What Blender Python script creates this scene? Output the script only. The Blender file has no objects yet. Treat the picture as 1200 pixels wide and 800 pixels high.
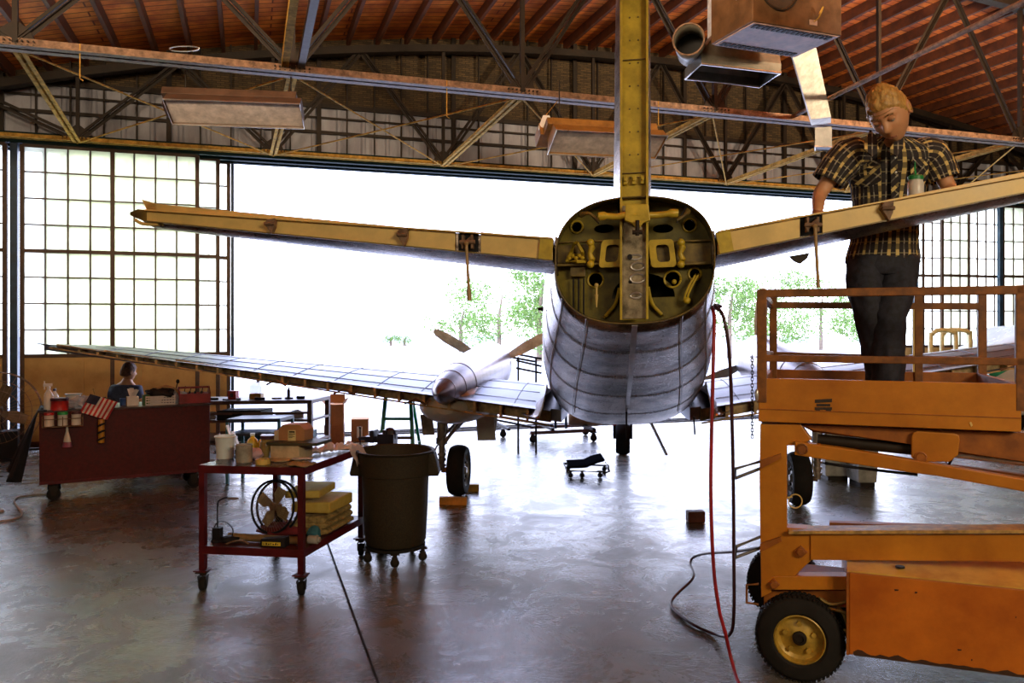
import bpy, bmesh, math, random
from math import sin, cos, pi, radians, sqrt
from mathutils import Vector, Matrix, noise
V = Vector
C = bpy.context.scene.collection
SC = bpy.context.scene
random.seed(7)

# ------------------------------------------------------------------ camera
HC, F, HY = 1.85, 933.0, 382.0            # eye height, focal length and horizon row for a 1200x800 frame
cam = bpy.data.objects.new('camera', bpy.data.cameras.new('camera')); C.objects.link(cam)
cam.location = (0, 0, HC); cam.rotation_euler = (pi/2, 0, 0)
cam.data.sensor_width = 36; cam.data.lens = F*36/1200; cam.data.shift_y = (HY-400)/1200
cam.data.clip_start = .05; cam.data.clip_end = 400
SC.camera = cam

# ------------------------------------------------------------------ sky and lights
w = bpy.data.worlds.new('sky'); SC.world = w; w.use_nodes = True
nt = w.node_tree; bg = nt.nodes['Background']
tc = nt.nodes.new('ShaderNodeTexCoord'); sp = nt.nodes.new('ShaderNodeSeparateXYZ'); rp = nt.nodes.new('ShaderNodeValToRGB')
nt.links.new(tc.outputs['Generated'], sp.inputs[0]); nt.links.new(sp.outputs['Z'], rp.inputs[0]); nt.links.new(rp.outputs[0], bg.inputs[0])
rp.color_ramp.elements[0].color = (.80, .83, 1.0, 1); rp.color_ramp.elements[1].color = (.38, .50, 1.0, 1)
rp.color_ramp.elements[1].position = .75
bg.inputs[1].default_value = 7.8

def light(name, kind, loc, target, power, color, size=None, size_y=None, spread=None):
    d = bpy.data.lights.new(name, kind); d.energy = power; d.color = color
    if kind == 'AREA':
        d.size = size
        if size_y: d.shape = 'RECTANGLE'; d.size_y = size_y
        if spread: d.spread = spread
    o = bpy.data.objects.new(name, d); C.objects.link(o); o.location = loc
    o.rotation_euler = (V(target)-V(loc)).to_track_quat('-Z', 'Y').to_euler()
    return o
sun = light('sun', 'SUN', (0, 30, 30), (3, 20, 0), 4.0, (1, .95, .85)); sun.data.angle = radians(2)
# warm fill lights added behind the camera; no such lamps are known
light('rear_fill', 'AREA', (-3.5, -4.0, 4.3), (1.0, 5, 1.8), 85, (1, .78, .50), 3.0, 1.2)
light('rear_fill', 'AREA', (4.5, -3.0, 4.3), (2.0, 5, 2.2), 320, (1, .80, .52), 3.0, 1.2)
# unseen fill lights added above the view to brighten the roof
for x_, p_ in ((-4.6, 290), (-1.4, 240), (0.5, 150), (6.3, 1150)):
    light('roof_fill', 'AREA', (x_, 4.75+.33*x_, 4.85), (x_+.2, 6.6+.33*x_, 7.2), p_, (1, .74, .46), 1.0, .4)

SC.view_settings.view_transform = 'Standard'; SC.view_settings.look = 'None'
SC.view_settings.exposure = 0.0; SC.view_settings.gamma = 1.0; SC.view_settings.use_curve_mapping = False
SC.cycles.max_bounces = 6; SC.cycles.diffuse_bounces = 4; SC.cycles.glossy_bounces = 3
SC.cycles.transparent_max_bounces = 12; SC.cycles.transmission_bounces = 4
SC.cycles.caustics_reflective = False; SC.cycles.caustics_refractive = False
SC.cycles.sample_clamp_indirect = 6; SC.cycles.use_denoising = True

# ------------------------------------------------------------------ places
def P(px, py, D):                       # the point seen at (px,py) at depth D
    return V(((px-600)/F*D, D, HC-(py-HY)/F*D))
def G(px, py):                          # the floor point seen at (px,py)
    return P(px, py, HC*F/(py-HY))
WX, WY = .9496, .3135
def W(wv, t, z):                        # along the door wall, distance in from it, height
    return V((WX*wv+WY*t, 14.6+WY*wv-WX*t, z))
TH = radians(7.3); FU = V((sin(TH), cos(TH), 0)); FR = V((cos(TH), -sin(TH), 0)); AO = V((.644, 4.2, 0)); ROLL = .028
def A(s, u, z, roll=True):              # aircraft: right, forward from the tail frame, height
    return AO+FR*s+FU*u+V((0, 0, z+(ROLL*s if roll else 0)))
def AP(px, py, u):                      # aircraft coordinates of a pixel on the cross plane u
    d = V(((px-600)/F, 1, -(py-HY)/F)); o = V((0, 0, HC))
    k = (AO+FU*u-o).dot(FU)/d.dot(FU); p = o+d*k
    s = (p-AO).dot(FR)
    return (s, p.z-ROLL*s)
LA = V((.936, -.352, 0)); LB = V((.352, .936, 0)); LO = V((1.31, 4.215, 0))
def L(a, b, z): return LO+LA*a+LB*b+V((0, 0, z))
def LP(px, py, b=0.0):                  # point seen at a pixel on the lift's lengthwise plane b
    d = V(((px-600)/F, 1, -(py-HY)/F)); o = V((0, 0, HC))
    k = (LO+LB*b-o).dot(LB)/d.dot(LB)
    return o+d*k
Z = V((0, 0, 1))

# ------------------------------------------------------------------ materials
MATS = {}
def mat(name, col, rough=.5, metal=0.0, var=.2, vs=6.0, bump=.15, bs=60.0, col2=None, spec=None, stretch=None, alpha=None, cc=0, dist=.004, lo=.35, hi=.65):
    if name in MATS: return MATS[name]
    m = bpy.data.materials.new(name); m.use_nodes = True; n = m.node_tree.nodes; l = m.node_tree.links
    b = n['Principled BSDF']; b.inputs['Roughness'].default_value = rough; b.inputs['Metallic'].default_value = metal
    if spec is not None: b.inputs['Specular IOR Level'].default_value = spec
    if cc: b.inputs['Coat Weight'].default_value = cc
    t = n.new('ShaderNodeTexCoord'); mp = n.new('ShaderNodeMapping'); l.new(t.outputs['Object'], mp.inputs[0])
    if stretch: mp.inputs['Scale'].default_value = stretch
    a = n.new('ShaderNodeTexNoise'); a.inputs['Scale'].default_value = vs; a.inputs['Detail'].default_value = 6; a.inputs['Roughness'].default_value = .65
    l.new(mp.outputs[0], a.inputs[0])
    r = n.new('ShaderNodeValToRGB'); l.new(a.outputs[0], r.inputs[0])
    c = V(col[:3]); c2 = V(col2[:3]) if col2 else c*(1-var*2 if var < .5 else .1)
    c1 = c if col2 else c*(1+var)
    r.color_ramp.elements[0].position = lo; r.color_ramp.elements[1].position = hi
    r.color_ramp.elements[0].color = (*c2, 1); r.color_ramp.elements[1].color = (min(c1[0], 1), min(c1[1], 1), min(c1[2], 1), 1)
    l.new(r.outputs[0], b.inputs['Base Color'])
    if bump:
        a2 = n.new('ShaderNodeTexNoise'); a2.inputs['Scale'].default_value = bs; a2.inputs['Detail'].default_value = 4; l.new(mp.outputs[0], a2.inputs[0])
        bp = n.new('ShaderNodeBump'); bp.inputs['Strength'].default_value = bump; bp.inputs['Distance'].default_value = dist
        l.new(a2.outputs[0], bp.inputs['Height']); l.new(bp.outputs[0], b.inputs['Normal'])
        mr = n.new('ShaderNodeMapRange'); mr.inputs['To Min'].default_value = max(.05, rough-.12); mr.inputs['To Max'].default_value = min(1, rough+.12)
        l.new(a.outputs[0], mr.inputs[0]); l.new(mr.outputs[0], b.inputs['Roughness'])
    MATS[name] = m; return m

def mat_floor():
    m = mat('floor_concrete', (.150, .125, .088), .33, 0, vs=1.3, bump=.22, bs=7, col2=(.066, .055, .042), dist=.005, spec=.85)
    n = m.node_tree.nodes; l = m.node_tree.links; b = n['Principled BSDF']
    t = [x for x in n if x.type == 'TEX_COORD'][0]
    a = n.new('ShaderNodeTexNoise'); a.inputs['Scale'].default_value = 2.2; a.inputs['Detail'].default_value = 12; a.inputs['Roughness'].default_value = .75; a.inputs['Distortion'].default_value = .6
    l.new(t.outputs['Object'], a.inputs[0])
    mr = n.new('ShaderNodeMapRange'); mr.inputs['From Min'].default_value = .35; mr.inputs['From Max'].default_value = .65
    mr.inputs['To Min'].default_value = .13; mr.inputs['To Max'].default_value = .42
    l.new(a.outputs[0], mr.inputs[0]); l.new(mr.outputs[0], b.inputs['Roughness'])
    # fine trowel ripple on top of the broad one
    bp0 = [x for x in n if x.type == 'BUMP'][0]
    a3 = n.new('ShaderNodeTexNoise'); a3.inputs['Scale'].default_value = 45; a3.inputs['Detail'].default_value = 5; a3.inputs['Roughness'].default_value = .7
    l.new(t.outputs['Object'], a3.inputs[0])
    bp = n.new('ShaderNodeBump'); bp.inputs['Strength'].default_value = .5; bp.inputs['Distance'].default_value = .004
    l.new(a3.outputs[0], bp.inputs['Height']); l.new(bp0.outputs[0], bp.inputs['Normal']); l.new(bp.outputs[0], b.inputs['Normal'])
    return m
def mat_glass():
    m = bpy.data.materials.new('wired_frosted_glass'); m.use_nodes = True; n = m.node_tree.nodes; l = m.node_tree.links
    n.remove(n['Principled BSDF']); out = n['Material Output']
    tr = n.new('ShaderNodeBsdfTransparent'); tr.inputs[0].default_value = (.98, .985, .93, 1)
    tl = n.new('ShaderNodeBsdfTranslucent'); tl.inputs[0].default_value = (.97, .975, .80, 1)
    mx = n.new('ShaderNodeMixShader')
    t = n.new('ShaderNodeTexCoord'); a = n.new('ShaderNodeTexNoise'); a.inputs['Scale'].default_value = 2.0
    l.new(t.outputs['Object'], a.inputs[0]); mr = n.new('ShaderNodeMapRange'); mr.inputs['To Min'].default_value = .2; mr.inputs['To Max'].default_value = .7
    l.new(a.outputs[0], mr.inputs[0]); l.new(mr.outputs[0], mx.inputs[0])
    l.new(tr.outputs[0], mx.inputs[1]); l.new(tl.outputs[0], mx.inputs[2]); l.new(mx.outputs[0], out.inputs[0])
    return m
def mat_clear(name, col, amt=.5, rough=.2):
    m = bpy.data.materials.new(name); m.use_nodes = True; n = m.node_tree.nodes; l = m.node_tree.links
    b = n['Principled BSDF']; b.inputs['Base Color'].default_value = (*col, 1); b.inputs['Roughness'].default_value = rough
    tr = n.new('ShaderNodeBsdfTransparent'); mx = n.new('ShaderNodeMixShader'); mx.inputs[0].default_value = amt
    l.new(tr.outputs[0], mx.inputs[1]); l.new(b.outputs[0], mx.inputs[2]); l.new(mx.outputs[0], n['Material Output'].inputs[0]); return m
def mat_plaid():
    m = bpy.data.materials.new('plaid_cotton'); m.use_nodes = True; n = m.node_tree.nodes; l = m.node_tree.links
    b = n['Principled BSDF']; b.inputs['Roughness'].default_value = .85
    t = n.new('ShaderNodeUVMap'); s = n.new('ShaderNodeSeparateXYZ'); l.new(t.outputs[0], s.inputs[0])
    def stripe(src, period, width, off=0.0):
        a = n.new('ShaderNodeMath'); a.operation = 'MULTIPLY_ADD'; a.inputs[1].default_value = 1/period; a.inputs[2].default_value = off; l.new(src, a.inputs[0])
        f = n.new('ShaderNodeMath'); f.operation = 'FRACT'; l.new(a.outputs[0], f.inputs[0])
        c = n.new('ShaderNodeMath'); c.operation = 'LESS_THAN'; c.inputs[1].default_value = width; l.new(f.outputs[0], c.inputs[0]); return c.outputs[0]
    def mix(fac, c1, c2, amt=1):
        x = n.new('ShaderNodeMix'); x.data_type = 'RGBA'
        k = n.new('ShaderNodeMath'); k.operation = 'MULTIPLY'; k.inputs[1].default_value = amt; l.new(fac, k.inputs[0]); l.new(k.outputs[0], x.inputs[0])
        if isinstance(c1, tuple): x.inputs[6].default_value = c1
        else: l.new(c1, x.inputs[6])
        x.inputs[7].default_value = c2; return x.outputs[2]
    c = mix(stripe(s.outputs['X'], .068, .24), (.020, .016, .020, 1), (.78, .57, .20, 1), .95)
    c = mix(stripe(s.outputs['X'], .068, .10, .45), c, (.55, .48, .38, 1), .7)
    c = mix(stripe(s.outputs['Y'], .066, .50), c, (.030, .024, .026, 1), .72)
    c = mix(stripe(s.outputs['Y'], .066, .10, .35), c, (.62, .50, .25, 1), .35)
    l.new(c, b.inputs['Base Color']); return m

# ------------------------------------------------------------------ mesh builder
ORG = {}
def root(name, loc, label=None, cat=None, group=None, kind=None, rz=0):
    o = bpy.data.objects.new(name, None); C.objects.link(o); o.location = loc; o.rotation_euler = (0, 0, rz); o.empty_display_size = .1
    ORG[o.name] = V(loc); tag(o, label, cat, group, kind); return o
def tag(o, label=None, cat=None, group=None, kind=None):
    if label: o['label'] = label
    if cat: o['category'] = cat
    if group: o['group'] = group
    if kind: o['kind'] = kind
    return o
def frame(d, up=Z):
    d = V(d).normalized(); u = V(up)
    if abs(d.dot(u.normalized())) > .98: u = V((0, 1, 0))
    x = d.cross(u).normalized(); y = x.cross(d).normalized()
    return x, y, d
class M:
    def __init__(s): s.bm = bmesh.new(); s.uv = None
    def v(s, p): return s.bm.verts.new(p)
    def f(s, vs, mi=0):
        try:
            q = s.bm.faces.new(vs); q.material_index = mi; return q
        except ValueError: return None
    def obox(s, p, e1, e2, e3, mi=0):            # corner and three edge vectors
        p, e1, e2, e3 = V(p), V(e1), V(e2), V(e3)
        c = [s.v(p+e1*i+e2*j+e3*k) for k in (0, 1) for j in (0, 1) for i in (0, 1)]
        for q in ((0, 2, 3, 1), (4, 5, 7, 6), (0, 1, 5, 4), (2, 6, 7, 3), (0, 4, 6, 2), (1, 3, 7, 5)): s.f([c[i] for i in q], mi)
        return s
    def box(s, c, size, rz=0, mi=0, R=None):
        R = R or Matrix.Rotation(rz, 3, 'Z'); e = [R @ V((size[0], 0, 0)), R @ V((0, size[1], 0)), R @ V((0, 0, size[2]))]
        return s.obox(V(c)-(e[0]+e[1]+e[2])/2, *e, mi=mi)
    def beam(s, a, b, wd, h, up=Z, mi=0):
        a, b = V(a), V(b); x, y, d = frame(b-a, up)
        return s.obox(a-x*wd/2-y*h/2, x*wd, y*h, b-a, mi)
    def ibeam(s, a, b, wd, h, th=.012, up=Z):
        a, b = V(a), V(b); x, y, d = frame(b-a, up); e = b-a
        s.obox(a-x*wd/2-y*h/2, x*wd, y*th, e); s.obox(a-x*wd/2+y*(h/2-th), x*wd, y*th, e); s.obox(a-x*th/2-y*(h/2-th), x*th, y*(h-2*th), e); return s
    def ring(s, c, x, y, r, n): return [s.v(V(c)+x*r*cos(2*pi*i/n)+y*r*sin(2*pi*i/n)) for i in range(n)]
    def skin(s, rings, caps=True, closed=False, mi=0):
        n = len(rings[0])
        for k in range(len(rings)-1+(1 if closed else 0)):
            a, b = rings[k], rings[(k+1) % len(rings)]
            for i in range(n): s.f([a[i], a[(i+1) % n], b[(i+1) % n], b[i]], mi)
        if caps and not closed: s.f(list(reversed(rings[0])), mi); s.f(rings[-1], mi)
        return s
    def cyl(s, a, b, r, r2=None, n=16, caps=True, mi=0):
        a, b = V(a), V(b); x, y, d = frame(b-a)
        return s.skin([s.ring(a, x, y, r, n), s.ring(b, x, y, r if r2 is None else r2, n)], caps, mi=mi)
    def tube(s, pts, r, n=8, closed=False, mi=0):
        pts = [V(p) for p in pts]; m = len(pts); rings = []
        px = None
        for i, p in enumerate(pts):
            if closed: d = pts[(i+1) % m]-pts[i-1]
            else: d = pts[min(i+1, m-1)]-pts[max(i-1, 0)]
            if d.length < 1e-9: d = Z
            if px is None: x, y, d = frame(d)
            else:
                d = d.normalized(); x = (px-d*px.dot(d)).normalized(); y = d.cross(x)
            px = x; rr = r[i] if isinstance(r, (list, tuple)) else r
            rings.append(s.ring(p, x, y, rr, n))
        return s.skin(rings, True, closed, mi)
    def lathe(s, prof, base, axis=Z, n=32, caps=True, mi=0, sx=1, sy=1, up=Z):   # prof: (radius, distance along the axis)
        x, y, d = frame(axis, up); rings = []
        for r, h in prof:
            c = V(base)+d*h; rings.append([s.v(c+x*r*sx*cos(2*pi*i/n)+y*r*sy*sin(2*pi*i/n)) for i in range(n)])
        return s.skin(rings, caps, mi=mi)
    def loft(s, rings, caps=True, closed=False, mi=0): return s.skin([[s.v(p) for p in r] for r in rings], caps, closed, mi)
    def prism(s, poly, vec, mi=0):
        a = [s.v(p) for p in poly]; b = [s.v(V(p)+V(vec)) for p in poly]; n = len(poly)
        s.f(list(reversed(a)), mi); s.f(b, mi)
        for i in range(n): s.f([a[i], a[(i+1) % n], b[(i+1) % n], b[i]], mi)
        return s
    def sphere(s, c, r, n=16, R=None, mi=0):
        r = V((r, r, r)) if isinstance(r, (int, float)) else V(r); c = V(c); m = max(3, n//2)
        def pt(i, j):
            q = V((r.x*sin(pi*j/m)*cos(2*pi*i/n), r.y*sin(pi*j/m)*sin(2*pi*i/n), r.z*cos(pi*j/m)))
            return c+(R @ q if R else q)
        top, bot = s.v(pt(0, 0)), s.v(pt(0, m)); rows = [[s.v(pt(i, j)) for i in range(n)] for j in range(1, m)]
        for i in range(n):
            k = (i+1) % n; s.f([top, rows[0][i], rows[0][k]], mi); s.f([bot, rows[-1][k], rows[-1][i]], mi)
            for j in range(m-2): s.f([rows[j][i], rows[j+1][i], rows[j+1][k], rows[j][k]], mi)
        return s
    def quad(s, a, b, c, d, mi=0): s.f([s.v(p) for p in (a, b, c, d)], mi); return s
    def grid(s, fn, nu, nv, mi=0, th=0):
        vs = [[s.v(fn(i/nu, j/nv)) for j in range(nv+1)] for i in range(nu+1)]
        for i in range(nu):
            for j in range(nv): s.f([vs[i][j], vs[i+1][j], vs[i+1][j+1], vs[i][j+1]], mi(i, j) if callable(mi) else mi)
        return s
    def build(s, name, mt, parent=None, smooth=False, bevel=0, solid=0, org=None, sub=0, keep=False):
        bm = s.bm
        if not keep: bmesh.ops.recalc_face_normals(bm, faces=bm.faces[:])
        if parent is not None: o0 = ORG[parent.name]
        elif org is not None: o0 = V(org)
        else:
            co = [v.co for v in bm.verts]
            o0 = V(((min(c.x for c in co)+max(c.x for c in co))/2, (min(c.y for c in co)+max(c.y for c in co))/2, min(c.z for c in co)))
        for v in bm.verts: v.co -= o0
        me = bpy.data.meshes.new(name); bm.to_mesh(me); bm.free()
        for q in (mt if isinstance(mt, (list, tuple)) else [mt]): me.materials.append(q)
        if smooth:
            for p in me.polygons: p.use_smooth = True
            if smooth != 'all': me.set_sharp_from_angle(angle=radians(40))
        o = bpy.data.objects.new(name, me); C.objects.link(o)
        if parent is not None: o.parent = parent
        else: o.location = o0
        ORG[o.name] = o0
        if solid:
            k = o.modifiers.new('solid', 'SOLIDIFY'); k.thickness = solid; k.offset = 0
        if bevel:
            k = o.modifiers.new('bevel', 'BEVEL'); k.width = bevel; k.segments = 2; k.limit_method = 'ANGLE'; k.angle_limit = radians(50)
        if sub:
            k = o.modifiers.new('sub', 'SUBSURF'); k.levels = sub; k.render_levels = sub
        return o
def copy_tree(o, parent=None, loc=None, rz=None, label=None, scale=None):
    c = o.copy(); C.objects.link(c); c.parent = parent
    if loc is not None: c.location = loc
    if rz is not None: c.rotation_euler = (0, 0, rz)
    if label: c['label'] = label
    if scale: c.scale = (scale,)*3
    for ch in list(o.children): copy_tree(ch, c)
    return c
def plate(name, outline, holes, th, T, mt, parent, bevel=0):   # a flat sheet with real holes; T maps (x, y, depth) to the world
    cu = bpy.data.curves.new('t', 'CURVE'); cu.dimensions = '2D'; cu.fill_mode = 'BOTH'; cu.extrude = th/2
    for pts in [outline]+holes:
        s = cu.splines.new('POLY'); s.points.add(len(pts)-1); s.use_cyclic_u = True
        for i, p in enumerate(pts): s.points[i].co = (p[0], p[1], 0, 1)
    o = bpy.data.objects.new('t', cu); C.objects.link(o); dg = bpy.context.evaluated_depsgraph_get()
    me = bpy.data.meshes.new_from_object(o.evaluated_get(dg)); bpy.data.objects.remove(o)
    b = M(); b.bm.from_mesh(me); bpy.data.meshes.remove(me)
    for v in b.bm.verts: v.co = T(v.co.x, v.co.y, v.co.z)
    return b.build(name, mt, parent, bevel=bevel)
def circle(cx, cy, r, n=24, ry=None): return [(cx+r*cos(2*pi*i/n), cy+(ry or r)*sin(2*pi*i/n)) for i in range(n)]
def catmull(pts, k=8):
    pts = [V(p) for p in pts]; out = []
    for i in range(len(pts)-1):
        p0, p1, p2, p3 = pts[max(i-1, 0)], pts[i], pts[i+1], pts[min(i+2, len(pts)-1)]
        for j in range(k):
            t = j/k; out.append(.5*((2*p1)+(p2-p0)*t+(2*p0-5*p1+4*p2-p3)*t*t+(3*p1-p0-3*p2+p3)*t**3))
    return out+[pts[-1]]
def crumple(c, r, seed, amp=.35, n=20, fr=6):        # a crumpled lump resting at its centre c
    b = M(); b.sphere((0, 0, 0), 1, n); r = V(r)
    for v in b.bm.verts:
        d = v.co.normalized(); k = 1+amp*(noise.noise(d*fr*.35+V((seed, 0, 0)))+.6*abs(noise.noise(d*fr+V((0, seed, 0)))))
        v.co = V((d.x*r.x*k, d.y*r.y*k, max(d.z*r.z*k, -r.z*.8)))+V(c)
    return b

steel_dark = mat('dark_painted_steel', (.022, .014, .009), .6, .0, spec=.3)
steel_rust = mat('rusty_steel', (.25, .15, .095), .6, .0, var=.3, vs=14, spec=.28)
steel_gold = mat('ochre_painted_steel', (.58, .34, .075), .8, .0, var=.25, vs=10, spec=.05)
alu = mat('bare_aluminium', (.62, .60, .64), .30, .92, vs=7, bump=.2, bs=25, col2=(.34, .32, .36), stretch=(3, 1, 1))
alu_clean = mat('clean_aluminium', (.70, .68, .68), .32, .85, var=.12)
galv = mat('galvanised_sheet', (.80, .79, .76), .45, .25, var=.12, vs=12)
cream = mat('cream_painted_spar', (.74, .52, .17), .42, 0, var=.08, vs=5, bump=.06)
chromate = mat('yellow_primer', (.52, .37, .025), .42, 0.05, var=.16, vs=9)
olive = mat('olive_primer', (.20, .155, .012), .45, 0.05, col2=(.07, .06, .008), vs=7)
olive2 = mat('olive_brown_primer', (.22, .15, .03), .45, 0.1, col2=(.08, .055, .02), vs=14)
rubber = mat('black_rubber', (.018, .016, .015), .8, 0, var=.2, bump=.3, spec=.2)
black = mat('black_plastic', (.012, .011, .014), .6, 0, var=.2, spec=.25)
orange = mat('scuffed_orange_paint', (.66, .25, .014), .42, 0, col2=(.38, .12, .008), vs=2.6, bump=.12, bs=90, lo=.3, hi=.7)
orange_dk = mat('shaded_orange_paint', (.42, .13, .012), .5, 0, col2=(.22, .065, .010), vs=7)  # darker copy of the orange, shade put into far and under parts
red_dk = mat('oxblood_enamel', (.085, .007, .008), .45, 0, col2=(.05, .004, .006), vs=30, spec=.25)
red_tab = mat('maroon_enamel', (.095, .008, .012), .42, 0, var=.2, spec=.3)
blue_dk = mat('blue_painted_steel', (.02, .06, .12), .45, .1)
green_dk = mat('dark_green_track_paint', (.004, .020, .020), .7, .0, spec=.15)
card = mat('cardboard', (.38, .18, .075), .85, 0, var=.1)
white_pl = mat('white_plastic', (.78, .78, .76), .4, 0, var=.06)
cloth_w = mat('soiled_white_cloth', (.58, .46, .46), .9, 0, var=.15, vs=15)
# ================================================================== THE HANGAR
WL, WR, TB = -10.6, 16.5, 24.0
def RZ(wv): return 7.22-.0122*(wv-2.9)**2
LZ = 4.56                                                   # underside of the door header
fl = M(); fl.obox(W(WL, -.25, -.2), W(WR, -.25, -.2)-W(WL, -.25, -.2), W(WL, TB, 0)-W(WL, -.25, 0), (0, 0, .2))
tag(fl.build('floor', mat_floor(), org=(0, 0, -.2)), kind='structure')
tag(M().beam(W(-4.0, 0, .003)+V((.06, 0, 0)), W(-4.0, 0, .003)+V((.06, 0, 0))-(W(0, 0, 0)-W(0, 22, 0))*1.0, .012, .008).build('trim_1', rubber), kind='structure')
tk = M()
for t in (-.15, .05, .25): tk.beam(W(WL, t, .008), W(WR, t, .008), .03, .02)
tag(tk.build('trim_2', steel_dark), kind='structure')
apron = M(); a0 = W(0, -.25, -.03); apron.obox(a0-W(90, 0, 0)+W(0, 0, 0), W(180, 0, 0)-W(0, 0, 0), (W(0, -140, 0)-W(0, 0, 0)), (0, 0, .02))
tag(apron.build('ground_apron', mat('pale_concrete', (.55, .54, .50), .7, 0, var=.1)), kind='structure')

# roof deck and its joists
deckm = mat('orange_roof_planks', (.95, .30, .045), .6, 0, col2=(.50, .095, .012), vs=3, stretch=(1, 1, 1), bump=.3, bs=30)
n_ = deckm.node_tree.nodes; l_ = deckm.node_tree.links
dk = M(); N = 56
def roofgrid(b, off, th, t0, t1):
    lo, hi = [], []
    for i in range(N+1):
        wv = WL-.4+(WR-WL+.8)*i/N
        lo.append((wv, RZ(wv)+off)); hi.append((wv, RZ(wv)+off+th))
    b.loft([[W(a, t, z) for a, z in lo]+[W(a, t, z) for a, z in reversed(hi)] for t in (t0, t1)])
roofgrid(dk, 0, .12, -.3, TB)
ceil = dk.build('ceiling', deckm, keep=False); tag(ceil, kind='structure')
# plank lines: a brick pattern laid across the joists
t_ = n_.new('ShaderNodeTexCoord'); mp_ = n_.new('ShaderNodeMapping'); mp_.inputs['Rotation'].default_value = (0, 0, -math.atan2(WY, WX))
br = n_.new('ShaderNodeTexBrick'); br.inputs['Scale'].default_value = 1; br.inputs['Mortar Size'].default_value = .012; br.inputs['Brick Width'].default_value = 2.4; br.inputs['Row Height'].default_value = .17
br.inputs['Color1'].default_value = (1, 1, 1, 1); br.inputs['Color2'].default_value = (.72, .66, .6, 1); br.inputs['Mortar'].default_value = (.2, .10, .07, 1)
l_.new(t_.outputs['Object'], mp_.inputs[0]); l_.new(mp_.outputs[0], br.inputs[0])
mx_ = n_.new('ShaderNodeMix'); mx_.data_type = 'RGBA'; mx_.blend_type = 'MULTIPLY'; mx_.inputs[0].default_value = 1
pb = n_['Principled BSDF']; src = pb.inputs['Base Color'].links[0].from_socket
l_.new(src, mx_.inputs[6]); l_.new(br.outputs[0], mx_.inputs[7]); l_.new(mx_.outputs[2], pb.inputs['Base Color'])
joistm = mat('joist_timber', (.13, .035, .011), .6, 0, col2=(.05, .015, .007), vs=5, bump=.3)
i = 0
wv = WL+.1
while wv < WR:
    b = M(); b.obox(W(wv, .02, RZ(wv)-.17), W(wv+.055, .02, 0)-W(wv, .02, 0), W(wv, 17.5, 0)-W(wv, .02, 0), (0, 0, .17))
    b.build('roof_joist', joistm, ceil, org=None); wv += .50

# door wall: header, grey siding band, dark insulated band with studs
sid = mat('grey_corrugated_siding', (.40, .41, .48), .6, .0, col2=(.24, .24, .29), vs=3, stretch=(1, 1, .3))
brick = bpy.data.materials.new('dark_olive_masonry'); brick.use_nodes = True
bn, bl = brick.node_tree.nodes, brick.node_tree.links
bt = bn.new('ShaderNodeTexCoord'); bm_ = bn.new('ShaderNodeMapping'); bm_.inputs['Rotation'].default_value = (radians(90), 0, -math.atan2(WY, WX))
bk = bn.new('ShaderNodeTexBrick'); bk.inputs['Scale'].default_value = 1; bk.inputs['Brick Width'].default_value = .13; bk.inputs['Row Height'].default_value = .034; bk.inputs['Mortar Size'].default_value = .006
bk.inputs['Color1'].default_value = (.12, .072, .028, 1); bk.inputs['Color2'].default_value = (.045, .028, .013, 1); bk.inputs['Mortar'].default_value = (.025, .018, .009, 1)
bsx = bn.new('ShaderNodeSeparateXYZ'); bcx = bn.new('ShaderNodeCombineXYZ'); bl.new(bt.outputs['Object'], bsx.inputs[0]); bl.new(bsx.outputs['X'], bcx.inputs[0]); bl.new(bsx.outputs['Z'], bcx.inputs[1])
bl.new(bcx.outputs[0], bk.inputs[0]); bb = bn['Principled BSDF']; bb.inputs['Roughness'].default_value = .85; bl.new(bk.outputs[0], bb.inputs['Base Color'])
bbp = bn.new('ShaderNodeBump'); bbp.inputs['Distance'].default_value = .02; bbp.inputs['Strength'].default_value = .8; bl.new(bk.outputs[0], bbp.inputs['Height']); bl.new(bbp.outputs[0], bb.inputs['Normal'])
up = M(); poly = [W(WL, -.12, 5.58), W(WR, -.12, 5.58)]
for i in range(N+1):
    wv = WR-(WR-WL)*i/N; poly.append(W(wv, -.12, max(RZ(wv)+.02, 5.585)))
up.prism(poly, W(0, -.2, 0)-W(0, 0, 0))
wf = up.build('wall_front', brick); tag(wf, kind='structure')
sd = M(); prof = []
wv = WL; k = 0
while wv < WR:
    for d, t in ((0, -.10), (.30, -.10), (.33, -.07), (.37, -.07), (.40, -.10)): prof.append((wv+d, t))
    wv += .42
prof = prof[::1]
rings = [[W(a, t, z) for a, t in prof]+[W(prof[-1][0], -.2, z), W(prof[0][0], -.2, z)] for z in (4.7, 5.60)]
sd.loft(rings); sd.build('siding_band', sid, wf)
b = M(); b.beam(W(WL, -.03, 5.60), W(WR, -.03, 5.60), .06, .07); b.build('girt', steel_dark, wf)
b = M(); b.beam(W(WL, -.03, 5.15), W(WR, -.03, 5.15), .04, .05); b.build('girt', steel_dark, wf)
b = M(); b.beam(W(WL, -.03, 5.40), W(WR, -.03, 5.40), .025, .03); b.build('girt', steel_dark, wf)
wv = WL+.1; k = 0
while wv < WR-.1:
    wd = .075 if k % 5 == 0 else .022
    b = M(); b.beam(W(wv, -.02, 4.74), W(wv, -.02, RZ(wv)-.02), wd, .05, up=W(0, 1, 0)-W(0, 0, 0)); b.build('wall_stud', steel_dark, wf); wv += .47; k += 1
b = M()
for i in range(N):
    w0, w1 = WL+(WR-WL)*i/N, WL+(WR-WL)*(i+1)/N; b.beam(W(w0, -.02, RZ(w0)-.26), W(w1, -.02, RZ(w1)-.26), .10, .10)
b.build('wall_plate', steel_dark, wf)
hd = M()
for t, z, h in ((.28, LZ+.07, .10), (.05, LZ+.05, .10), (-.16, LZ+.04, .10)): hd.beam(W(WL, t, z), W(WR, t, z), .10, h)
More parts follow.
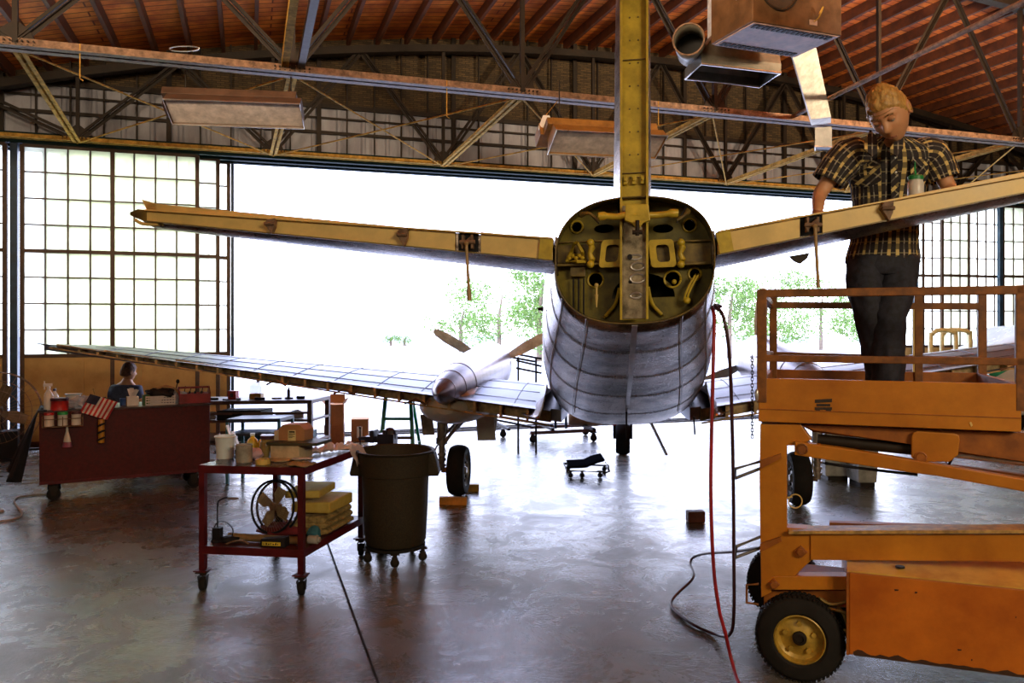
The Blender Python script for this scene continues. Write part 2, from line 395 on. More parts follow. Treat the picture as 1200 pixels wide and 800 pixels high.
hd.beam(W(WL, .0, LZ+.17), W(WR, .0, LZ+.17), .5, .06)
tag(hd.build('trim_3', green_dk), kind='structure')
wallm = mat('side_wall_siding', (.20, .13, .08), .7, 0, var=.2)
for nm, wv in (('wall_left', WL), ('wall_right', WR)):
    b = M(); b.obox(W(wv-(.15 if nm == 'wall_left' else 0), -.3, 0), W(.15, 0, 0)-W(0, 0, 0), W(0, TB, 0)-W(0, -.3, 0), (0, 0, RZ(wv)+.1)); tag(b.build(nm, wallm), kind='structure')
b = M(); poly = [W(WL, TB, 0), W(WR, TB, 0)]+[W(WR-(WR-WL)*i/N, TB, RZ(WR-(WR-WL)*i/N)+.05) for i in range(N+1)]
b.prism(poly, W(0, .2, 0)-W(0, 0, 0)); tag(b.build('wall_back', wallm), kind='structure')

# sliding door leaves
glass = mat_glass()
doorw = mat('tan_door_board', (.62, .41, .15), .65, 0, col2=(.46, .28, .09), vs=2.5, bump=.1)
framm = mat('brown_sash_steel', (.085, .045, .025), .5, .1, var=.2)
tc_nodes = None
def leaf(n, w0, w1, t, cols, thick=(), z0=1.40, z1=4.56, rows=8):
    r = root('door_%d' % n, W((w0+w1)/2, t, 0), kind='structure')
    fr = M()
    for wv in (w0, w1): fr.beam(W(wv, t, .03), W(wv, t, z1), .06, .06, up=W(0, 1, 0)-W(0, 0, 0))
    for k in range(1, cols):
        wv = w0+(w1-w0)*k/cols; wd = .06 if k in thick else .02
        fr.beam(W(wv, t, z0 if k not in thick else .03), W(wv, t, z1), wd, .045, up=W(0, 1, 0)-W(0, 0, 0))
    for k in range(rows+1):
        z = z0+(z1-z0)*k/rows; wd = .055 if k in (0, rows, rows//2) else .02
        fr.beam(W(w0, t, z), W(w1, t, z), .042, wd)
    fr.beam(W(w0, t, .07), W(w1, t, .07), .05, .09)
    fr.build('sash', framm, r)
    g = M(); g.obox(W(w0, t-.004, z0), W(w1, t, 0)-W(w0, t, 0), W(0, .008, 0)-W(0, 0, 0), (0, 0, z1-z0)); g.build('glazing', glass, r)
    p = M(); p.obox(W(w0+.03, t-.015, .1), W(w1-.03, t, 0)-W(w0+.03, t, 0), W(0, .03, 0)-W(0, 0, 0), (0, 0, z0-.12)); pp = p.build('lower_panel', doorw, r)
    s = M()
    for k in range(1, 3):
        wv = w0+(w1-w0)*k/3; s.beam(W(wv, t+.03, .12), W(wv, t+.03, z0-.04), .03, .02, up=W(0, 1, 0)-W(0, 0, 0))
    s.build('panel_rib', doorw, r); return r
leaf(1, -10.5, -8.02, .27, 8, (4,))
leaf(2, -7.80, -5.36, .25, 8, (4,))
leaf(3, -7.55, -5.06, .05, 8)
leaf(4, -7.35, -4.90, -.15, 8)
leaf(5, 8.95, 11.0, -.15, 8, (3,)); leaf(6, 10.05, 12.35, .05, 9, (3,)); leaf(7, 11.6, 14.1, .25, 8, (4,)); leaf(8, 14.15, 16.4, .25, 8, (4,))
b = M(); b.beam(W(-7.91, .22, 0), W(-7.91, .22, 4.6), .10, .12, up=W(0, 1, 0)-W(0, 0, 0)); tag(b.build('trim_4', blue_dk), kind='structure')
b = M(); b.beam(W(-4.84, -.15, 0), W(-4.84, -.15, 4.6), .05, .08, up=W(0, 1, 0)-W(0, 0, 0)); tag(b.build('trim_5', blue_dk), kind='structure')
b = M(); b.beam(W(9.30, .05, 0), W(9.30, .05, 4.6), .09, .08, up=W(0, 1, 0)-W(0, 0, 0)); tag(b.build('trim_6', blue_dk), kind='structure')
b = M(); b.beam(W(11.52, .25, 0), W(11.52, .25, 4.6), .09, .08, up=W(0, 1, 0)-W(0, 0, 0)); tag(b.build('trim_7', blue_dk), kind='structure')

# bowstring trusses
def angle2(b, p, q, s=.05, g=.03, up=Z):                     # a pair of angle irons back to back
    p, q = V(p), V(q); x, y, d = frame(q-p, up)
    for sg in (-1, 1):
        o = x*sg*g/2
        b.obox(p+o-y*s/2, x*sg*.007, y*s, q-p); b.obox(p+o-y*s/2, x*sg*s, y*.007, q-p)
def truss(t, nodes, label, chordm, webm, k=1.0, group=None):
    r = root('roof_truss', W(nodes[len(nodes)//2], t, 4.62), label, 'roof truss')
    b = M(); angle2(b, W(nodes[0]-.6, t, 4.66), W(nodes[-1]+.6, t, 4.66), .085*k, .03); b.build('bottom_chord', chordm, r)
    tz = lambda a: RZ(a)-.36
    b = M(); n = 40; a0, a1 = nodes[0]-.6, nodes[-1]+.6
    for i in range(n):
        x0, x1 = a0+(a1-a0)*i/n, a0+(a1-a0)*(i+1)/n; b.beam(W(x0, t, tz(x0)), W(x1, t, tz(x1)), .15, .12)
    b.build('top_chord', steel_dark, r)
    for i, a in enumerate(nodes):
        b = M(); b.beam(W(a, t, 4.66), W(a, t, tz(a)), .05, .05, up=W(0, 1, 0)-W(0, 0, 0)); b.build('web_post', webm, r)
        for sg in (-1, 1):
            m_ = a+sg*(nodes[1]-nodes[0])/2
            if m_ < a0 or m_ > a1: continue
            b = M(); angle2(b, W(a, t, 4.68), W(m_, t, tz(m_)), .045, .02, up=W(0, 1, 0)-W(0, 0, 0)); b.build('web_diagonal', webm, r)
        g = M(); g.prism([W(a-.20, t-.005, 4.62), W(a+.20, t-.005, 4.62), W(a+.13, t-.005, 4.80), W(a, t-.005, 4.90), W(a-.13, t-.005, 4.80)], W(0, .01, 0)-W(0, 0, 0))
        for j in range(8):
            for q in (-.02, .02):
                p = W(a-.19+.052*j, t+.045, 4.655+q); g.cyl(p, p+(W(0, .02, 0)-W(0, 0, 0)), .011, n=6)
        g.build('gusset_plate', webm, r)
    return r
nodes1 = [-9.85+2.82*i for i in range(9)]; nodes2 = [-9.45+2.665*i for i in range(9)]
truss(.42, nodes1, 'dark steel roof truss right in front of the wall over the hangar door', steel_gold, steel_dark, .8)
truss(4.8, nodes2, 'large rusty steel roof truss crossing the whole picture above the tail fin', steel_rust, steel_dark, 1.25)
truss(9.2, nodes2, 'steel roof truss overhead, nearer than the heater', steel_rust, steel_dark, 1.25)
for i in range(1, 8):
    b = M(); p, q = W(nodes1[i], .45, 4.64), W(nodes2[i], 4.75, 4.66); x, y, d = frame(q-p)
    for sg in (-1, 1): b.obox(p+x*sg*.012-y*.04, x*sg*.045, y*.008, q-p); b.obox(p+x*sg*.012-y*.04, x*sg*.008, y*.08, q-p)
    for j in range(14):
        c = p+(q-p)*(j+.5)/14; b.cyl(c-y*.045, c-y*.036, .012, n=6)
    o = b.build('roof_strut', steel_gold); tag(o, 'ochre steel strut running between the two roof trusses, %s' % ['', 'at the left edge', 'above the left door leaves', 'behind the ceiling lamp on the left', 'left of the tail fin', 'just right of the tail fin', 'under the heater duct', 'behind the shoulder of the man'][i], 'roof strut', 'struts between the trusses')
BAY = ['above the far left door leaf', 'behind the left ceiling lamp', 'over the left doorway', 'left of the tail fin', 'under the brown heater', 'behind the head of the man']
for i in range(1, 7):
    r = root('cross_brace', W(nodes1[i]+1.4, 2.6, 4.6), 'crossed pair of thin brace rods under the roof, '+BAY[i-1], 'cross brace', 'crossed brace rods between the trusses')
    for a, c in ((i, i+1), (i+1, i)): M().cyl(W(nodes1[a], .45, 4.60), W(nodes2[c], 4.75, 4.62), .011, n=6).build('brace_rod', steel_gold, r)
for dx, m_, lb in ((-.085, steel_gold, 'ochre'), (.085, mat('grey_strut', (.13, .11, .10), .6, .0), 'grey')):
    o = M().beam(W(nodes2[2]+dx, 4.85, 4.72), W(nodes2[2]+dx, 9.1, 4.72), .075, .09).build('roof_strut', m_); tag(o, '%s roof strut, one of the close pair meeting the rusty truss above the left lamp' % lb, 'roof strut')
o = M().cyl(P(918, 142, 11.0), P(1230, -13, 6.6), .028, n=10).build('roof_pipe', steel_rust); tag(o, 'slim rusty pipe slanting up to the right behind the head of the man', 'pipe')
# ================================================================== THE AIRCRAFT
ac = root('propeller_aircraft', AO, 'bare metal twin-engined propeller aircraft seen from its open yellow-green tail, rudder and elevators off', 'aircraft')
def sgnp(v, e): return math.copysign(abs(v)**e, v)
ST = [  # u, centre z, half width, up, down, squareness
 (0.00, 2.200, .420, .335, .340, .80), (.20, 2.185, .437, .36, .375, .80), (.40, 2.165, .458, .39, .415, .79), (.80, 2.115, .510, .47, .475, .78),
 (1.2, 2.055, .560, .58, .530, .76), (1.8, 1.95, .640, .72, .595, .74), (2.4, 1.86, .700, .85, .690, .72), (3.0, 1.76, .745, .98, .745, .70),
 (3.45, 1.70, .770, 1.05, .79, .70), (4.5, 1.64, .78, 1.15, .80, .72), (6.0, 1.62, .78, 1.15, .80, .76), (7.2, 1.52, .66, 1.0, .66, .85),
 (8.0, 1.45, .45, .6, .46, .95), (8.6, 1.42, .18, .2, .2, 1)]
def fring(st, n=72, off=0.0, a0=0, a1=2*pi):
    u, zc, hw, up, dn, e = st; out = []
    for i in range(n):
        a = a0+(a1-a0)*i/(n if a1-a0 > 6 else n-1)
        c, s_ = cos(a), sin(a); out.append(A((hw+off)*sgnp(c, e), u, zc+((up+off) if s_ > 0 else (dn+off))*sgnp(s_, e)))
    return out
def st_at(u):
    for p, q in zip(ST, ST[1:]):
        if p[0] <= u <= q[0]:
            k = (u-p[0])/(q[0]-p[0]); return tuple(a+(b-a)*k for a, b in zip(p, q))
def skinmat():
    m = mat('riveted_aluminium_skin', (.44, .36, .32), .26, .92, vs=2.2, bump=.0, col2=(.11, .085, .07), lo=.42, hi=.58)
    n = m.node_tree.nodes; l = m.node_tree.links; b = n['Principled BSDF']
    mp = [x for x in n if x.type == 'MAPPING'][0]; mp.inputs['Scale'].default_value = (1.2, .5, 3.5)
    t = [x for x in n if x.type == 'TEX_COORD'][0]
    a = n.new('ShaderNodeTexNoise'); a.inputs['Scale'].default_value = 3.5; a.inputs['Detail'].default_value = 5; l.new(t.outputs['Object'], a.inputs[0])
    bp = n.new('ShaderNodeBump'); bp.inputs['Strength'].default_value = .55; bp.inputs['Distance'].default_value = .02; l.new(a.outputs[0], bp.inputs['Height'])
    a2 = n.new('ShaderNodeTexNoise'); a2.inputs['Scale'].default_value = 60; a2.inputs['Detail'].default_value = 3; l.new(t.outputs['Object'], a2.inputs[0])
    bp2 = n.new('ShaderNodeBump'); bp2.inputs['Strength'].default_value = .2; bp2.inputs['Distance'].default_value = .003; l.new(a2.outputs[0], bp2.inputs['Height'])
    l.new(bp.outputs[0], bp2.inputs['Normal']); l.new(bp2.outputs[0], b.inputs['Normal'])
    mr = n.new('ShaderNodeMapRange'); mr.inputs['To Min'].default_value = .16; mr.inputs['To Max'].default_value = .46
    l.new(a2.outputs[0], mr.inputs[0]); l.new(mr.outputs[0], b.inputs['Roughness']); return m
skinm = skinmat()
b = M(); b.loft([fring(s_) for s_ in ST], caps=False); b.f([v for v in b.bm.verts[:]][-72:]) if False else None
fus = b.build('fuselage', skinm, ac, smooth='all')
k_ = fus.modifiers.new('solid', 'SOLIDIFY'); k_.thickness = .006; k_.offset = -1
inner = M(); inner.loft([fring((s_[0]+.002, s_[1], s_[2], s_[3], s_[4], s_[5]), off=-.010) for s_ in ST[:6]], caps=False)
inner.build('inner_skin', olive, ac, smooth='all')
# skin seams and rivet rows
seamm = mat('seam_alloy', (.46, .44, .46), .4, .8, var=.2)
for u in (.62, 1.30, 1.95, 2.7):
    st = st_at(u); b = M()
    b.loft([fring((st[0]-.008,)+st_at(u-.008)[1:], off=.001), fring((st[0],)+st[1:], off=.0035), fring((st[0]+.008,)+st_at(u+.008)[1:], off=.001)], caps=False); b.build('skin_lap', seamm, fus, smooth='all')
for a in (radians(208), radians(238), radians(302), radians(332)):
    b = M(); pts = []
    for i in range(28):
        u = .02+3.3*i/27; st = st_at(u); c, s_ = cos(a), sin(a); pts.append(A((st[2]+.001)*sgnp(c, st[5]), u, st[1]+(st[4]+.001)*sgnp(s_, st[5])))
    b.tube(pts, .0032, 6); b.build('stringer_lap', alu_clean, fus)
rv = M()
for u in (.60, .64, 1.28, 1.32, 1.93, 1.97, 2.68, 2.72):
    for p in fring(st_at(u), 110, .003, pi*1.02, pi*1.98): rv.sphere(p, .0042, 4)
for a in (radians(210), radians(240), radians(300), radians(330)):
    for i in range(90):
        u = .05+3.0*i/89; st = st_at(u); c, s_ = cos(a), sin(a); rv.sphere(A((st[2]+.003)*sgnp(c, st[5]), u, st[1]+(st[4]+.003)*sgnp(s_, st[5])), .0042, 4)
tag(rv.build('rivet', alu_clean, fus), kind='stuff')
b = M(); b.tube(fring((0.0,)+ST[0][1:], 96, -.004), .0045, 8, closed=True); b.build('frame_edge', olive2, ac)
b = M(); b.obox(A(-.018, 0.01, 1.862), FR*.03, FU*.03+Z*-.0, Z*.01)
pts0 = [A(-.012, u, st_at(u)[1]-st_at(u)[4]-.004) for u in (.0, .3, .6, .9, 1.2, 1.5, 1.8, 2.2)]
b = M(); b.loft([[p, p+FR*.030, p+FR*.030-Z*d, p-Z*d] for p, d in zip(pts0, (.004, .03, .045, .05, .05, .045, .03, .01))]); b.build('tail_skid_strip', alu_clean, ac)

# --- bulkhead inside the open tail (built from the frame's measured shape)
def T0(u): return lambda x, y, d: A(x, u+d, y)
def px0(px, py, u=0.0): return AP(px, py, u)
UB = .16
stb = st_at(UB)
outl = [((stb[2]-.012)*sgnp(cos(2*pi*i/72), stb[5]), stb[1]+((stb[3] if sin(2*pi*i/72) > 0 else stb[4])-.012)*sgnp(sin(2*pi*i/72), stb[5])) for i in range(72)]
hol = []
for cx, cy, r in ((698, 328, 9), (788, 327, 9.5), (814, 321, 7), (676, 266, 7), (808, 264, 7.5)):
    x, y = px0(cx, cy, UB); hol.append(circle(x, y, r*4.36/F))
for cx, cy in ((708, 268), (777, 268)):
    x, y = px0(cx, cy, UB); hol.append(circle(x, y, .055, 20, .024))
x0, y0 = px0(717, 350, UB); x1, _ = px0(791, 350, UB); rr = (x1-x0)/2; hol.append([((x0+x1)/2+rr*cos(pi*i/20), y0+rr*.78*sin(pi*i/20)) for i in range(21)])
plate('tail_bulkhead', outl, hol, .006, T0(UB), olive, ac)
b = M(); b.loft([fring(st_at(.55), off=-.012), fring(st_at(.57), off=-.012)]); b.build('blackout_bulkhead', mat('olive_inner_shade', (.030, .028, .006), .6), ac)  # dark closing sheet added so no outside light shows through the holes
for h in hol[:5]:                                  # pressed lips round the lightening holes
    b = M(); b.tube([A(x, UB-.006, y) for x, y in h], .006, 8, closed=True); b.build('hole_flange', chromate, ac)
def abox(name, x0, y0, x1, y1, u, dep, mt, parent=ac, bev=.003):
    s0, z0 = AP(x0, y1, u); s1, z1 = AP(x1, y0, u)
    b = M(); b.obox(A(s0, u, z0), FR*(s1-s0)+Z*ROLL*(s1-s0), FU*dep, Z*(z1-z0)); return b.build(name, mt, parent, bevel=bev)
# carry-through spar across the frame
for sx in (-1, 1):
    xa, xb = (652, 731) if sx < 0 else (761, 835)
    sp_ = abox('spar_web', xa+1, 284, xb, 309, .10, .012, olive2)
    abox('spar_cap', xa, 280, xb, 285, .075, .05, olive2, sp_)
    abox('spar_cap', xa, 306, xb, 312, .075, .05, olive2, sp_)
    # cast hinge frame with a rounded square window
    cx = 718 if sx < 0 else 776
    c0 = AP(cx, 297, .07)
    def rsq(c, hw, hh, r, n=6, sk=0):
        out = []
        for qx, qy, a0 in ((1, 1, 0), (-1, 1, pi/2), (-1, -1, pi), (1, -1, 3*pi/2)):
            for i in range(n+1):
                a = a0+pi/2*i/n; yy = c[1]+qy*(hh-r)+r*sin(a); out.append((c[0]+qx*(hw-r)+r*cos(a)+sk*(yy-c[1]), yy))
        return out
    plate('hinge_casting', rsq(c0, .066, .074, .02, sk=-.12*sx), [rsq((c0[0]+.004*sx, c0[1]), .034, .046, .018, sk=-.12*sx)], .022, T0(.065), chromate, ac, bevel=.004)
    for dx, dy, hh in ((-26 if sx < 0 else 22, 0, 28),):
        s_, z_ = AP(cx+dx, 297, .05); b = M(); b.tube([A(s_, .06, z_-.062), A(s_+.008, .045, z_-.03), A(s_-.004, .05, z_), A(s_+.008, .045, z_+.03), A(s_, .06, z_+.062)], [.014, .017, .013, .018, .014], 12)
        b.sphere(A(s_, .045, z_+.058), .021, 12); b.sphere(A(s_, .045, z_-.058), .021, 12); b.build('hinge_arm', chromate, ac, smooth=True)
for s0_, z0_ in (AP(675, 296, .06),):              # triangular bellcrank on the left
    b = M(); c = (s0_, z0_)
    tri = [(c[0]-.052, c[1]-.048), (c[0]+.052, c[1]-.05), (c[0]+.008, c[1]+.052), (c[0]-.008, c[1]+.052)]
    for p, q in zip(tri, tri[1:]+tri[:1]): b.tube([A(p[0], .06, p[1]), A((p[0]+q[0])/2+.004, .052, (p[1]+q[1])/2), A(q[0], .06, q[1])], [.009, .012, .009], 8)
    for k in range(5): b.sphere(A(c[0]-.035+.0175*k, .05, c[1]-.03+.012*(k % 2)), .012, 8)
    b.tube([A(c[0]-.03, .055, c[1]-.01), A(c[0]+.03, .055, c[1]-.01)], .009, 8)
    b.build('bellcrank', chromate, ac, smooth=True)
# central rudder post, going up as the fin spar
def postx(z): return (-.072, .074)
web = M(); web.obox(A(-.074, .03, 1.885), FR*.148+Z*ROLL*.148, FU*.010, Z*2.72); web.build('rudder_post_web', chromate, ac)
for sg in (-1, 1):
    o = M(); o.obox(A(sg*.074-(.012 if sg > 0 else 0), -.012, 1.885), FR*.012, FU*.06, Z*2.72); o.build('rudder_post_flange', chromate, ac, bevel=.001)
ln = M(); ln.obox(A(-.062, .020, 1.89), FR*.124+Z*ROLL*.124, FU*.010, Z*.60); lining = ln.build('post_lower_panel', mat('unpainted_post_metal', (.40, .33, .22), .35, .6, var=.3, vs=14), ac)
def oval(cx, cy, rx, ry, u=.018, mt=None, nm='post_boss'):
    s_, z_ = AP(cx, cy, u); b = M(); b.tube([A(s_+rx*cos(a), u, z_+ry*sin(a)) for a in [2*pi*i/24 for i in range(24)]], .0055, 8, closed=True); return b.build(nm, mt or alu_clean, ac, smooth=True)
oval(745, 301, .030, .013); oval(747, 312, .034, .020); oval(747, 326, .038, .024); oval(745, 346, .028, .014)
b = M(); s_, z_ = AP(739, 330, .016); b.sphere(A(s_, .017, z_), (.012, .006, .009), 10); s_, z_ = AP(738, 301, .01); b.cyl(A(s_, .02, z_), A(s_, 0, z_), .014); b.build('post_plug', black, ac)
rv = M()
for k in range(66):
    z = 1.91+k*.0405
    for sx in (-.066, .066): rv.sphere(A(sx, .028 if z > 2.5 else .018, z), .0058, 5)
    if z > 2.52 and k % 3 == 0:
        for sx in (-.022, .022): rv.sphere(A(sx, .028, z), .005, 5)
tag(rv.build('rivet', olive2, ac), kind='stuff')
for zz in (2.66, 3.26):
    b = M(); b.obox(A(-.060, .016, zz), FR*.12+Z*ROLL*.12, FU*.012, Z*.004); b.build('web_splice', olive2, ac)
for sx in (-.045, 0, .045):
    b = M(); b.obox(A(sx-.011, .006, 2.60), FR*.022, FU*.02, Z*.045); b.cyl(A(sx, -.004, 2.625), A(sx, .02, 2.625), .009); b.build('hinge_lug', chromate, ac, bevel=.003)
# yellow control horn across the post
def ap(px, py, u): s_, z_ = AP(px, py, u); return A(s_, u, z_)
b = M(); hp = [ap(701, 254, -.03), ap(708, 253, -.035), ap(722, 254, -.04), ap(733, 252, -.05), ap(745, 252, -.055), ap(757, 252, -.05), ap(770, 252, -.04), ap(786, 250, -.035), ap(794, 250, -.03)]
b.tube(catmull(hp, 4), [.017+.006*(abs(i-16)/16 > .7) for i in range(33)], 12); horn = b.build('control_horn', mat('bright_yellow_casting', (.62, .44, .04), .38, .1, var=.2), ac, smooth=True)
b = M(); b.prism([ap(733, 239, -.07), ap(760, 239, -.07), ap(762, 258, -.07), ap(754, 261, -.07), ap(747, 270, -.07), ap(740, 261, -.07), ap(732, 258, -.07)], FU*.03); b.build('horn_bracket', MATS['bright_yellow_casting'], ac, bevel=.004)
b = M(); b.cyl(ap(747, 258, -.09), ap(747, 276, -.09), .011); b.cyl(ap(741, 272, -.09), ap(753, 272, -.09), .012); b.build('horn_pivot', steel_dark, ac)
for (x0, y0, x1, y1, xm, ym) in ((680, 252, 702, 259, 690, 250), (806, 247, 793, 258, 802, 252)):
    b = M(); b.tube(catmull([ap(x0, y0, 0.02), ap(xm, ym, -.02), ap(x1, y1, -.03)], 5), [.016, .018, .016, .012, .009, .009, .008, .008, .008, .008, .008], 8); b.build('horn_link', olive2, ac, smooth=True)
    b = M(); b.tube(catmull([ap(x0, y0-8, .02), ap((x0+x1)/2, y1-8, -.02), ap(x1, y1+3, -.03)], 5), .004, 6); b.build('bonding_wire', black, ac)
# rods and levers on the bulkhead
for x in (672, 678, 684):
    b = M(); b.cyl(ap(x, 326, .12), ap(x, 371, .12), .0045, n=8); b.build('trim_cable', black, ac)
b = M(); b.prism([ap(668, 306, .11), ap(686, 306, .11), ap(686, 324, .11), ap(668, 324, .11)], FU*.04); b.build('trim_bracket', olive2, ac, bevel=.004)
b = M(); b.cyl(ap(699, 336, .11), ap(699, 352, .11), .006); b.sphere(ap(699, 334, .11), .012, 10); b.cyl(ap(699, 345, .11), ap(699, 360, .11), .010, .003); b.build('pull_rod', cream, ac)
for off in (0, 3.5):
    b = M(); b.tube(catmull([ap(819-off, 321, .10), ap(812-off, 333, .09), ap(807-off, 344, .09), ap(805-off, 353, .10)], 5), .006, 8); b.build('control_lever', chromate, ac, smooth=True)
b = M(); b.sphere(ap(805, 352, .10), .020, 12); b.build('lever_boss', chromate, ac, smooth=True)
b = M(); b.sphere(ap(790, 330, .10), .014, 10); b.build('lever_boss', chromate, ac, smooth=True)
b = M(); b.tube(catmull([A(-.16, .14, 1.90), A(-.10, .13, 1.97), A(-.075, .13, 2.06)], 5), .010, 8); b.build('web_stiffener', chromate, ac, smooth=True)
b = M(); b.tube(catmull([A(.16, .14, 1.90), A(.10, .13, 1.97), A(.078, .13, 2.06)], 5), .010, 8); b.build('web_stiffener', chromate, ac, smooth=True)

# --- fin ahead of its spar
def airfoil(ch, th, h0, n=16):           # x 0..ch going forward, half thickness; h0 = half height at the rear spar
    out = []
    for i in range(n+1):
        x = i/n; x = x*x*(3-2*x) if False else x
        t = h0*(1-x)+0
        y = th*(1.0-((x-.35)/.65)**2 if x > .35 else 1-(1-h0/th)*((.35-x)/.35)**2)
        y = th*sqrt(max(0, 1-((x-.35)/.65)**2)) if x > .35 else y
        out.append((x*ch, y))
    return out
finr = []
for z, ch, th, h0, u0 in ((2.45, 1.5, .11, .072, .045), (2.9, 1.15, .105, .072, .045), (3.4, .95, .10, .072, .045), (4.0, .75, .09, .070, .045), (4.6, .55, .075, .068, .045)):
    af = airfoil(ch, th, h0); finr.append([A(y, u0+x, z) for x, y in af]+[A(-y, u0+x, z) for x, y in reversed(af[:-1])])
M().loft(finr).build('fin', skinm, ac, smooth=True)

# --- horizontal stabilisers
creamd = mat('cream_spar_lower', (.60, .40, .13), .5, 0, var=.15)
def stab(sg):
    r = []; N_ = 7; s0, s1 = .43, 2.79
    zt0, zt1 = (2.330, 2.592) if sg < 0 else (2.327, 2.665)
    for i in range(N_):
        k = i/(N_-1); s_ = s0+(s1-s0)*k; ch = .60*(1-k)+.27*k; h = .118*(1-k)+.062*k; zt = zt0+(zt1-zt0)*k; zc = zt-h/2
        af = airfoil(ch, h*.66, h*.46, 14)
        r.append([A(sg*s_, .016+x, zc+y-.10*x) for x, y in af]+[A(sg*s_, .016+x, zc-y-.10*x) for x, y in reversed(af[:-1])])
    sk = M().loft(r).build('stabilizer_skin', skinm, ac, smooth=True)
    def face(k, f): s_ = s0+(s1-s0)*k; h = .118*(1-k)+.062*k; zt = zt0+(zt1-zt0)*k; return A(sg*s_, 0, zt-h*f)
    b = M()                                  # the spar channel seen face on
    for ka, kb in ((0, .165), (.225, .985)) if sg < 0 else ((0, .175), (.222, .985)):
        b.obox(face(ka, 1), face(kb, 1)-face(ka, 1), FU*.02, (face(ka, 0)-face(ka, 1)))
    sp_ = b.build('rear_spar', cream, ac, bevel=.002)
    b = M(); a0, a1 = face(0, 0), face(.985, 0); b.beam(a0-FU*.006, a1-FU*.006, .035, .008); b.build('upper_spar_cap', cream, ac, bevel=.001)
    a0, a1 = face(0, 1), face(.985, 1); b = M(); b.beam(a0-FU*.004, a1-FU*.004, .035, .007); b.build('lower_spar_cap', olive2, ac)
    b = M(); b.beam(face(0, .5)-FU*.001, face(.03, .5)-FU*.001, .03, .115); b.build('root_fitting', chromate, ac)
    # hinge brackets in their pockets
    for k in ((.25,) if sg < 0 else ()) : pass
    hs = (.165, .428, .70) if sg < 0 else (.295, .58)
    for j, k in enumerate(hs):
        if sg < 0: ka, kb = {0: (.414, .448), 1: (.50, .50), 2: (0, 0)}[0], None
    for k, big in (((.195, 1), (.345, 0), (.665, 0)) if sg < 0 else ((.199, 1), (.353, 0))):
        w_ = .05 if big else .022
        if big:
            b = M(); s_ = s0+(s1-s0)*k; b.obox(A(sg*s_-.052, .019, 0)+Z*0, FR*.001, FU*.001, Z*.001) if False else None
            p = face(k, 1); b.obox(p-FR*.055+FU*.014, FR*.11+Z*.004, FU*.01, face(k, 0)-face(k, 1)); b.build('hinge_pocket', black, ac)
            b = M(); p = face(k, .5); b.obox(p-FR*.03-FU*.03-Z*.035, FR*.012, FU*.05, Z*.075); b.obox(p+FR*.02-FU*.03-Z*.035, FR*.012, FU*.05, Z*.075)
            b.cyl(p-FR*.04-FU*.03, p+FR*.045-FU*.03, .011); b.cyl(p-FR*.03-FU*.022-Z*.02, p+FR*.03-FU*.022+Z*.03, .009); b.build('hinge_bracket', steel_rust, ac, bevel=.002)
        else:
            b = M(); p = face(k, .5); h = (face(k, 0)-face(k, 1)).length
            q = [p-FR*.02+Z*h*.42, p+FR*.028+Z*h*.5, p+FR*.024-Z*h*.1, p+FR*.006-Z*h*.55, p-FR*.02-Z*h*.1, p-FR*.036+Z*h*.12]
            b.prism([x-FU*.035 for x in q], FU*.04); b.cyl(p-FR*.03-FU*.04+Z*.01, p+FR*.03-FU*.04+Z*.01, .01); b.build('hinge_bracket', steel_rust, ac, bevel=.002)
    # prop rod hanging from the big hinge
    kk = .195 if sg < 0 else .202
    p = face(kk, .6)-FU*.045
    e = P(550, 352, p.y) if sg < 0 else P(959, 337, p.y)
    b = M(); b.cyl(p, p+(e-p)*.8, .0085); b.cyl(p+(e-p)*.8, e, .0125 if sg < 0 else .009); b.sphere(p, .013, 8); b.build('push_rod', mat('tan_rod', (.42, .27, .12), .45, .2), ac)
    # tip with its brown closing rib
    b = M(); k = 1.0; s_ = s1
    c = face(.985, .5); h = .07
    if sg < 0:
        b.loft([[c+FU*x+Z*y for x, y in ((-.006, h*.5), (.12, h*.6), (.22, 0), (.12, -h*.6), (-.006, -h*.5))],
                [c-FR*.055+Z*.006+FU*x+Z*y for x, y in ((.0, h*.48), (.11, h*.5), (.18, 0), (.10, -h*.4), (.0, -h*.3))],
                [c-FR*.115+Z*.012+FU*x+Z*y for x, y in ((.02, h*.20), (.08, h*.22), (.12, 0), (.08, -h*.1), (.02, -h*.05))]]); b.build('tip_rib', olive2, ac, smooth=True)
        b = M(); b.prism([c+FR*.0+Z*h*.5, c+FR*.06+Z*h*.5, c+FR*.055+Z*(h*.5+.035), c-FR*.03+Z*(h*.5+.06)], FU*.012); b.build('tip_tab', cream, ac)
        b = M(); b.tube(catmull([c+FR*.10-Z*.05, c-FR*.02-Z*.045, c-FR*.07-Z*.02], 4), .010, 8); b.build('tip_edge', cream, ac, smooth=True)
    else:
        b.sphere(c+FU*.10, (.07, .12, .03), 14); b.build('stabilizer_tip', skinm, ac, smooth=True)
stab(-1); stab(1)
b = M(); p = P(925, 300, 4.35); b.prism([p, P(949, 296, 4.35), P(946, 303, 4.35), P(938, 309, 4.35), P(931, 306, 4.35)], FU*.02); b.build('hanging_fairing', steel_dark, ac)
# fairing skirts where the stabiliser meets the tail
b = M(); b.obox(ap(650, 277, .02), FR*.012, FU*.5, -Z*.20); b.build('root_fairing', skinm, ac)
b = M(); b.obox(ap(835, 270, .02), FR*.010, FU*.45, -Z*.18); b.build('root_fairing', skinm, ac)

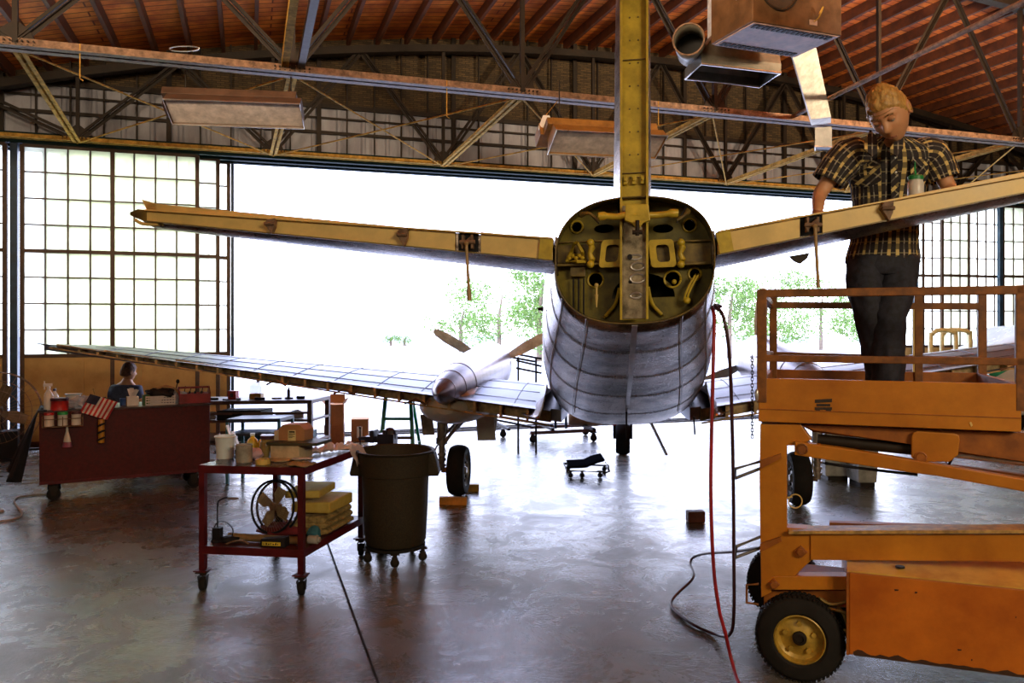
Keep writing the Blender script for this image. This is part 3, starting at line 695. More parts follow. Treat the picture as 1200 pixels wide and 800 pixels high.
# --- wings
wingm = mat('weathered_wing_skin', (.30, .31, .38), .40, .9, vs=5, bump=.12, bs=25, col2=(.17, .17, .21))
baym = mat('flap_bay_brown', (.62, .46, .24), .6, .1, var=.25, vs=12)
def wing(sg):
    def te(s_): return 3.45+.168*(s_-.75)
    def le(s_): return 5.95-.12*(s_-.75)
    def zw(s_): return 1.052+.127*(s_-.75)
    S = [.62, .9, 1.4, 2.0, 2.8, 3.8, 5.0, 6.0, 6.7, 7.0]; r = []
    for s_ in S:
        u0, u1 = te(s_)+.16, le(s_); k = (s_-.75)/6.25; th = (.17*(1-k)+.05*k)
        if s_ > 6.8: u1 = u0+.35; th = .018
        elif s_ > 6.5: u1 = u0+.75; th = .035
        n = 14; up_, lo_ = [], []
        for i in range(n+1):
            x = i/n; y = th*(.30+.70*sin(pi*min(1, x/.62)/2)) if x < .62 else th*sqrt(max(0, 1-((x-.62)/.38)**2))
            up_.append(A(sg*s_, u0+(u1-u0)*x, zw(s_)-.045+.0*x+y*1.0-.30*th*.0)); lo_.append(A(sg*s_, u0+(u1-u0)*x, zw(s_)-.045-y*.55-.04*(1-x)))
        r.append(up_+lo_[::-1][1:] if False else up_+list(reversed(lo_))[1:])
    wg = M().loft(r).build('wing', wingm, ac, smooth=True)
    b = M(); g = [s_ for s_ in S]
    def tefn(i, j):                         # upper skin running aft over the flap bay
        s_ = .72+(7.0-.72)*i; th = .17*(1-(s_-.75)/6.25)+.05*(s_-.75)/6.25
        if s_ > 6.8: th = .018
        return A(sg*s_, te(s_)+.02+.42*j, zw(s_)+ -.006 + (.30*th-.030)*(1 if j > .3 else j/.3)*1 + .0)
    def skinrow(i, j):
        s_ = .72+(7.0-.72)*i; k = (s_-.75)/6.25; th = (.17*(1-k)+.05*k)
        if s_ > 6.8: th = .018
        zt = zw(s_)-.045+th*.30
        return A(sg*s_, te(s_)+.18*j, (zw(s_))*(1-j)+(zt+.004)*j)
    b.grid(skinrow, 24, 3); b.build('upper_skin_overhang', wingm, ac, solid=.006)
    b = M()
    for i in range(len(S)-2):
        a_, c_ = S[i]+.1, S[i+1]+.1
        b.obox(A(sg*a_, te(a_)+.15, zw(a_)-.14*(1-a_/9)), A(sg*c_, te(c_)+.15, zw(c_)-.14*(1-c_/9))-A(sg*a_, te(a_)+.15, zw(a_)-.14*(1-a_/9)), FU*.012, Z*.12*(1-a_/9))
    b.build('rear_wing_spar', baym, ac)
    b = M()
    for i in range(len(S)-2):
        a_, c_ = S[i]+.1, S[i+1]+.1
        b.beam(A(sg*a_, te(a_)+.02, zw(a_)-.15*(1-a_/9)), A(sg*c_, te(c_)+.02, zw(c_)-.15*(1-c_/9)), .018, .014)
    b.build('bay_lower_lip', baym, ac)
    s_ = .95; j = 0
    while s_ < 6.4:
        h = .14*(1-s_/9); b = M(); x = sg*s_
        b.prism([A(x, te(s_)+.0, zw(s_)-.012), A(x, te(s_)+.16, zw(s_)-.012), A(x, te(s_)+.16, zw(s_)-h), A(x, te(s_)+.02, zw(s_)-h)], FR*.010)
        b.obox(A(x-.008, te(s_)-.002, zw(s_)-h), FR*.026, FU*.008, Z*(h-.01)); b.build('flap_bay_rib', baym, ac); s_ += .27
    for s_ in (2.1, 2.9, 3.7):
        b = M(); x = sg*s_; b.tube([A(x-.12, te(s_)-.01, zw(s_)-.10), A(x, te(s_)-.05, zw(s_)-.05), A(x+.10, te(s_)-.03, zw(s_)-.11), A(x+.14, te(s_), zw(s_)-.06)], .013, 8); b.build('flap_hinge', steel_rust, ac)
    # chordwise and spanwise skin laps
    for s_ in (1.1, 1.55, 2.1, 2.6, 3.1, 3.6, 4.1, 4.6, 5.1, 5.6, 6.1):
        k = (s_-.75)/6.25; th = (.17*(1-k)+.05*k); u0, u1 = te(s_)+.16, le(s_); pts = [A(sg*s_, te(s_), zw(s_)+.004)]
        for i in range(0, 11):
            x = i/16; y = th*(.30+.70*sin(pi*min(1, x/.62)/2)); pts.append(A(sg*s_, u0+(u1-u0)*x, zw(s_)-.045+y+.003))
        b = M(); b.tube(pts, .0035, 5); b.build('skin_lap', mat('dark_seam', (.24, .25, .31), .5, .7), wg)
    for fx in (.10, .30, .55):
        b = M(); pts = []
        for s_ in (.9, 1.5, 2.2, 3.0, 4.0, 5.0, 6.0, 6.4):
            k = (s_-.75)/6.25; th = (.17*(1-k)+.05*k); u0, u1 = te(s_)+.16, le(s_); y = th*(.30+.70*sin(pi*min(1, fx/.62)/2)); pts.append(A(sg*s_, u0+(u1-u0)*fx, zw(s_)-.045+y+.003))
        b.tube(pts, .003, 5); b.build('skin_lap', MATS['dark_seam'], wg)
    # root fillet
    b = M()
    def fil(i, j):
        u = 3.1+1.5*i; st = st_at(u); ss = st[2]-.03+(.36)*j*min(1, .25+i*1.5); zf = st[1]-st[4]*.55
        return A(sg*ss, u, (1-j)**2*(zf)+(1-(1-j)**2)*(zw(.9)-.06))
    b.grid(fil, 12, 8); b.build('wing_fillet', skinm, ac, smooth=True, solid=.006)
    # nacelle, propeller, undercarriage
    c = A(sg*1.8, 3.30, 1.235); ax = FU+Z*.035
    b = M(); b.lathe([(.015, 0), (.07, .08), (.125, .28), (.18, .60), (.225, .95), (.265, 1.4), (.30, 2.0), (.32, 2.9), (.34, 3.0), (.34, 3.25), (.26, 3.40), (.10, 3.42)], c, ax, 40, sx=.92)
    nc = b.build('engine_nacelle', mat('nacelle_alloy', (.34, .29, .32), .33, .9, var=.15), ac, smooth=True)
    for h_, r_ in ((.30, .129), (.62, .184), (1.0, .231)):
        b = M(); cc = c+ax*h_; x, y, d = frame(ax); b.tube([cc+x*r_*.92*cos(2*pi*i/40)+y*r_*sin(2*pi*i/40) for i in range(40)], .004, 5, closed=True); b.build('nacelle_seam', seamm, nc)
    b = M(); b.lathe([(.10, 0), (.26, .10), (.36, .30), (.41, .65), (.43, 1.2), (.30, 1.8)], A(sg*1.8, 3.66, 1.06), FU, 32, sx=.95, sy=.52); b.build('gear_fairing', mat('cream_white_fairing', (.85, .80, .70), .45, .0, var=.05), ac, smooth=True)
    pc = c+ax*3.42; b = M(); b.lathe([(.10, 0), (.10, .08), (.085, .16), (.03, .26), (.005, .28)], pc, ax, 24); b.build('propeller_spinner', alu_clean, ac, smooth=True)
    x, y, d = frame(ax)
    for a in ((radians(28), radians(150), radians(270)) if sg < 0 else (radians(85), radians(205), radians(325))):
        e = FR*cos(a)+Z*sin(a); t = (FR*-sin(a)+Z*cos(a)); pc2 = pc+ax*.06
        rr = []
        for q, wd, tw in ((.06, .03, .9), (.25, .06, .8), (.5, .085, .55), (.75, .080, .4), (.92, .055, .3), (.96, .02, .3)):
            cdir = t*cos(tw)+FU*sin(tw); nd = FU*cos(tw)-t*sin(tw); rr.append([pc2+e*q+cdir*wd, pc2+e*q+nd*.012, pc2+e*q-cdir*wd, pc2+e*q-nd*.012])
        M().loft(rr).build('propeller_blade', mat('pale_blade', (.85, .82, .75), .4, .0), ac, smooth=True)
    gx = sg*1.98; wc = A(sg*1.79, 4.32, .275, False)
    b = M(); b.cyl(A(gx, 4.32, 1.0, 0), A(gx, 4.32, .58, 0), .052); b.cyl(A(gx, 4.32, .60, 0), A(gx, 4.32, .27, 0), .034); b.cyl(A(gx, 4.32, .63, 0), A(gx, 4.32, .56, 0), .062)
    for z_ in (.9, .8, .46, .40, .34): b.cyl(A(gx, 4.32, z_, 0), A(gx, 4.32, z_-.025, 0), .048)
    b.tube(catmull([A(gx+.05, 4.26, .95, 0), A(gx+.07, 4.25, .7, 0), A(gx-.06, 4.26, .5, 0), A(gx-.03, 4.28, .3, 0)], 5), .009, 6)
    b.prism([A(gx-.01, 4.37, .56, 0), A(gx-.01, 4.52, .45, 0), A(gx-.01, 4.37, .30, 0)], FR*.02)
    stt = b.build('landing_gear_strut', mat('grimy_strut_metal', (.36, .30, .25), .4, .5, var=.3), ac, smooth=True)
    for dx in (-.03, .035):
        b = M(); b.cyl(A(gx-sg*.02+dx, 4.36, .62, 0), A(gx-sg*.40+dx, 4.95, 1.05, 0), .017); b.build('drag_brace', MATS['grimy_strut_metal'], ac)
    b = M(); b.cyl(A(gx-sg*.02, 4.30, .55, 0), A(gx-sg*.33, 4.25, .98, 0), .020); b.build('side_brace', MATS['grimy_strut_metal'], ac)
    b = M(); b.cyl(A(gx, 4.32, .275, 0), A(sg*1.72, 4.32, .275, 0), .03); b.build('axle', steel_rust, ac)
    tyre = lambda c, axd, R_, wd: M().lathe([(R_*.60, -wd*.42), (R_*.74, -wd*.52), (R_*.90, -wd*.48), (R_*.975, -wd*.32), (R_, -wd*.14), (R_, wd*.14), (R_*.975, wd*.32), (R_*.90, wd*.48), (R_*.74, wd*.52), (R_*.60, wd*.42)], c, axd, 48, caps=False)
    ty = tyre(wc, FR, .275, .19).build('tyre', rubber, ac, smooth=True)
    b = M(); b.lathe([(.03, -.09), (.05, -.06), (.155, -.05), (.168, -.085), (.168, .085), (.155, .05), (.05, .06), (.03, .09)], wc, FR, 32); wh = b.build('wheel_hub', mat('grey_hub', (.40, .38, .36), .4, .5, var=.2), ac, smooth=True)
    b = M()
    for i in range(8):
        a = 2*pi*i/8; b.cyl(wc+FU*.11*cos(a)+Z*.11*sin(a)-FR*.075, wc+FU*.11*cos(a)+Z*.11*sin(a)+FR*.075, .016, n=8)
    b.build('hub_bolts', steel_dark, wh)
    # gear doors hanging down
    for (dx, du, wd, h_, zt, m_) in ((-.13, 4.1, .12, .22, .90, 'grimy_strut_metal'), (.42, 4.6, .20, .42, .98, 'cream_white_fairing')):
        x_ = gx-sg*0+(dx if sg < 0 else -dx); p = A(x_-wd/2, du, zt, 0); b = M(); b.obox(p, FR*wd+FU*.05, -Z*h_+FR*(.03), FU*.012); b.build('gear_door', MATS[m_], ac, bevel=.004)
    return wg
wing(-1); wing(1)
b = M(); nw = A(.02, 7.35, .225, 0); b.lathe([(.12, -.09), (.20, -.10), (.225, -.05), (.225, .05), (.20, .10), (.12, .09)], nw, FR, 40); b.build('nose_tyre', rubber, ac, smooth=True)
b = M(); b.cyl(A(.02, 7.35, .85, 0), A(.02, 7.35, .5, 0), .05); b.cyl(A(.14, 7.35, .5, 0), A(.14, 7.35, .225, 0), .02); b.cyl(A(-.10, 7.35, .5, 0), A(-.10, 7.35, .225, 0), .02); b.cyl(A(-.12, 7.35, .5, 0), A(.16, 7.35, .5, 0), .03); b.build('nose_gear_fork', steel_dark, ac)
b = M(); b.beam(A(.24, 6.9, .85, 0), A(.62, 7.0, .06, 0), .06, .03); b.build('nose_gear_door', MATS['grey_hub'], ac)
b = M(); b.sphere(A(-.10, 7.2, .46, 0), (.04, .03, .03), 10); b.build('warning_flag', mat('red_flag', (.6, .02, .02), .6), ac)
b = M(); b.cyl(A(0, 2.6, 1.14), A(0, 2.62, .88), .008); b.build('belly_antenna', black, ac)
b = M(); b.cyl(A(.62, 3.2, 1.0), A(.63, 3.2, .84), .008); b.build('belly_antenna', black, ac)
b = M(); p = A(-.60, 1.9, 2.0); b.cyl(p, p-FR*.09, .012); b.sphere(p-FR*.05, .02, 8); b.build('static_port_probe', black, ac)
# ================================================================== THE WORK PLATFORM LIFT
lf = root('work_platform_lift', L(0, 0, 0), 'scuffed orange work platform lift with guard rails, standing on rubber tyres at the right', 'platform lift')
def lpoly(name, pts, b0, th, mt, parent=None, bev=.003, mtx=None):    # a plate cut to an outline on a lengthwise plane
    b = M(); b.prism([LP(x, y, b0) for x, y in pts], LB*th); return b.build(name, mt, parent or lf, bevel=bev)
EXT = 1.9                                                             # how far the machine runs on past the picture
# platform: near side panel, floor, far panel
p0, p1, p2, p3 = LP(889, 443, 0), LP(1197, 446, 0), LP(1197, 507, 0), LP(889, 495, 0)
zf = p0.z; zb = 1.345; AE = (p1-LO).dot(LA)
b = M(); b.obox(L(-.005, 0, zb), LA*(AE+.005), LB*.03, Z*(zf-zb)); pan = b.build('side_panel', orange, lf, bevel=.004)
b = M(); b.obox(L(-.008, -.004, zb+.065), LA*(AE+.008), LB*.006, Z*.004); b.build('panel_fold', orange_dk, pan)
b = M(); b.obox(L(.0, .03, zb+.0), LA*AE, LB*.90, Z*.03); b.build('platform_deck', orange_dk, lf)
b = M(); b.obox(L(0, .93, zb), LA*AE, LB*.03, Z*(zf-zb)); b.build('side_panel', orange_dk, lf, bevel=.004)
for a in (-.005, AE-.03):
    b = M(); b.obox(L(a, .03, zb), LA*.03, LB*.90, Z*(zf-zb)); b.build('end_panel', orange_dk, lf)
# guard rails
RM = mat('brown_orange_rail', (.30, .105, .015), .5, 0, col2=(.13, .045, .010), vs=12)
RT, RMZ = 2.045, 1.70
def rail(a, c, hw=.042): b = M(); b.beam(a, c, .035, hw); return b.build('guard_rail', RM, lf, bevel=.004)
for zz, bb, hw in ((RT-.022, .015, .042), (RMZ-.02, .015, .036), (RT-.06, .935, .040), (RMZ-.03, .935, .034)): rail(L(0, bb, zz), L(AE+.02, bb, zz-(.02 if bb > .5 else 0)), hw)
for zz in (RT-.03, RMZ): rail(L(.015, .03, zz), L(.015, .93, zz-.03))
for a, bb, wd in ((.012, .015, .05), (AE+.005, .015, .055), (.03, .935, .045), (.86, .935, .045), (AE, .935, .045)):
    b = M(); b.beam(L(a, bb, zb+.1), L(a, bb, RT), wd, .035, up=LB); b.build('rail_post', RM, lf, bevel=.004)
b = M(); b.beam(L(.835, .935, zf), L(.835, .935, RT-.09), .012, .03, up=LB); b.build('rail_post', cream, lf)
# maker's worn plate: smudged stencil of a small machine
dm = mat('worn_stencil_black', (.05, .03, .02), .7)
for poly in ([(955, 468), (975, 467), (975, 471), (955, 472)], [(957, 473), (973, 473), (973, 476), (957, 476)], [(955, 477), (975, 477), (975, 480), (955, 480)], [(956, 480), (961, 480), (961, 482), (956, 482)], [(968, 480), (974, 480), (974, 482), (968, 482)]):
    b = M(); b.prism([LP(x, y, -.001) for x, y in poly], -LB*.002); b.build('stencil_mark', dm, pan)
b = M(); b.prism([LP(x, y, -.001) for x, y in ((1136, 495), (1138, 494), (1140, 498), (1138, 500))], -LB*.002); b.build('paint_chip', cream, pan)
# column and platform underframe
lpoly('lift_column', [(891, 497), (938, 497), (951, 515), (934, 522), (922, 522), (922, 618), (950, 620), (950, 657), (931, 675), (905, 675), (904, 694), (892, 700), (890, 560)], .03, .10, orange)
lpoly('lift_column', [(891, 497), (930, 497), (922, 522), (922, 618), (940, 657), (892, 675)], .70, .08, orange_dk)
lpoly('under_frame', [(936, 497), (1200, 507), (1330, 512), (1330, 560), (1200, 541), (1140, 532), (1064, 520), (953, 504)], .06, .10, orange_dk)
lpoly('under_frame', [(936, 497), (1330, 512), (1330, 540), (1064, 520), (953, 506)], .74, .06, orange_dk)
tabp = [(1068, 512), (1070, 507), (1075, 505), (1119, 508), (1124, 510), (1125, 515), (1123, 533), (1113, 541), (1076, 541), (1068, 536)]
tab_ = lpoly('pivot_plate', tabp, .03, .02, orange, bev=.006)
lpoly('scissor_arm', [(931, 517), (1000, 527), (1200, 561), (1340, 585), (1340, 602), (1200, 576), (1100, 558), (1062, 553), (931, 533)], .0, .06, orange, bev=.006)
lpoly('scissor_arm', [(950, 522), (1200, 556), (1340, 580), (1340, 598), (1200, 574), (1100, 556), (950, 535)], .66, .05, orange_dk)
b = M(); b.cyl(LP(958, 515, .12), LP(1068, 526, .12), .030, n=20); b.build('hydraulic_cylinder', steel_dark, lf, smooth=True)
b = M(); b.cyl(LP(1068, 526, .12), LP(1290, 552, .12), .018, n=16); b.build('hydraulic_rod', alu_clean, lf, smooth=True)
b = M(); b.tube(catmull([LP(964, 542, .05), LP(990, 546, .04), LP(1030, 551, .05), LP(1075, 556, .05)], 5), .008, 6); b.build('hydraulic_hose', black, lf, smooth=True)
b = M(); b.tube([LP(1104, 531, .3), LP(1111, 546, .3), LP(1118, 531, .3)], .012, 6); b.build('stay_bar', steel_dark, lf)
def pin(px, py, bb, r=.026, sq=True, parent=None):
    p = LP(px, py, bb); b = M(); b.tube([p+LA*r*cos(a)+Z*r*sin(a) for a in [2*pi*i/20 for i in range(20)]], .0035, 6, closed=True)
    b.cyl(p-LB*.006, p+LB*.01, r*.8, n=20); return b.build('pivot_pin', orange_dk, parent or lf, smooth=True)
pin(940, 526, -.005); pin(1079, 536, .025)
for (x, y, r_) in ((938.5, 646, .024), (907, 684, .022)):
    p = LP(x, y, .025); b = M(); b.cyl(p+LB*.01, p-LB*.012, r_*1.35, n=4); b.cyl(p, p-LB*.026, r_*.85, n=6); b.build('pivot_bolt', orange_dk, lf, bevel=.002)
# lower arms; top flange painted paler, as if lit from above
lpoly('lower_arm', [(926, 626), (1200, 626), (1340, 624), (1340, 668), (1200, 658), (950, 656), (950, 627)], .02, .06, orange, bev=.004)
b = M(); q0, q1 = LP(924, 622, -.01), LP(1350, 620, -.01); b.obox(q0, q1-q0, LB*.12, -Z*.018); b.build('lower_arm_flange', mat('pale_lit_flange', (.50, .30, .09), .5, 0, var=.25, vs=20), lf, bevel=.003)
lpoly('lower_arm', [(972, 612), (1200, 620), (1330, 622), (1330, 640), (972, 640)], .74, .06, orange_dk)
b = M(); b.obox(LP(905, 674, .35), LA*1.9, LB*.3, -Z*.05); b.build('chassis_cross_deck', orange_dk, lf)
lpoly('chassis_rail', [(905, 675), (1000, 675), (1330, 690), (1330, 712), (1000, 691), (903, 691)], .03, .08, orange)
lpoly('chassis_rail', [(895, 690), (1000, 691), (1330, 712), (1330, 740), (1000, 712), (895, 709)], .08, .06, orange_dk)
for pts in ([(960, 700, .05), (975, 708, .03), (1000, 702, .05)], [(968, 712, .05), (985, 716, .02), (1004, 724, .04)], [(965, 722, .06), (988, 738, .03), (1004, 742, .05)], [(978, 706, .1), (990, 722, .05), (997, 752, .06)]):
    b = M(); b.tube(catmull([LP(*p) for p in pts], 5), .009, 6); b.build('hydraulic_hose', mat('brass_pipe', (.35, .25, .08), .4, .5), lf, smooth=True)
lpoly('axle_beam', [(930, 712), (1000, 712), (1000, 745), (975, 748), (930, 740)], .14, .10, steel_dark)
# big housing
q = [LP(995, 670, -.05), LP(997, 767, -.05)]
bx = M(); zt, zb2 = q[0].z, q[1].z; a0 = (q[0]-LO).dot(LA)
bx.obox(L(a0, -.05, zb2), LA*(EXT+.4), LB*1.05, Z*(zt-zb2)); 
for v in bx.bm.verts:
    if v.co.z > zt-.01 and (v.co-LO).dot(LB) > .5: v.co.z += .00
hous = bx.build('power_housing', mat('reddish_orange_paint', (.66, .185, .012), .42, 0, col2=(.42, .10, .008), vs=2.6, bump=.1, bs=90), lf, bevel=.006)
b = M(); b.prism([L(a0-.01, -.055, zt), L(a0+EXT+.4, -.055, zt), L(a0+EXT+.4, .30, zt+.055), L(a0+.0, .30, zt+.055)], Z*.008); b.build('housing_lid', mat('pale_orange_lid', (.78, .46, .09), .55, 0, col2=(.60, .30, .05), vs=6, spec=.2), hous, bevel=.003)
b = M(); c_ = L(a0+.24, .03, zt+.025); b.cyl(c_, c_+Z*.008, .022, n=20); b.build('lid_knob', steel_dark, hous)
b = M(); b.obox(L(a0-.012, -.058, zb2), LA*.012, LB*.06, Z*(zt-zb2)); b.build('housing_edge', orange_dk, hous)
rust = mat('rusted_paint_edge', (.06, .025, .012), .85)
b = M(); random.seed(3); n = 70; up_ = []
for i in range(n+1):
    up_.append(L(a0+.02+(EXT*.75)*i/n, -.0515, zb2+.012+.028*max(0, noise.noise(V((i*.35, 0, 0)))+.25)*(1-.4*i/n)))
b.prism(up_+[L(a0+.02+EXT*.75, -.0515, zb2+.001), L(a0+.02, -.0515, zb2+.001)], -LB*.0015); b.build('rust_edge', rust, hous)
for x, y, ww in ((1122, 760, .018), (1048, 690, .02), (1072, 693, .012), (1138, 772, .006), (1190, 722, .004)):
    p = LP(x, y, -.052); b = M(); b.prism([p, p+LA*ww, p+LA*ww*.9-Z*.006, p+LA*.1*ww-Z*.009], -LB*.0012); b.build('paint_scar', rust, hous)
# wheels
def tyre2(c, R_, wd, name='tyre'):
    ax = LB; b = M(); b.lathe([(R_*.56, -wd*.40), (R_*.64, -wd*.50), (R_*.88, -wd*.50), (R_*.965, -wd*.42), (R_, -wd*.28), (R_, wd*.28), (R_*.965, wd*.42), (R_*.88, wd*.5), (R_*.64, wd*.5), (R_*.56, wd*.4)], c, ax, 64, caps=False)
    x, y, d = frame(ax)
    for i in range(56):                     # tread blocks
        a = 2*pi*i/56
        for j, o_ in enumerate((-.34, -.12, .12, .34)):
            aa = a+(.03 if j % 2 else 0); e = x*cos(aa)+y*sin(aa); t_ = x*-sin(aa)+y*cos(aa)
            b.obox(c+e*(R_*.985)+ax*wd*o_-ax*wd*.08-t_*R_*.032, ax*wd*.17, t_*R_*.064, e*R_*.034)
    return b
def wheel(c, R_, wd, parts=True):
    ty = tyre2(c, R_, wd).build('tyre', rubber, lf, smooth=True)
    hm = mat('ochre_wheel_rim', (.52, .33, .05), .4, .1, var=.2, vs=14)
    s_ = -1
    b = M(); ax = -LB; b.lathe([(R_*.60, -wd*.1), (R_*.60, wd*.42), (R_*.56, wd*.46), (R_*.545, wd*.40), (R_*.52, wd*.20), (R_*.44, wd*.12), (R_*.30, wd*.16), (R_*.22, wd*.24), (R_*.10, wd*.26)], c, ax, 48); rim = b.build('wheel_rim', hm, ty, smooth=True)
    x, y, d = frame(ax)
    for i in range(5):
        a = 2*pi*i/5+.3; p = c+x*R_*.34*cos(a)+y*R_*.34*sin(a)+ax*wd*.16; b = M(); b.cyl(p, p+ax*.018, .014, n=6); b.build('wheel_nut', hm, ty)
    b = M(); b.lathe([(R_*.17, wd*.2), (R_*.16, wd*.34), (R_*.10, wd*.36), (R_*.09, wd*.30)], c, ax, 24); b.build('hub_cap', steel_dark, ty, smooth=True)
wc = LP(937, 749, .02); wc.z = .222; wheel(wc+LB*.03, .219, .15)
wc2 = LP(898, 672, .85); wc2.z = .222; wheel(wc2+LB*.1+LA*.10, .219, .15)
wheel(wc+LB*.03+LA*2.2, .219, .15); wheel(wc2+LB*.1+LA*2.3, .219, .15)
b = M(); b.cyl(wc+LB*.1, wc2+LA*.1+LB*.1, .03); b.build('axle', steel_dark, lf)
# access steps and handles on the left end
sm_ = mat('black_step_bar', (.05, .035, .03), .4, .3)
for y0 in (549, 640):
    A_, B_, C_, D_ = LP(893, y0-9, .05), LP(862, y0, -.02), LP(862, y0+11, -.02), LP(893, y0-1, .05)
    if y0 == 640: A_, B_, C_, D_ = LP(893, 628, .05), LP(863, 640, -.02), LP(862, 653, -.02), LP(893, 641, .05)
    b = M(); b.tube([A_, B_, C_, D_], .009, 8); st_ = b.build('access_step', sm_, lf)
    y1 = y0+(-6 if y0 == 549 else 0)
    b = M(); b.prism([LP(891, y1-4, .02), LP(915, y1-12, .02), LP(916, y1-7, .02), LP(891, y1+6, .02)], -LB*.02); b.build('step_bracket', orange_dk, lf)
b = M(); b.tube([LP(889, 684, .05), LP(875, 685, .05), LP(875, 706, .05), LP(889, 708, .05)], .007, 8); b.build('tie_handle', RM, lf)
b = M(); b.tube([LP(932+8*cos(a), 587+8*sin(a), .15) for a in [2*pi*i/20 for i in range(20)]], .0035, 6, closed=True); b.cyl(LP(922, 583, .12), LP(928, 582, .15), .004); b.build('ring_pin', cream, lf)
b = M()
for i in range(26):                        # safety chain: linked ovals
    p = LP(881.5, 418, .03)+V((0, 0, -.0170*i)); e = LA if i % 2 else LB
    b.tube([p+e*.0065*cos(a)+Z*.012*sin(a) for a in [2*pi*j/10 for j in range(10)]], .0022, 5, closed=True)
b.build('safety_chain', steel_dark, lf)
b = M(); b.tube([LP(890, 418, .03), LP(879, 418, .03)], .004, 6); b.build('chain_hook', steel_dark, lf)
b = M(); p = LP(887, 463, .0); b.sphere(p, (.012, .01, .035), 12); b.build('latch', alu_clean, lf, smooth=True)

# hoses hanging from the tail and lying on the floor
hr = mat('red_air_hose', (.36, .015, .02), .45); hk = mat('black_air_hose', (.05, .012, .016), .4)
def hose(name, pts, r, m_, label, cat='hose', k=10, g=None):
    o = M().tube(catmull(pts, k), r, 10).build(name, m_, smooth='all'); return tag(o, label, cat, g)
hose('air_hose', [A(.47, .30, 1.93), P(834.5, 360, 4.35), P(837, 372, 4.25), P(836, 420, 4.2), P(834, 500, 4.2), P(833, 580, 4.2), P(836, 660, 4.2), P(842, 710, 4.2), P(850, 742, 4.22), P(857, 772, 4.25), V((1.165, 4.05, .012)), V((1.20, 3.7, .012)), V((1.22, 3.2, .012))], .0095, hr, 'red air hose hanging from the aircraft tail down to the floor', 'hose')
hose('air_hose', [A(.48, .26, 1.945), P(838, 358, 4.30), P(848, 372, 4.2), P(855, 420, 4.2), P(858, 500, 4.25), P(859.5, 580, 4.3), P(860, 660, 4.35), P(860, 715, 4.4), P(856, 742, 4.5), V((1.22, 4.72, .02)), V((1.10, 4.95, .012)), V((1.06, 5.3, .012)), P(812, 677, 5.6), P(809, 660, 5.9), P(814, 652, 5.9), P(830, 648, 5.5), P(860, 646, 4.9), LP(897, 640, .12)], .0095, hk, 'dark air hose looping over the floor from the tail to the orange lift', 'hose')
# ================================================================== PEOPLE
def skinbody(nodes, edges, name, mt, parent, rootn=0, levels=2):      # nodes: (point, rx, ry); grown with the skin modifier
    me = bpy.data.meshes.new(name); me.from_pydata([n_[0]-ORG[parent.name] if parent else n_[0] for n_ in nodes], edges, [])
    o = bpy.data.objects.new(name, me); C.objects.link(o)
    o.modifiers.new('skin', 'SKIN'); sv = me.skin_vertices[0].data
    for i, n_ in enumerate(nodes): sv[i].radius = (n_[1], n_[2]); sv[i].use_root = (i == rootn)
    s_ = o.modifiers.new('sub', 'SUBSURF'); s_.levels = levels; s_.render_levels = levels
    dg = bpy.context.evaluated_depsgraph_get(); m2 = bpy.data.meshes.new_from_object(o.evaluated_get(dg)); bpy.data.objects.remove(o)
    b = M(); b.bm.from_mesh(m2); bpy.data.meshes.remove(m2); return b
def head_into(b, T, s=1.0, mi=0):                 # face looks along -Y in its own frame; T carries it to the body's frame
    n, m = 48, 36; rows = []
    for j in range(m+1):
        ph = pi*j/m; row = []
        for i in range(n):
            th = 2*pi*i/n; d = V((sin(ph)*sin(th), -sin(ph)*cos(th), cos(ph)))
            x, y, z = d.x*.074, d.y*(.090 if d.y < 0 else .100), d.z*.118
            lowf = max(0, -d.z)
            x *= 1-.30*lowf**1.3; 
            if d.y < 0: y *= 1-.10*lowf
            else: y *= 1-.42*lowf
            if z < -.02 and d.y < 0: y -= .010*lowf
            def gs(cx, cz, wx, wz): return math.exp(-((x-cx)/wx)**2-((z-cz)/wz)**2)
            if d.y < 0:
                f_ = -d.y
                y -= f_*(.026*gs(0, -.022, .011, .014)+.016*gs(0, 0, .008, .022))      # nose
                y += f_*.016*(gs(.031, .014, .018, .011)+gs(-.031, .014, .018, .011))    # sockets
                y -= f_*.007*(gs(.030, .034, .022, .008)+gs(-.030, .034, .022, .008))    # brows
                y -= f_*.007*gs(0, -.058, .020, .006); y -= f_*.007*gs(0, -.071, .017, .006); y += f_*.005*gs(0, -.0645, .018, .0028)   # lips
                y -= f_*.010*gs(0, -.098, .020, .014)                                      # chin
                y -= f_*.006*(gs(.045, -.015, .018, .018)+gs(-.045, -.015, .018, .018))
            row.append(b.v(T @ (V((x, y, z))*s)))
        rows.append(row)
    for j in range(m):
        for i in range(n): b.f([rows[j][i], rows[j][(i+1) % n], rows[j+1][(i+1) % n], rows[j+1][i]], mi)
    for sx in (-1, 1):                           # ears
        rr = []
        for k in range(12):
            a = 2*pi*k/12; rr.append((cos(a), sin(a)))
        rings = [[T @ (V((sx*(.066+.004), .006+c*.012, -.004+d_*.022))*s) for c, d_ in rr], [T @ (V((sx*(.082), .014+c*.019, -.002+d_*.032))*s) for c, d_ in rr], [T @ (V((sx*.080, .013+c*.012, -.002+d_*.022))*s) for c, d_ in rr]]
        b.loft(rings, mi=mi)
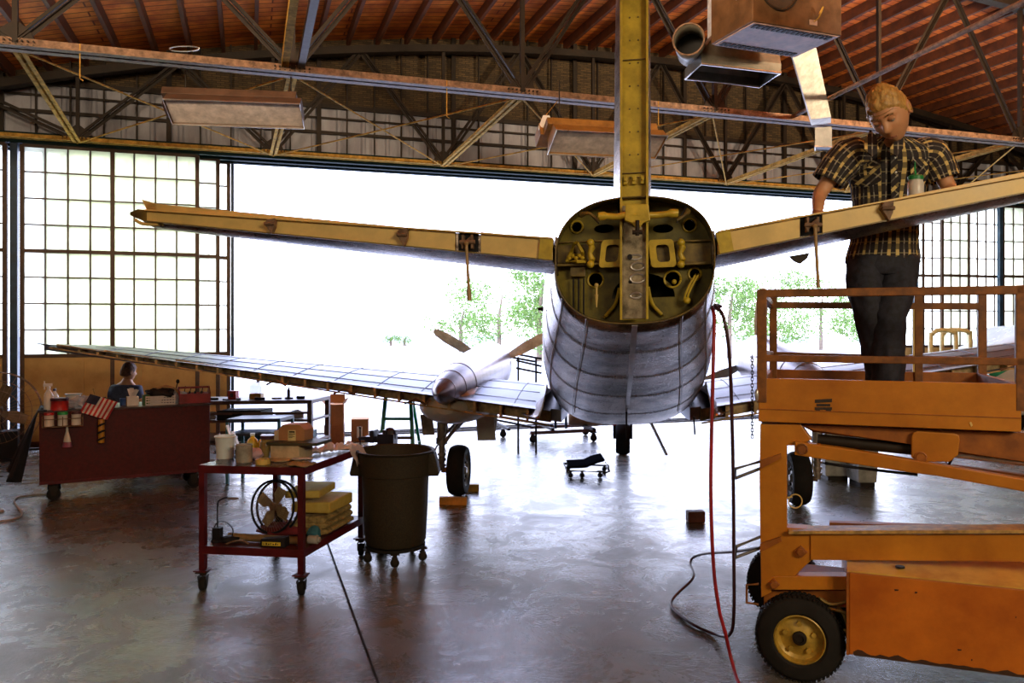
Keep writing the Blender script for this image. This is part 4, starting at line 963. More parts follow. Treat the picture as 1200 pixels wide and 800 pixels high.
def hair(T, s, mt, parent, seed=1, front=.045, label=None, amp=.012, side=.022, back=-.05):
    b = M(); n, m = 64, 40; rows = []
    for j in range(m+1):
        ph = pi*.72*j/m; row = []
        for i in range(n):
            th = 2*pi*i/n; d = V((sin(ph)*sin(th), -sin(ph)*cos(th), cos(ph)))
            fr = max(0, -d.y)
            # hairline height round the head
            lim = back+(side-back)*min(1, max(0, .5-d.y*.9))+(front-side)*min(1, fr*1.35)**1.5
            z = d.z*.137; x = d.x*.080; y = d.y*(.096 if d.y < 0 else .107)
            k = noise.noise(V((x*45+seed, y*45, z*10)))*amp*.45+noise.noise(V((x*190, y*190+seed, z*22)))*amp*.5
            tk_ = 1.0
            if z < lim: tk_ = .90; k *= .2; z = max(z, lim-.012)
            p = V((x, y, z)); q = p.normalized()*k; row.append(b.v(T @ ((p*tk_+q)*s)))
        rows.append(row)
    for j in range(m):
        for i in range(n): b.f([rows[j][i], rows[j][(i+1) % n], rows[j+1][(i+1) % n], rows[j+1][i]])
    o = b.build('hair', mt, parent, smooth='all')
    if label: o['label'] = label
    return o
def finger_nodes(nodes, edges, wi, base, dirs, lens, r):
    p = base; prev = wi; nodes.append((V(base), r*1.05, r*1.05)); edges.append((wi, len(nodes)-1)); prev = len(nodes)-1
    for d, l in zip(dirs, lens):
        p = p+V(d).normalized()*l; nodes.append((V(p), r, r)); edges.append((prev, len(nodes)-1)); prev = len(nodes)-1; r *= .9
def hand(b, wrist, dirv, palmn, side, s=1.0):       # separate palm and five bent fingers, joined into the body mesh
    d = V(dirv).normalized(); nrm = V(palmn).normalized(); x = d.cross(nrm).normalized()*side
    w_, h_ = .040*s, .014*s
    rings = []
    for k, (t, ww, hh) in enumerate(((-.015, .026, .020), (.02, .034, .017), (.055, .042, .015), (.085, .042, .013))):
        c = V(wrist)+d*t*s; rings.append([c+x*ww*s*cos(a)+nrm*hh*s*sin(a) for a in [2*pi*i/16 for i in range(16)]])
    b.loft(rings)
    for k, (off, ln) in enumerate(((-.032, .062), (-.011, .074), (.011, .078), (.032, .070))):
        p = V(wrist)+d*.080*s+x*off*s; pts = [p]; a = .25
        for seg in (.42, .33, .25):
            p = p+(d*cos(a)+nrm*sin(a))*ln*seg*s; pts.append(p); a += .45
        b.tube(catmull(pts, 3), [.0095*s*(1-.3*i/9) for i in range(10)], 8)
    p = V(wrist)+d*.02*s+x*.030*s; e = (d*.7+x*.75+nrm*.3).normalized(); b.tube(catmull([p, p+e*.03*s, p+e*.055*s+nrm*.008*s, p+e*.055*s+d*.02*s+nrm*.014*s], 3), [.014*s*(1-.35*i/9) for i in range(10)], 8)

skn = mat('tan_skin', (.62, .30, .15), .5, 0, var=.06, vs=10, bump=.08, bs=150)  # one even base tone, shared by both people
hairm = mat('blond_hair', (.62, .36, .10), .5, 0, col2=(.30, .15, .035), vs=60, bump=.5, bs=160, stretch=(1, 1, .25))
denim = mat('dark_denim', (.020, .020, .034), .8, 0, var=.3, vs=30, bump=.3, bs=200)
bootm = mat('black_work_boot', (.012, .010, .010), .6)
# --- the man on the lift
zf_ = 1.375; man = root('person', V((2.02, 4.66, zf_)), 'blond person in plaid shirt and dark jeans on the lift, head bent over the tailplane', 'person')
k_ = 1.0
J = dict(pel=P(1036, 288, 4.68), spine=P(1037, 250, 4.66), chest=P(1040, 205, 4.58), neck=P(1044, 172, 4.46), hb=P(1043, 155, 4.36),
         shR=P(991, 183, 4.50), elR=P(960, 228, 4.52), wrR=P(958, 250, 4.33), shL=P(1092, 181, 4.50), elL=P(1113, 222, 4.48), wrL=P(1124, 233, 4.25),
         hpR=P(1016, 300, 4.68), knR=P(1019, 372, 4.59), anR=P(1032, 452, 4.58), hpL=P(1053, 300, 4.68), knL=P(1041, 372, 4.55), anL=P(1038, 462, 4.48))
nodes = [(J['pel'], .12, .08), (J['spine'], .11, .075), (J['chest'], .13, .08), (J['neck'], .058, .058), (J['hb'], .055, .058),
         (J['shR'], .055, .055), (J['elR'], .043, .043), (J['wrR'], .028, .028), (J['shL'], .055, .055), (J['elL'], .043, .043), (J['wrL'], .028, .028),
         (J['hpR'], .065, .065), (J['knR'], .045, .045), (J['anR'], .036, .036), (J['hpL'], .065, .065), (J['knL'], .045, .045), (J['anL'], .042, .042)]
edges = [(0, 1), (1, 2), (2, 3), (3, 4), (2, 5), (5, 6), (6, 7), (2, 8), (8, 9), (9, 10), (0, 11), (11, 12), (12, 13), (0, 14), (14, 15), (15, 16)]
b = skinbody(nodes, edges, 'body', skn, man)
o0 = ORG[man.name]
Th = Matrix.Translation(P(1042, 134, 4.26)-o0) @ Matrix.Rotation(radians(-14), 4, 'Y') @ Matrix.Rotation(radians(-47), 4, 'Z') @ Matrix.Rotation(radians(32), 4, 'X')
HS = 1.28
head_into(b, Th, HS)
for (w_, e_, sd) in ((J['wrR'], V((.15, -.9, -.15)), 1), (J['wrL'], V((.1, -.9, -.1)), -1)): hand(b, w_-o0, e_, V((0, -.1, -1)), sd, 1.05)
for v in b.bm.verts: v.co += o0
b.build('body', skn, man, smooth='all')
hair(Th @ Matrix.Identity(4), HS, hairm, man, 3, front=.052, label='short tousled blond hair') if False else None
def hair_w(T, s, mt, parent, **k):
    T2 = Matrix.Translation(ORG[parent.name]) @ T; return hair(T2, s, mt, parent, **k)
hair_w(Th, HS, hairm, man, seed=3, front=.066, label='short tousled blond hair', amp=.014)
for sx in (-1, 1):                                   # eyes, lids lowered
    T2 = Matrix.Translation(o0) @ Th; b = M(); c = T2 @ (V((sx*.031, -.074, .012))*HS); b.sphere(c, .0125*HS, 12); b.build('eye', mat('eye_white', (.5, .42, .36), .3), man, smooth='all')
    b = M(); c2 = T2 @ (V((sx*.031, -.077, .016))*HS); R3 = T2.to_3x3(); b.sphere(c2, (.017*HS, .011*HS, .0085*HS), 12, R=R3); b.build('eyelid', skn, man, smooth='all')
    b = M(); b.tube([T2 @ (V((sx*x, y, z))*HS) for x, y, z in ((.014, -.088, .034), (.030, -.087, .039), (.046, -.078, .034))], .0035*HS, 6); b.build('eyebrow', mat('brow_hair', (.30, .16, .05), .7), man)
b = M(); T2 = Matrix.Translation(o0) @ Th; b.tube([T2 @ (V((x, y, z))*HS) for x, y, z in ((-.022, -.0835, -.064), (-.010, -.0905, -.062), (0, -.0915, -.0635), (.010, -.0905, -.062), (.022, -.0835, -.064))], .0028*HS, 6); b.build('mouth', mat('lip_brown', (.32, .10, .06), .5), man)
# shirt: torso and two sleeves, laid out with cloth coordinates for the plaid
plaid = mat_plaid()
def cloth(name, rings, parent, uvs, solid=.006, mt=plaid, uoff=0, wr=.012, seed=0, label=None):
    b = M(); uv = b.bm.loops.layers.uv.new('UVMap'); R = len(rings); n = len(rings[0]); vs = []
    for r in rings:
        row = []
        for i, p in enumerate(r):
            p = V(p); c = sum((V(q) for q in r), V())/n; d = (p-c).normalized()
            row.append(b.v(p+d*wr*(noise.noise(p*9+V((seed, 0, 0)))+.6*noise.noise(p*22))))
        vs.append(row)
    for k in range(R-1):
        for i in range(n):
            f = b.f([vs[k][i], vs[k][(i+1) % n], vs[k+1][(i+1) % n], vs[k+1][i]])
            if f:
                uu = (uvs[k][i], uvs[k][i+1], uvs[k+1][i+1], uvs[k+1][i])
                for lp, q in zip(f.loops, uu): lp[uv].uv = q
    o = b.build(name, mt, parent, smooth='all', keep=True); s = o.modifiers.new('solid', 'SOLIDIFY'); s.thickness = solid; s.offset = 0
    if label: o['label'] = label
    return o
def torso_ring(c, rx, ry, n=56, ax=V((1, 0, 0)), ay=V((0, 1, 0)), e=.9): return [V(c)+ax*rx*sgnp(sin(2*pi*i/n), e)-ay*ry*sgnp(cos(2*pi*i/n), e) for i in range(n)]
def resample(keys, per=6):                      # smooth stations between measured ones
    out = []
    for i in range(len(keys)-1):
        k0, k1, k2, k3 = keys[max(i-1, 0)], keys[i], keys[i+1], keys[min(i+2, len(keys)-1)]
        for j in range(per):
            t = j/per; out.append([.5*((2*a1)+(a2-a0)*t+(2*a0-5*a1+4*a2-a3)*t*t+(a3+3*a1-a0-3*a2)*t**3) for a0, a1, a2, a3 in zip(k0, k1, k2, k3)])
    return out+[list(keys[-1])]
tk_ = [(1034, 308, 4.70, .205, .150), (1036, 285, 4.68, .190, .145), (1038, 258, 4.66, .178, .135), (1041, 225, 4.62, .200, .140), (1043, 198, 4.56, .232, .145), (1044, 180, 4.51, .225, .125), (1044, 170, 4.47, .150, .100), (1044, 163, 4.43, .088, .080)]
rings, uvs = [], []; y_ = 0; last = None
for px, py, D, rx, ry in resample(tk_, 5):
    c = P(px, py, D); r = torso_ring(c, rx, ry)
    if last is not None: y_ += (c-last).length
    last = c; arc = 2*pi*.19; rings.append(r); uvs.append([(arc*(i/56)-.0, y_) for i in range(57)])
shirt = cloth('shirt', rings, man, uvs, seed=1, label='yellow, white and black plaid short-sleeved shirt')
for sg, keys in ((-1, [(1014, 182, 4.50, .070, .075), (999, 181, 4.50, .088, .086), (991, 185, 4.50, .096, .090), (981, 196, 4.51, .090, .085), (971, 213, 4.52, .084, .078)]), (1, [(1070, 181, 4.50, .070, .075), (1084, 180, 4.50, .088, .086), (1093, 184, 4.50, .096, .090), (1101, 196, 4.50, .088, .083), (1107, 210, 4.49, .082, .076)])):
    rings, uvs = [], []; last = None; y_ = 0
    ks = resample(keys, 5)
    for i, (px, py, D, rx, ry) in enumerate(ks):
        c = P(px, py, D); q = ks[min(i+1, len(ks)-1)]; p_ = ks[max(i-1, 0)]; d = P(q[0], q[1], q[2])-P(p_[0], p_[1], p_[2]); x, yv, dd = frame(d, V((0, -1, 0)))
        if last is not None: y_ += (c-last).length
        last = c; rings.append([c+x*rx*cos(2*pi*j/28)+yv*ry*sin(2*pi*j/28) for j in range(28)]); uvs.append([(.6*j/28, y_) for j in range(29)])
    cloth('sleeve', rings, man, uvs, seed=5+sg)
# collar, placket, breast pockets and buttons
def front(px, py, off=.012):                     # a point on the shirt front under a pixel
    for i in range(len(tk_)-1):
        if tk_[i+1][1] <= py <= tk_[i][1]:
            k = (tk_[i][1]-py)/(tk_[i][1]-tk_[i+1][1]); a = [u+(v-u)*k for u, v in zip(tk_[i], tk_[i+1])]; break
    else: a = tk_[-1] if py < tk_[-1][1] else tk_[0]
    c = P(a[0], a[1], a[2]); dx = (px-a[0])/F*(a[2]-a[4]); q = max(0, 1-(dx/a[3])**2); return V((c.x+dx, c.y-a[4]*sqrt(q)-off, P(px, py, a[2]-a[4]*.9).z))
def patch(name, pts, uvf, off=.014, th=.005):
    b = M(); uv = b.bm.loops.layers.uv.new('UVMap')
    f = b.f([b.v(front(x, y, off)) for x, y in pts])
    for lp, (x, y) in zip(f.loops, pts): lp[uv].uv = uvf(x, y)
    bmesh.ops.triangulate(b.bm, faces=[f]); o = b.build(name, plaid, man, keep=True); s = o.modifiers.new('s', 'SOLIDIFY'); s.thickness = th; s.offset = 0; return o
dg_ = lambda x, y: ((x*.7+y*.7)*.0045, (x*.7-y*.7)*.0045)
patch('pocket', [(995, 190), (1018, 188), (1019, 212), (1007, 219), (994, 211)], dg_); patch('pocket', [(1052, 188), (1076, 187), (1077, 208), (1065, 217), (1052, 210)], dg_)
patch('pocket_flap', [(994, 189), (1018, 187), (1018, 193), (1006, 198), (994, 194)], lambda x, y: dg_(x+9, -y), .022); patch('pocket_flap', [(1052, 187), (1077, 186), (1077, 192), (1065, 197), (1052, 192)], lambda x, y: dg_(x+9, -y), .022)
patch('placket', [(1031, 176), (1038, 176), (1039, 240), (1030, 240)], dg_)
for y in (186, 203, 220, 236):
    b = M(); c = front(1034, y, .020); b.sphere(c, (.006, .003, .006), 8); b.build('shirt_button', white_pl, man)
for sg, pts in ((-1, [(1013, 166), (1019, 153), (1026, 160), (1030, 178), (1022, 184), (1012, 176)]), (1, [(1040, 178), (1047, 168), (1056, 155), (1059, 160), (1060, 172), (1050, 184)])):
    b = M(); uv = b.bm.loops.layers.uv.new('UVMap'); D = 4.30
    f = b.f([b.v(P(x, y, D+.10*(1-(y-153)/30)+.0)) for x, y in pts])
    for lp, (x, y) in zip(f.loops, pts): lp[uv].uv = (x*.0045, y*.0045)
    o = b.build('collar', plaid, man, keep=True); s = o.modifiers.new('s', 'SOLIDIFY'); s.thickness = .008
# jeans with a belt line
def limb(b, keys, n=32, wr=.006, sd=0):           # rings: px, py, depth, half width, half depth
    rings = []
    for px, py, D, rx, ry in resample(keys, 5):
        c = P(px, py, D); rings.append([c+V((rx*cos(2*pi*i/n), ry*sin(2*pi*i/n), 0))*(1+.0)+V((noise.noise(c*13+V((i*.4, sd, 0))), noise.noise(c*17+V((sd, i*.4, 3))), 0))*wr for i in range(n)])
    b.loft(rings); return b
b = M(); limb(b, [(1035, 276, 4.68, .172, .135), (1035, 290, 4.68, .180, .140), (1034, 302, 4.68, .186, .142), (1034, 314, 4.67, .184, .140), (1034, 322, 4.66, .165, .12)])
limb(b, [(1015, 300, 4.68, .100, .125), (1013, 322, 4.66, .104, .12), (1014, 345, 4.63, .094, .11), (1019, 372, 4.60, .080, .095), (1024, 400, 4.59, .074, .09), (1029, 432, 4.58, .070, .085), (1032, 452, 4.57, .078, .09), (1033, 470, 4.56, .082, .10)], sd=3, wr=.012)
limb(b, [(1054, 300, 4.68, .100, .125), (1052, 322, 4.64, .110, .12), (1047, 345, 4.60, .106, .115), (1041, 372, 4.55, .096, .10), (1041, 400, 4.52, .088, .095), (1041, 432, 4.48, .080, .09), (1038, 455, 4.46, .086, .095), (1037, 470, 4.45, .09, .10)], sd=9, wr=.012)
o = b.build('jeans', denim, man, smooth='all'); o['label'] = 'dark blue jeans'
for px, D in ((1031, 4.55), (1038, 4.40)):
    c = P(px, 470, D); c.z = zf_; b = M()
    b.loft([[c+V((x*.048*w1, y, z)) for x, z in ((-1, 0), (1, 0), (.9, h_), (0, h_*1.15), (-.9, h_))] for y, w1, h_ in ((.10, .8, .07), (.05, 1, .12), (-.03, 1, .10), (-.10, 1.05, .06), (-.17, .95, .05), (-.20, .6, .035))])
    b.build('work_boot', bootm, man, smooth=True, bevel=.006)

# --- the person sitting beyond the red cart, back turned
tee = mat('slate_blue_tshirt', (.035, .045, .09), .85, 0, var=.2, vs=20)
DS = 10.35; sp0 = P(150, 480, DS); sit = root('person', V((sp0.x, sp0.y, 0)), 'brown-haired person in dark blue t-shirt sitting with back turned behind the long red cart', 'person')
SJ = dict(pel=(148, 502), sp=(148, 485), ch=(147, 462), nk=(149, 446), hb=(151, 440), sL=(133, 457), eL=(128, 476), wL=(133, 490), sR=(161, 457), eR=(166, 475), wR=(168, 487))
q = {k: P(x, y, DS) for k, (x, y) in SJ.items()}
for k in ('wL', 'wR'): q[k] += V((0, .28, 0))
hips = [q['pel']+V((-.09, .05, 0)), q['pel']+V((.09, .05, 0))]; kn = [h+V((0, .42, .02)) for h in hips]; an = [V((k.x, k.y+.02, .09)) for k in kn]
nd = [(q['pel'], .15, .12), (q['sp'], .14, .11), (q['ch'], .17, .12), (q['nk'], .058, .058), (q['hb'], .055, .055), (q['sL'], .06, .06), (q['eL'], .042, .042), (q['wL'], .028, .028), (q['sR'], .06, .06), (q['eR'], .042, .042), (q['wR'], .028, .028),
      (hips[0], .085, .085), (kn[0], .06, .06), (an[0], .04, .04), (hips[1], .085, .085), (kn[1], .06, .06), (an[1], .04, .04)]
b = skinbody(nd, edges, 'body', skn, sit); o1 = ORG[sit.name]
Ts = Matrix.Translation(P(151, 436, DS)-o1) @ Matrix.Rotation(radians(150), 4, 'Z') @ Matrix.Rotation(radians(6), 4, 'X')
head_into(b, Ts, 1.0); hand(b, q['wL']-o1, V((0, 1, 0)), V((0, 0, -1)), 1); hand(b, q['wR']-o1, V((0, 1, 0)), V((0, 0, -1)), -1)
for v in b.bm.verts: v.co += o1
b.build('body', skn, sit, smooth='all')
hair_w(Ts, 1.02, mat('brown_hair', (.16, .07, .03), .6, 0, var=.3, vs=50, bump=.4), sit, seed=8, front=.05, amp=.016)
b = skinbody([(P(148, 500, DS), .185, .15), (P(148, 485, DS), .175, .14), (P(147, 464, DS), .20, .14), (P(148, 452, DS), .12, .10), (P(133, 457, DS), .085, .085), (P(129, 470, DS), .070, .070), (P(162, 457, DS), .085, .085), (P(165, 470, DS), .070, .070)],
             [(0, 1), (1, 2), (2, 3), (2, 4), (4, 5), (2, 6), (6, 7)], 'tshirt', tee, sit)
for v in b.bm.verts: v.co += o1
b.build('tshirt', tee, sit, smooth='all')
b = skinbody([(q['pel'], .165, .13), (hips[0], .10, .10), (kn[0], .075, .075), (an[0]+V((0, 0, .05)), .055, .055), (hips[1], .10, .10), (kn[1], .075, .075), (an[1]+V((0, 0, .05)), .055, .055)], [(0, 1), (1, 2), (2, 3), (0, 4), (4, 5), (5, 6)], 'trousers', denim, sit)
for v in b.bm.verts: v.co += o1
b.build('trousers', denim, sit, smooth='all')
for a in an:
    b = M(); c = V((a.x, a.y, 0)); b.loft([[c+V((x*.045*w1, y, z)) for x, z in ((-1, 0), (1, 0), (.9, h_), (-.9, h_))] for y, w1, h_ in ((-.08, .8, .09), (0, 1, .10), (.10, 1, .06), (.18, .7, .04))]); b.build('shoe', bootm, sit, smooth=True)
stl = root('stool', V((sp0.x, sp0.y+.02, 0)), 'low round shop stool under the person behind the red cart', 'stool')
zs = q['pel'].z-.16; b = M(); b.lathe([(.17, 0), (.18, .02), (.18, .05), (.16, .065)], V((sp0.x, sp0.y+.02, zs-.065)), Z, 28); b.build('seat', rubber, stl, smooth=True)
for i in range(4):
    a = pi/4+pi/2*i; b = M(); b.cyl(V((sp0.x+.13*cos(a), sp0.y+.02+.13*sin(a), zs-.06)), V((sp0.x+.19*cos(a), sp0.y+.02+.19*sin(a), 0)), .012, n=8); b.build('leg', steel_dark, stl)
# ================================================================== FLOOR OBJECTS
def one(b, name, mt, label, cat, group=None, parent=None, **k):
    o = b.build(name, mt, **k); return tag(o, label, cat, group)
def caster(c, r, parent, dirv=V((1, 0, 0)), top=None):            # a swivel castor whose wheel stands on the floor at c
    c = V(c); d = V(dirv).normalized(); s_ = d.cross(Z).normalized(); top = top or r*2.6
    b = M(); b.box(c+Z*(top-.004), (r*2.0, r*1.7, .008), rz=math.atan2(d.y, d.x)); b.cyl(c+Z*(top-.008), c+Z*(top-.03), r*.5)
    for sg in (-1, 1): b.prism([c+s_*sg*r*.52+d*r*.7+Z*(top-.03), c+s_*sg*r*.52-d*r*.7+Z*(top-.03), c+s_*sg*r*.52-d*r*.3+Z*r*.8, c+s_*sg*r*.52+d*r*.3+Z*r*.8], s_*sg*.005)
    f_ = b.build('caster', steel_dark, parent)
    b = M(); w_ = r*.42; b.lathe([(r*.35, -w_), (r*.9, -w_), (r, -w_*.6), (r, w_*.6), (r*.9, w_), (r*.35, w_)], c+Z*r, s_, 28); b.lathe([(r*.30, -w_*1.15), (r*.30, w_*1.15)], c+Z*r, s_, 16); b.build('caster_wheel', rubber, f_, smooth=True); return f_

# --- long oxblood cart
CA, CB = V((-4.93, 8.30, 0)), V((-3.46, 9.12, 0)); cu = (CB-CA).normalized(); cv = V((-cu.y, cu.x, 0)); cl = (CB-CA).length; CT, CZ = .945, .19
def K(a, b_, z): return CA+cu*a+cv*b_+Z*z
ct = root('tool_cart', K(cl/2, .3, 0), 'long dark red metal work cart on castors, cluttered top, black cloth over its left end', 'cart')
b = M(); b.obox(K(0, 0, CZ), cu*cl, cv*.62, Z*(CT-CZ)); b.build('cabinet', red_dk, ct, bevel=.006)
b = M(); b.obox(K(-.01, -.012, CT), cu*(cl+.02), cv*.65, Z*.018); top_ = b.build('cart_top', mat('dark_cart_top', (.035, .012, .014), .35), ct, bevel=.003)
b = M(); b.obox(K(.0, -.006, CZ), cu*cl, cv*.01, Z*.03); b.build('bottom_rail', red_tab, ct)
for a, q in ((.13, .10), (cl-.16, .10), (.13, .52), (cl-.16, .52)): caster(K(a, q, 0), .068, ct, cu, top=CZ)
b = M(); n = 26
def drape(i, j):
    q = .68*i-.03; z = CT+.02-.62*j; out = .02+.20*j+.05*sin(i*19)*j+.03*sin(i*41+3)*j
    if j < .12: return K(.10*(1-j/.12)-.03, q, CT+.022+.004*sin(i*30))
    return K(-out, q-.05*j+.03*sin(i*13+j*4)*j, z-.12*j*abs(sin(i*7.3)))
b.grid(drape, 40, 22); one_ = b.build('black_cloth', mat('black_cotton', (.010, .010, .016), .9), smooth='all', solid=.006); tag(one_, 'black cloth hanging over the left end of the dark red cart', 'cloth')
hz = CT+.018
def KP(px, bq=.25): # cart-top point whose column is px
    d = V(((px-600)/F, 1, 0)); o = K(0, bq, 0)
    # solve o + cu*a = d*t
    t = (o.x*cu.y-o.y*cu.x)/(d.x*cu.y-d.y*cu.x); p = d*t; return V((p.x, p.y, hz))
def bottle(px, bq, h, r, m_, label, capm=None, neck=.35, cat='bottle', name='spray_bottle', trig=False, base=None):
    c = base if base is not None else KP(px, bq); rt = root(name, c, label, cat)
    b = M(); b.lathe([(r*.92, 0), (r, .01), (r, h*.55), (r*.8, h*.66), (r*neck, h*.78), (r*neck, h*.84)], c, Z, 24); b.build('bottle_body', m_, rt, smooth=True)
    b = M(); b.lathe([(r*neck*1.2, 0), (r*neck*1.2, h*.10)], c+Z*h*.84, Z, 16)
    if trig: b.obox(c+Z*h*.92-cu*.05-cv*.012, cu*.085, cv*.024, Z*.03); b.obox(c+Z*h*.80-cu*.045-cv*.006, cu*.012, cv*.012, Z*.09)
    b.build('trigger' if trig else 'cap', capm or white_pl, rt); return rt
white_clear = mat('milky_plastic', (.70, .66, .60), .35, 0, var=.08)
bottle(57, .12, .27, .045, white_pl, 'tall white spray bottle at the left end of the dark red cart', trig=True)
bottle(64, .35, .22, .04, white_pl, 'short white bottle behind the red tin on the cart', mat('navy_cap', (.03, .04, .12), .4))
def tin(px, bq, r, h, m_, label, name='tin', cat='tin', lidm=None, base=None, handle=False):
    c = base if base is not None else KP(px, bq); rt = root(name, c, label, cat)
    b = M(); b.lathe([(r, 0), (r, .006), (r*.985, .01), (r*.985, h-.012), (r*1.02, h-.008), (r*1.02, h), (r*.95, h), (r*.93, h-.01)], c, Z, 32); b.build('can_body', m_, rt, smooth=True)
    if lidm: b = M(); b.lathe([(r*1.03, -.006), (r*1.04, .018), (r*.98, .022)], c+Z*h, Z, 28); b.build('lid', lidm, rt, smooth=True)
    return rt
redp = mat('red_plastic', (.45, .02, .02), .4); greenp = mat('green_plastic', (.02, .42, .10), .4); darkp = mat('plum_plastic', (.06, .015, .03), .4)
tin(70, .05, .085, .105, redp, 'squat red tin at the left end of the dark red cart', lidm=darkp)
# row of three pots in a wire rack on the cart's face
rk = root('wire_rack', K(.14, -.05, .78), 'wire rack of small pots hooked on the front of the dark red cart', 'rack')
b = M()
for z in (.80, .88): b.tube([K(.03, 0, z), K(.03, -.10, z), K(.40, -.10, z), K(.40, 0, z)], .0045, 6)
for a in (.03, .215, .40): b.tube([K(a, 0, .80), K(a, -.10, .80), K(a, -.10, .90), K(a, -.0, .92)], .0045, 6)
b.build('wire_frame', steel_rust, rk); b = M(); b.obox(K(.035, -.098, .802), cu*.36, cv*.09, Z*.004); b.build('rack_floor', steel_dark, rk)
for a, m_, nm in ((.09, redp, 'red'), (.215, greenp, 'bright green'), (.34, darkp, 'dark plum')):
    tin(0, 0, .047, .12, white_clear, 'small milky pot with %s lid in the rack on the cart' % nm, 'plastic_pot', 'pot', m_, base=K(a, -.052, .808))
c = K(.255, -.035, .575); rt = root('squeeze_bottle', c, 'conical squeeze bottle with purple dregs hanging on the face of the dark red cart', 'bottle')
b = M(); b.lathe([(.050, 0), (.052, .01), (.040, .055)], c, Z, 24, sy=.6); b.build('purple_liquid', mat('purple_fluid', (.30, .09, .16), .3), rt, smooth=True)
b = M(); b.lathe([(.040, .056), (.030, .11), (.016, .16), (.012, .175)], c, Z, 24, sy=.6); b.build('bottle_body', white_clear, rt, smooth=True); b = M(); b.lathe([(.014, .176), (.012, .20), (.005, .235)], c, Z, 16); b.build('nozzle', white_clear, rt, smooth=True)
c = K(.575, -.045, .60); rt = root('striped_tube', c, 'yellow tube with black stripes hanging on the face of the dark red cart', 'tube'); b = M(); b.lathe([(.030, 0), (.032, .01), (.032, .24), (.028, .25)], c, Z, 20); b.build('tube_body', mat('amber_yellow', (.55, .26, .02), .4), rt, smooth=True)
for z in (.04, .115, .19):
    b = M(); x, y, d = frame(Z); b.tube([c+V((.0335*cos(a), .0335*sin(a), z+.016*cos(a))) for a in [2*pi*i/24 for i in range(24)]], .011, 6, closed=True); b.build('black_stripe', black, rt)
bag_clear = mat_clear('thin_clear_film', (.62, .66, .78), .62, .25)
c = KP(86, .22); rt = root('plastic_tub', c, 'white plastic tub standing in crumpled film on the dark red cart', 'tub'); b = M(); b.lathe([(.055, 0), (.075, .15), (.078, .155), (.07, .155), (.05, .02)], c, Z, 28); b.build('tub_body', white_pl, rt, smooth=True)
b = M(); b.tube([c+V((.08*cos(a), .08*sin(a), .15)) for a in [2*pi*i/28 for i in range(28)]], .005, 6, closed=True); b.build('rim', mat('pale_blue_rim', (.3, .55, .7), .4), rt)
one(crumple(KP(94, .20)+Z*.05, (.19, .10, .075), 3, .5, 36, 9), 'plastic_bag', bag_clear, 'crumpled clear plastic film on the left half of the dark red cart', 'plastic film', smooth=True)
one(crumple(KP(116, .30)+Z*.04, (.16, .09, .055), 13, .5, 30, 9), 'rag_bundle', black, 'dark bundle of rags behind the small flag on the cart', 'rags', smooth=True)
# flag on its stick
fr_ = root('small_flag', K(.55, -.03, CT), 'small striped american flag on a stick leaning from the dark red cart', 'flag')
fp = K(.50, -.05, CT+.20); fe = K(.56, -.03, CT-.02); b = M(); b.cyl(fe, fp+Z*.02, .005, n=8); b.sphere(fp+Z*.03, .009, 8); b.build('flag_stick', mat('gold_stick', (.5, .35, .1), .4, .3), fr_)
fu, fv = V((cu.x*.24, cu.y*.24, -.07)), V((-.03, -.01, -.235))*.92
mf = [mat('flag_red', (.50, .03, .04), .7), mat('flag_white', (.72, .68, .64), .7), mat('flag_blue', (.02, .025, .07), .7)]
b = M(); fz = fp-fu*.12
fuu, fvv = cu*.085-Z*.17, cu*.20+Z*.055   # stripes run steeply down, canton top
def flagp(i, j): return fp+(cu*.055+Z*-.185)*i*1.05+(cu*-.135-Z*.085)*(j-.0)*1.0-cv*.015*sin(i*7+j*3)
b2 = M()
def flg(i, j): return K(.72+.02*i-.14*j+.13*i, -.055-.012*sin(i*6+j*4), CT+.17-.13*i-.06*j-.08*i)
b2.grid(lambda i, j: K(.47+.26*j+.0*i-.10*i, -.06-.012*sin(j*9+i*3), CT+.185-.10*j-.19*i), 26, 26, mi=lambda i, j: 2 if (j < 10 and i < 12) else (0 if (j//2) % 2 == 0 else 1))
fo = b2.build('flag_cloth', mf, fr_, smooth=True, solid=.003)
def blk(px, w_, d_, h, m_, name, label, cat, bq=.25, base=None, bev=.004):
    c = base if base is not None else KP(px, bq); b = M(); b.obox(c-cu*w_/2-cv*d_/2, cu*w_, cv*d_, Z*h); return one(b, name, m_, label, cat, bevel=bev)
tin(146, .28, .05, .075, mat('blue_tin', (.03, .09, .32), .4), 'small blue tin beside the striped flag on the cart'); tin(152, .18, .035, .10, mat('yellow_tin', (.65, .38, .03), .4), 'thin yellow tin left of the white tissue box on the cart')
c = KP(160, .2); rt = root('tissue_box', c, 'white box of tissues bursting upward on the dark red cart', 'tissue box'); b = M(); b.obox(c-cu*.10-cv*.06, cu*.12, cv*.12, Z*.10); b.build('carton', white_pl, rt, bevel=.003)
b = M(); random.seed(5)
for i in range(6): a = random.uniform(0, 6); p = c-cu*.04+Z*.10; q = p+V((.05*cos(a), .03*sin(a), random.uniform(.05, .10))); b.prism([p-cu*.03, p+cu*.03, q+cu*.02, q-cu*.01], cv*.004)
b.build('tissue', mat('tissue_white', (.85, .85, .85), .8), rt)
blk(171, .075, .10, .115, mat('deep_green_box', (.02, .10, .03), .5), 'green_box', 'dark green carton beside the white tissue box', 'box', .18)
c = KP(187, .2); rt = root('slatted_basket', c, 'white slatted plastic basket with dark bag inside on the cart', 'basket'); L_ = .30; b = M()
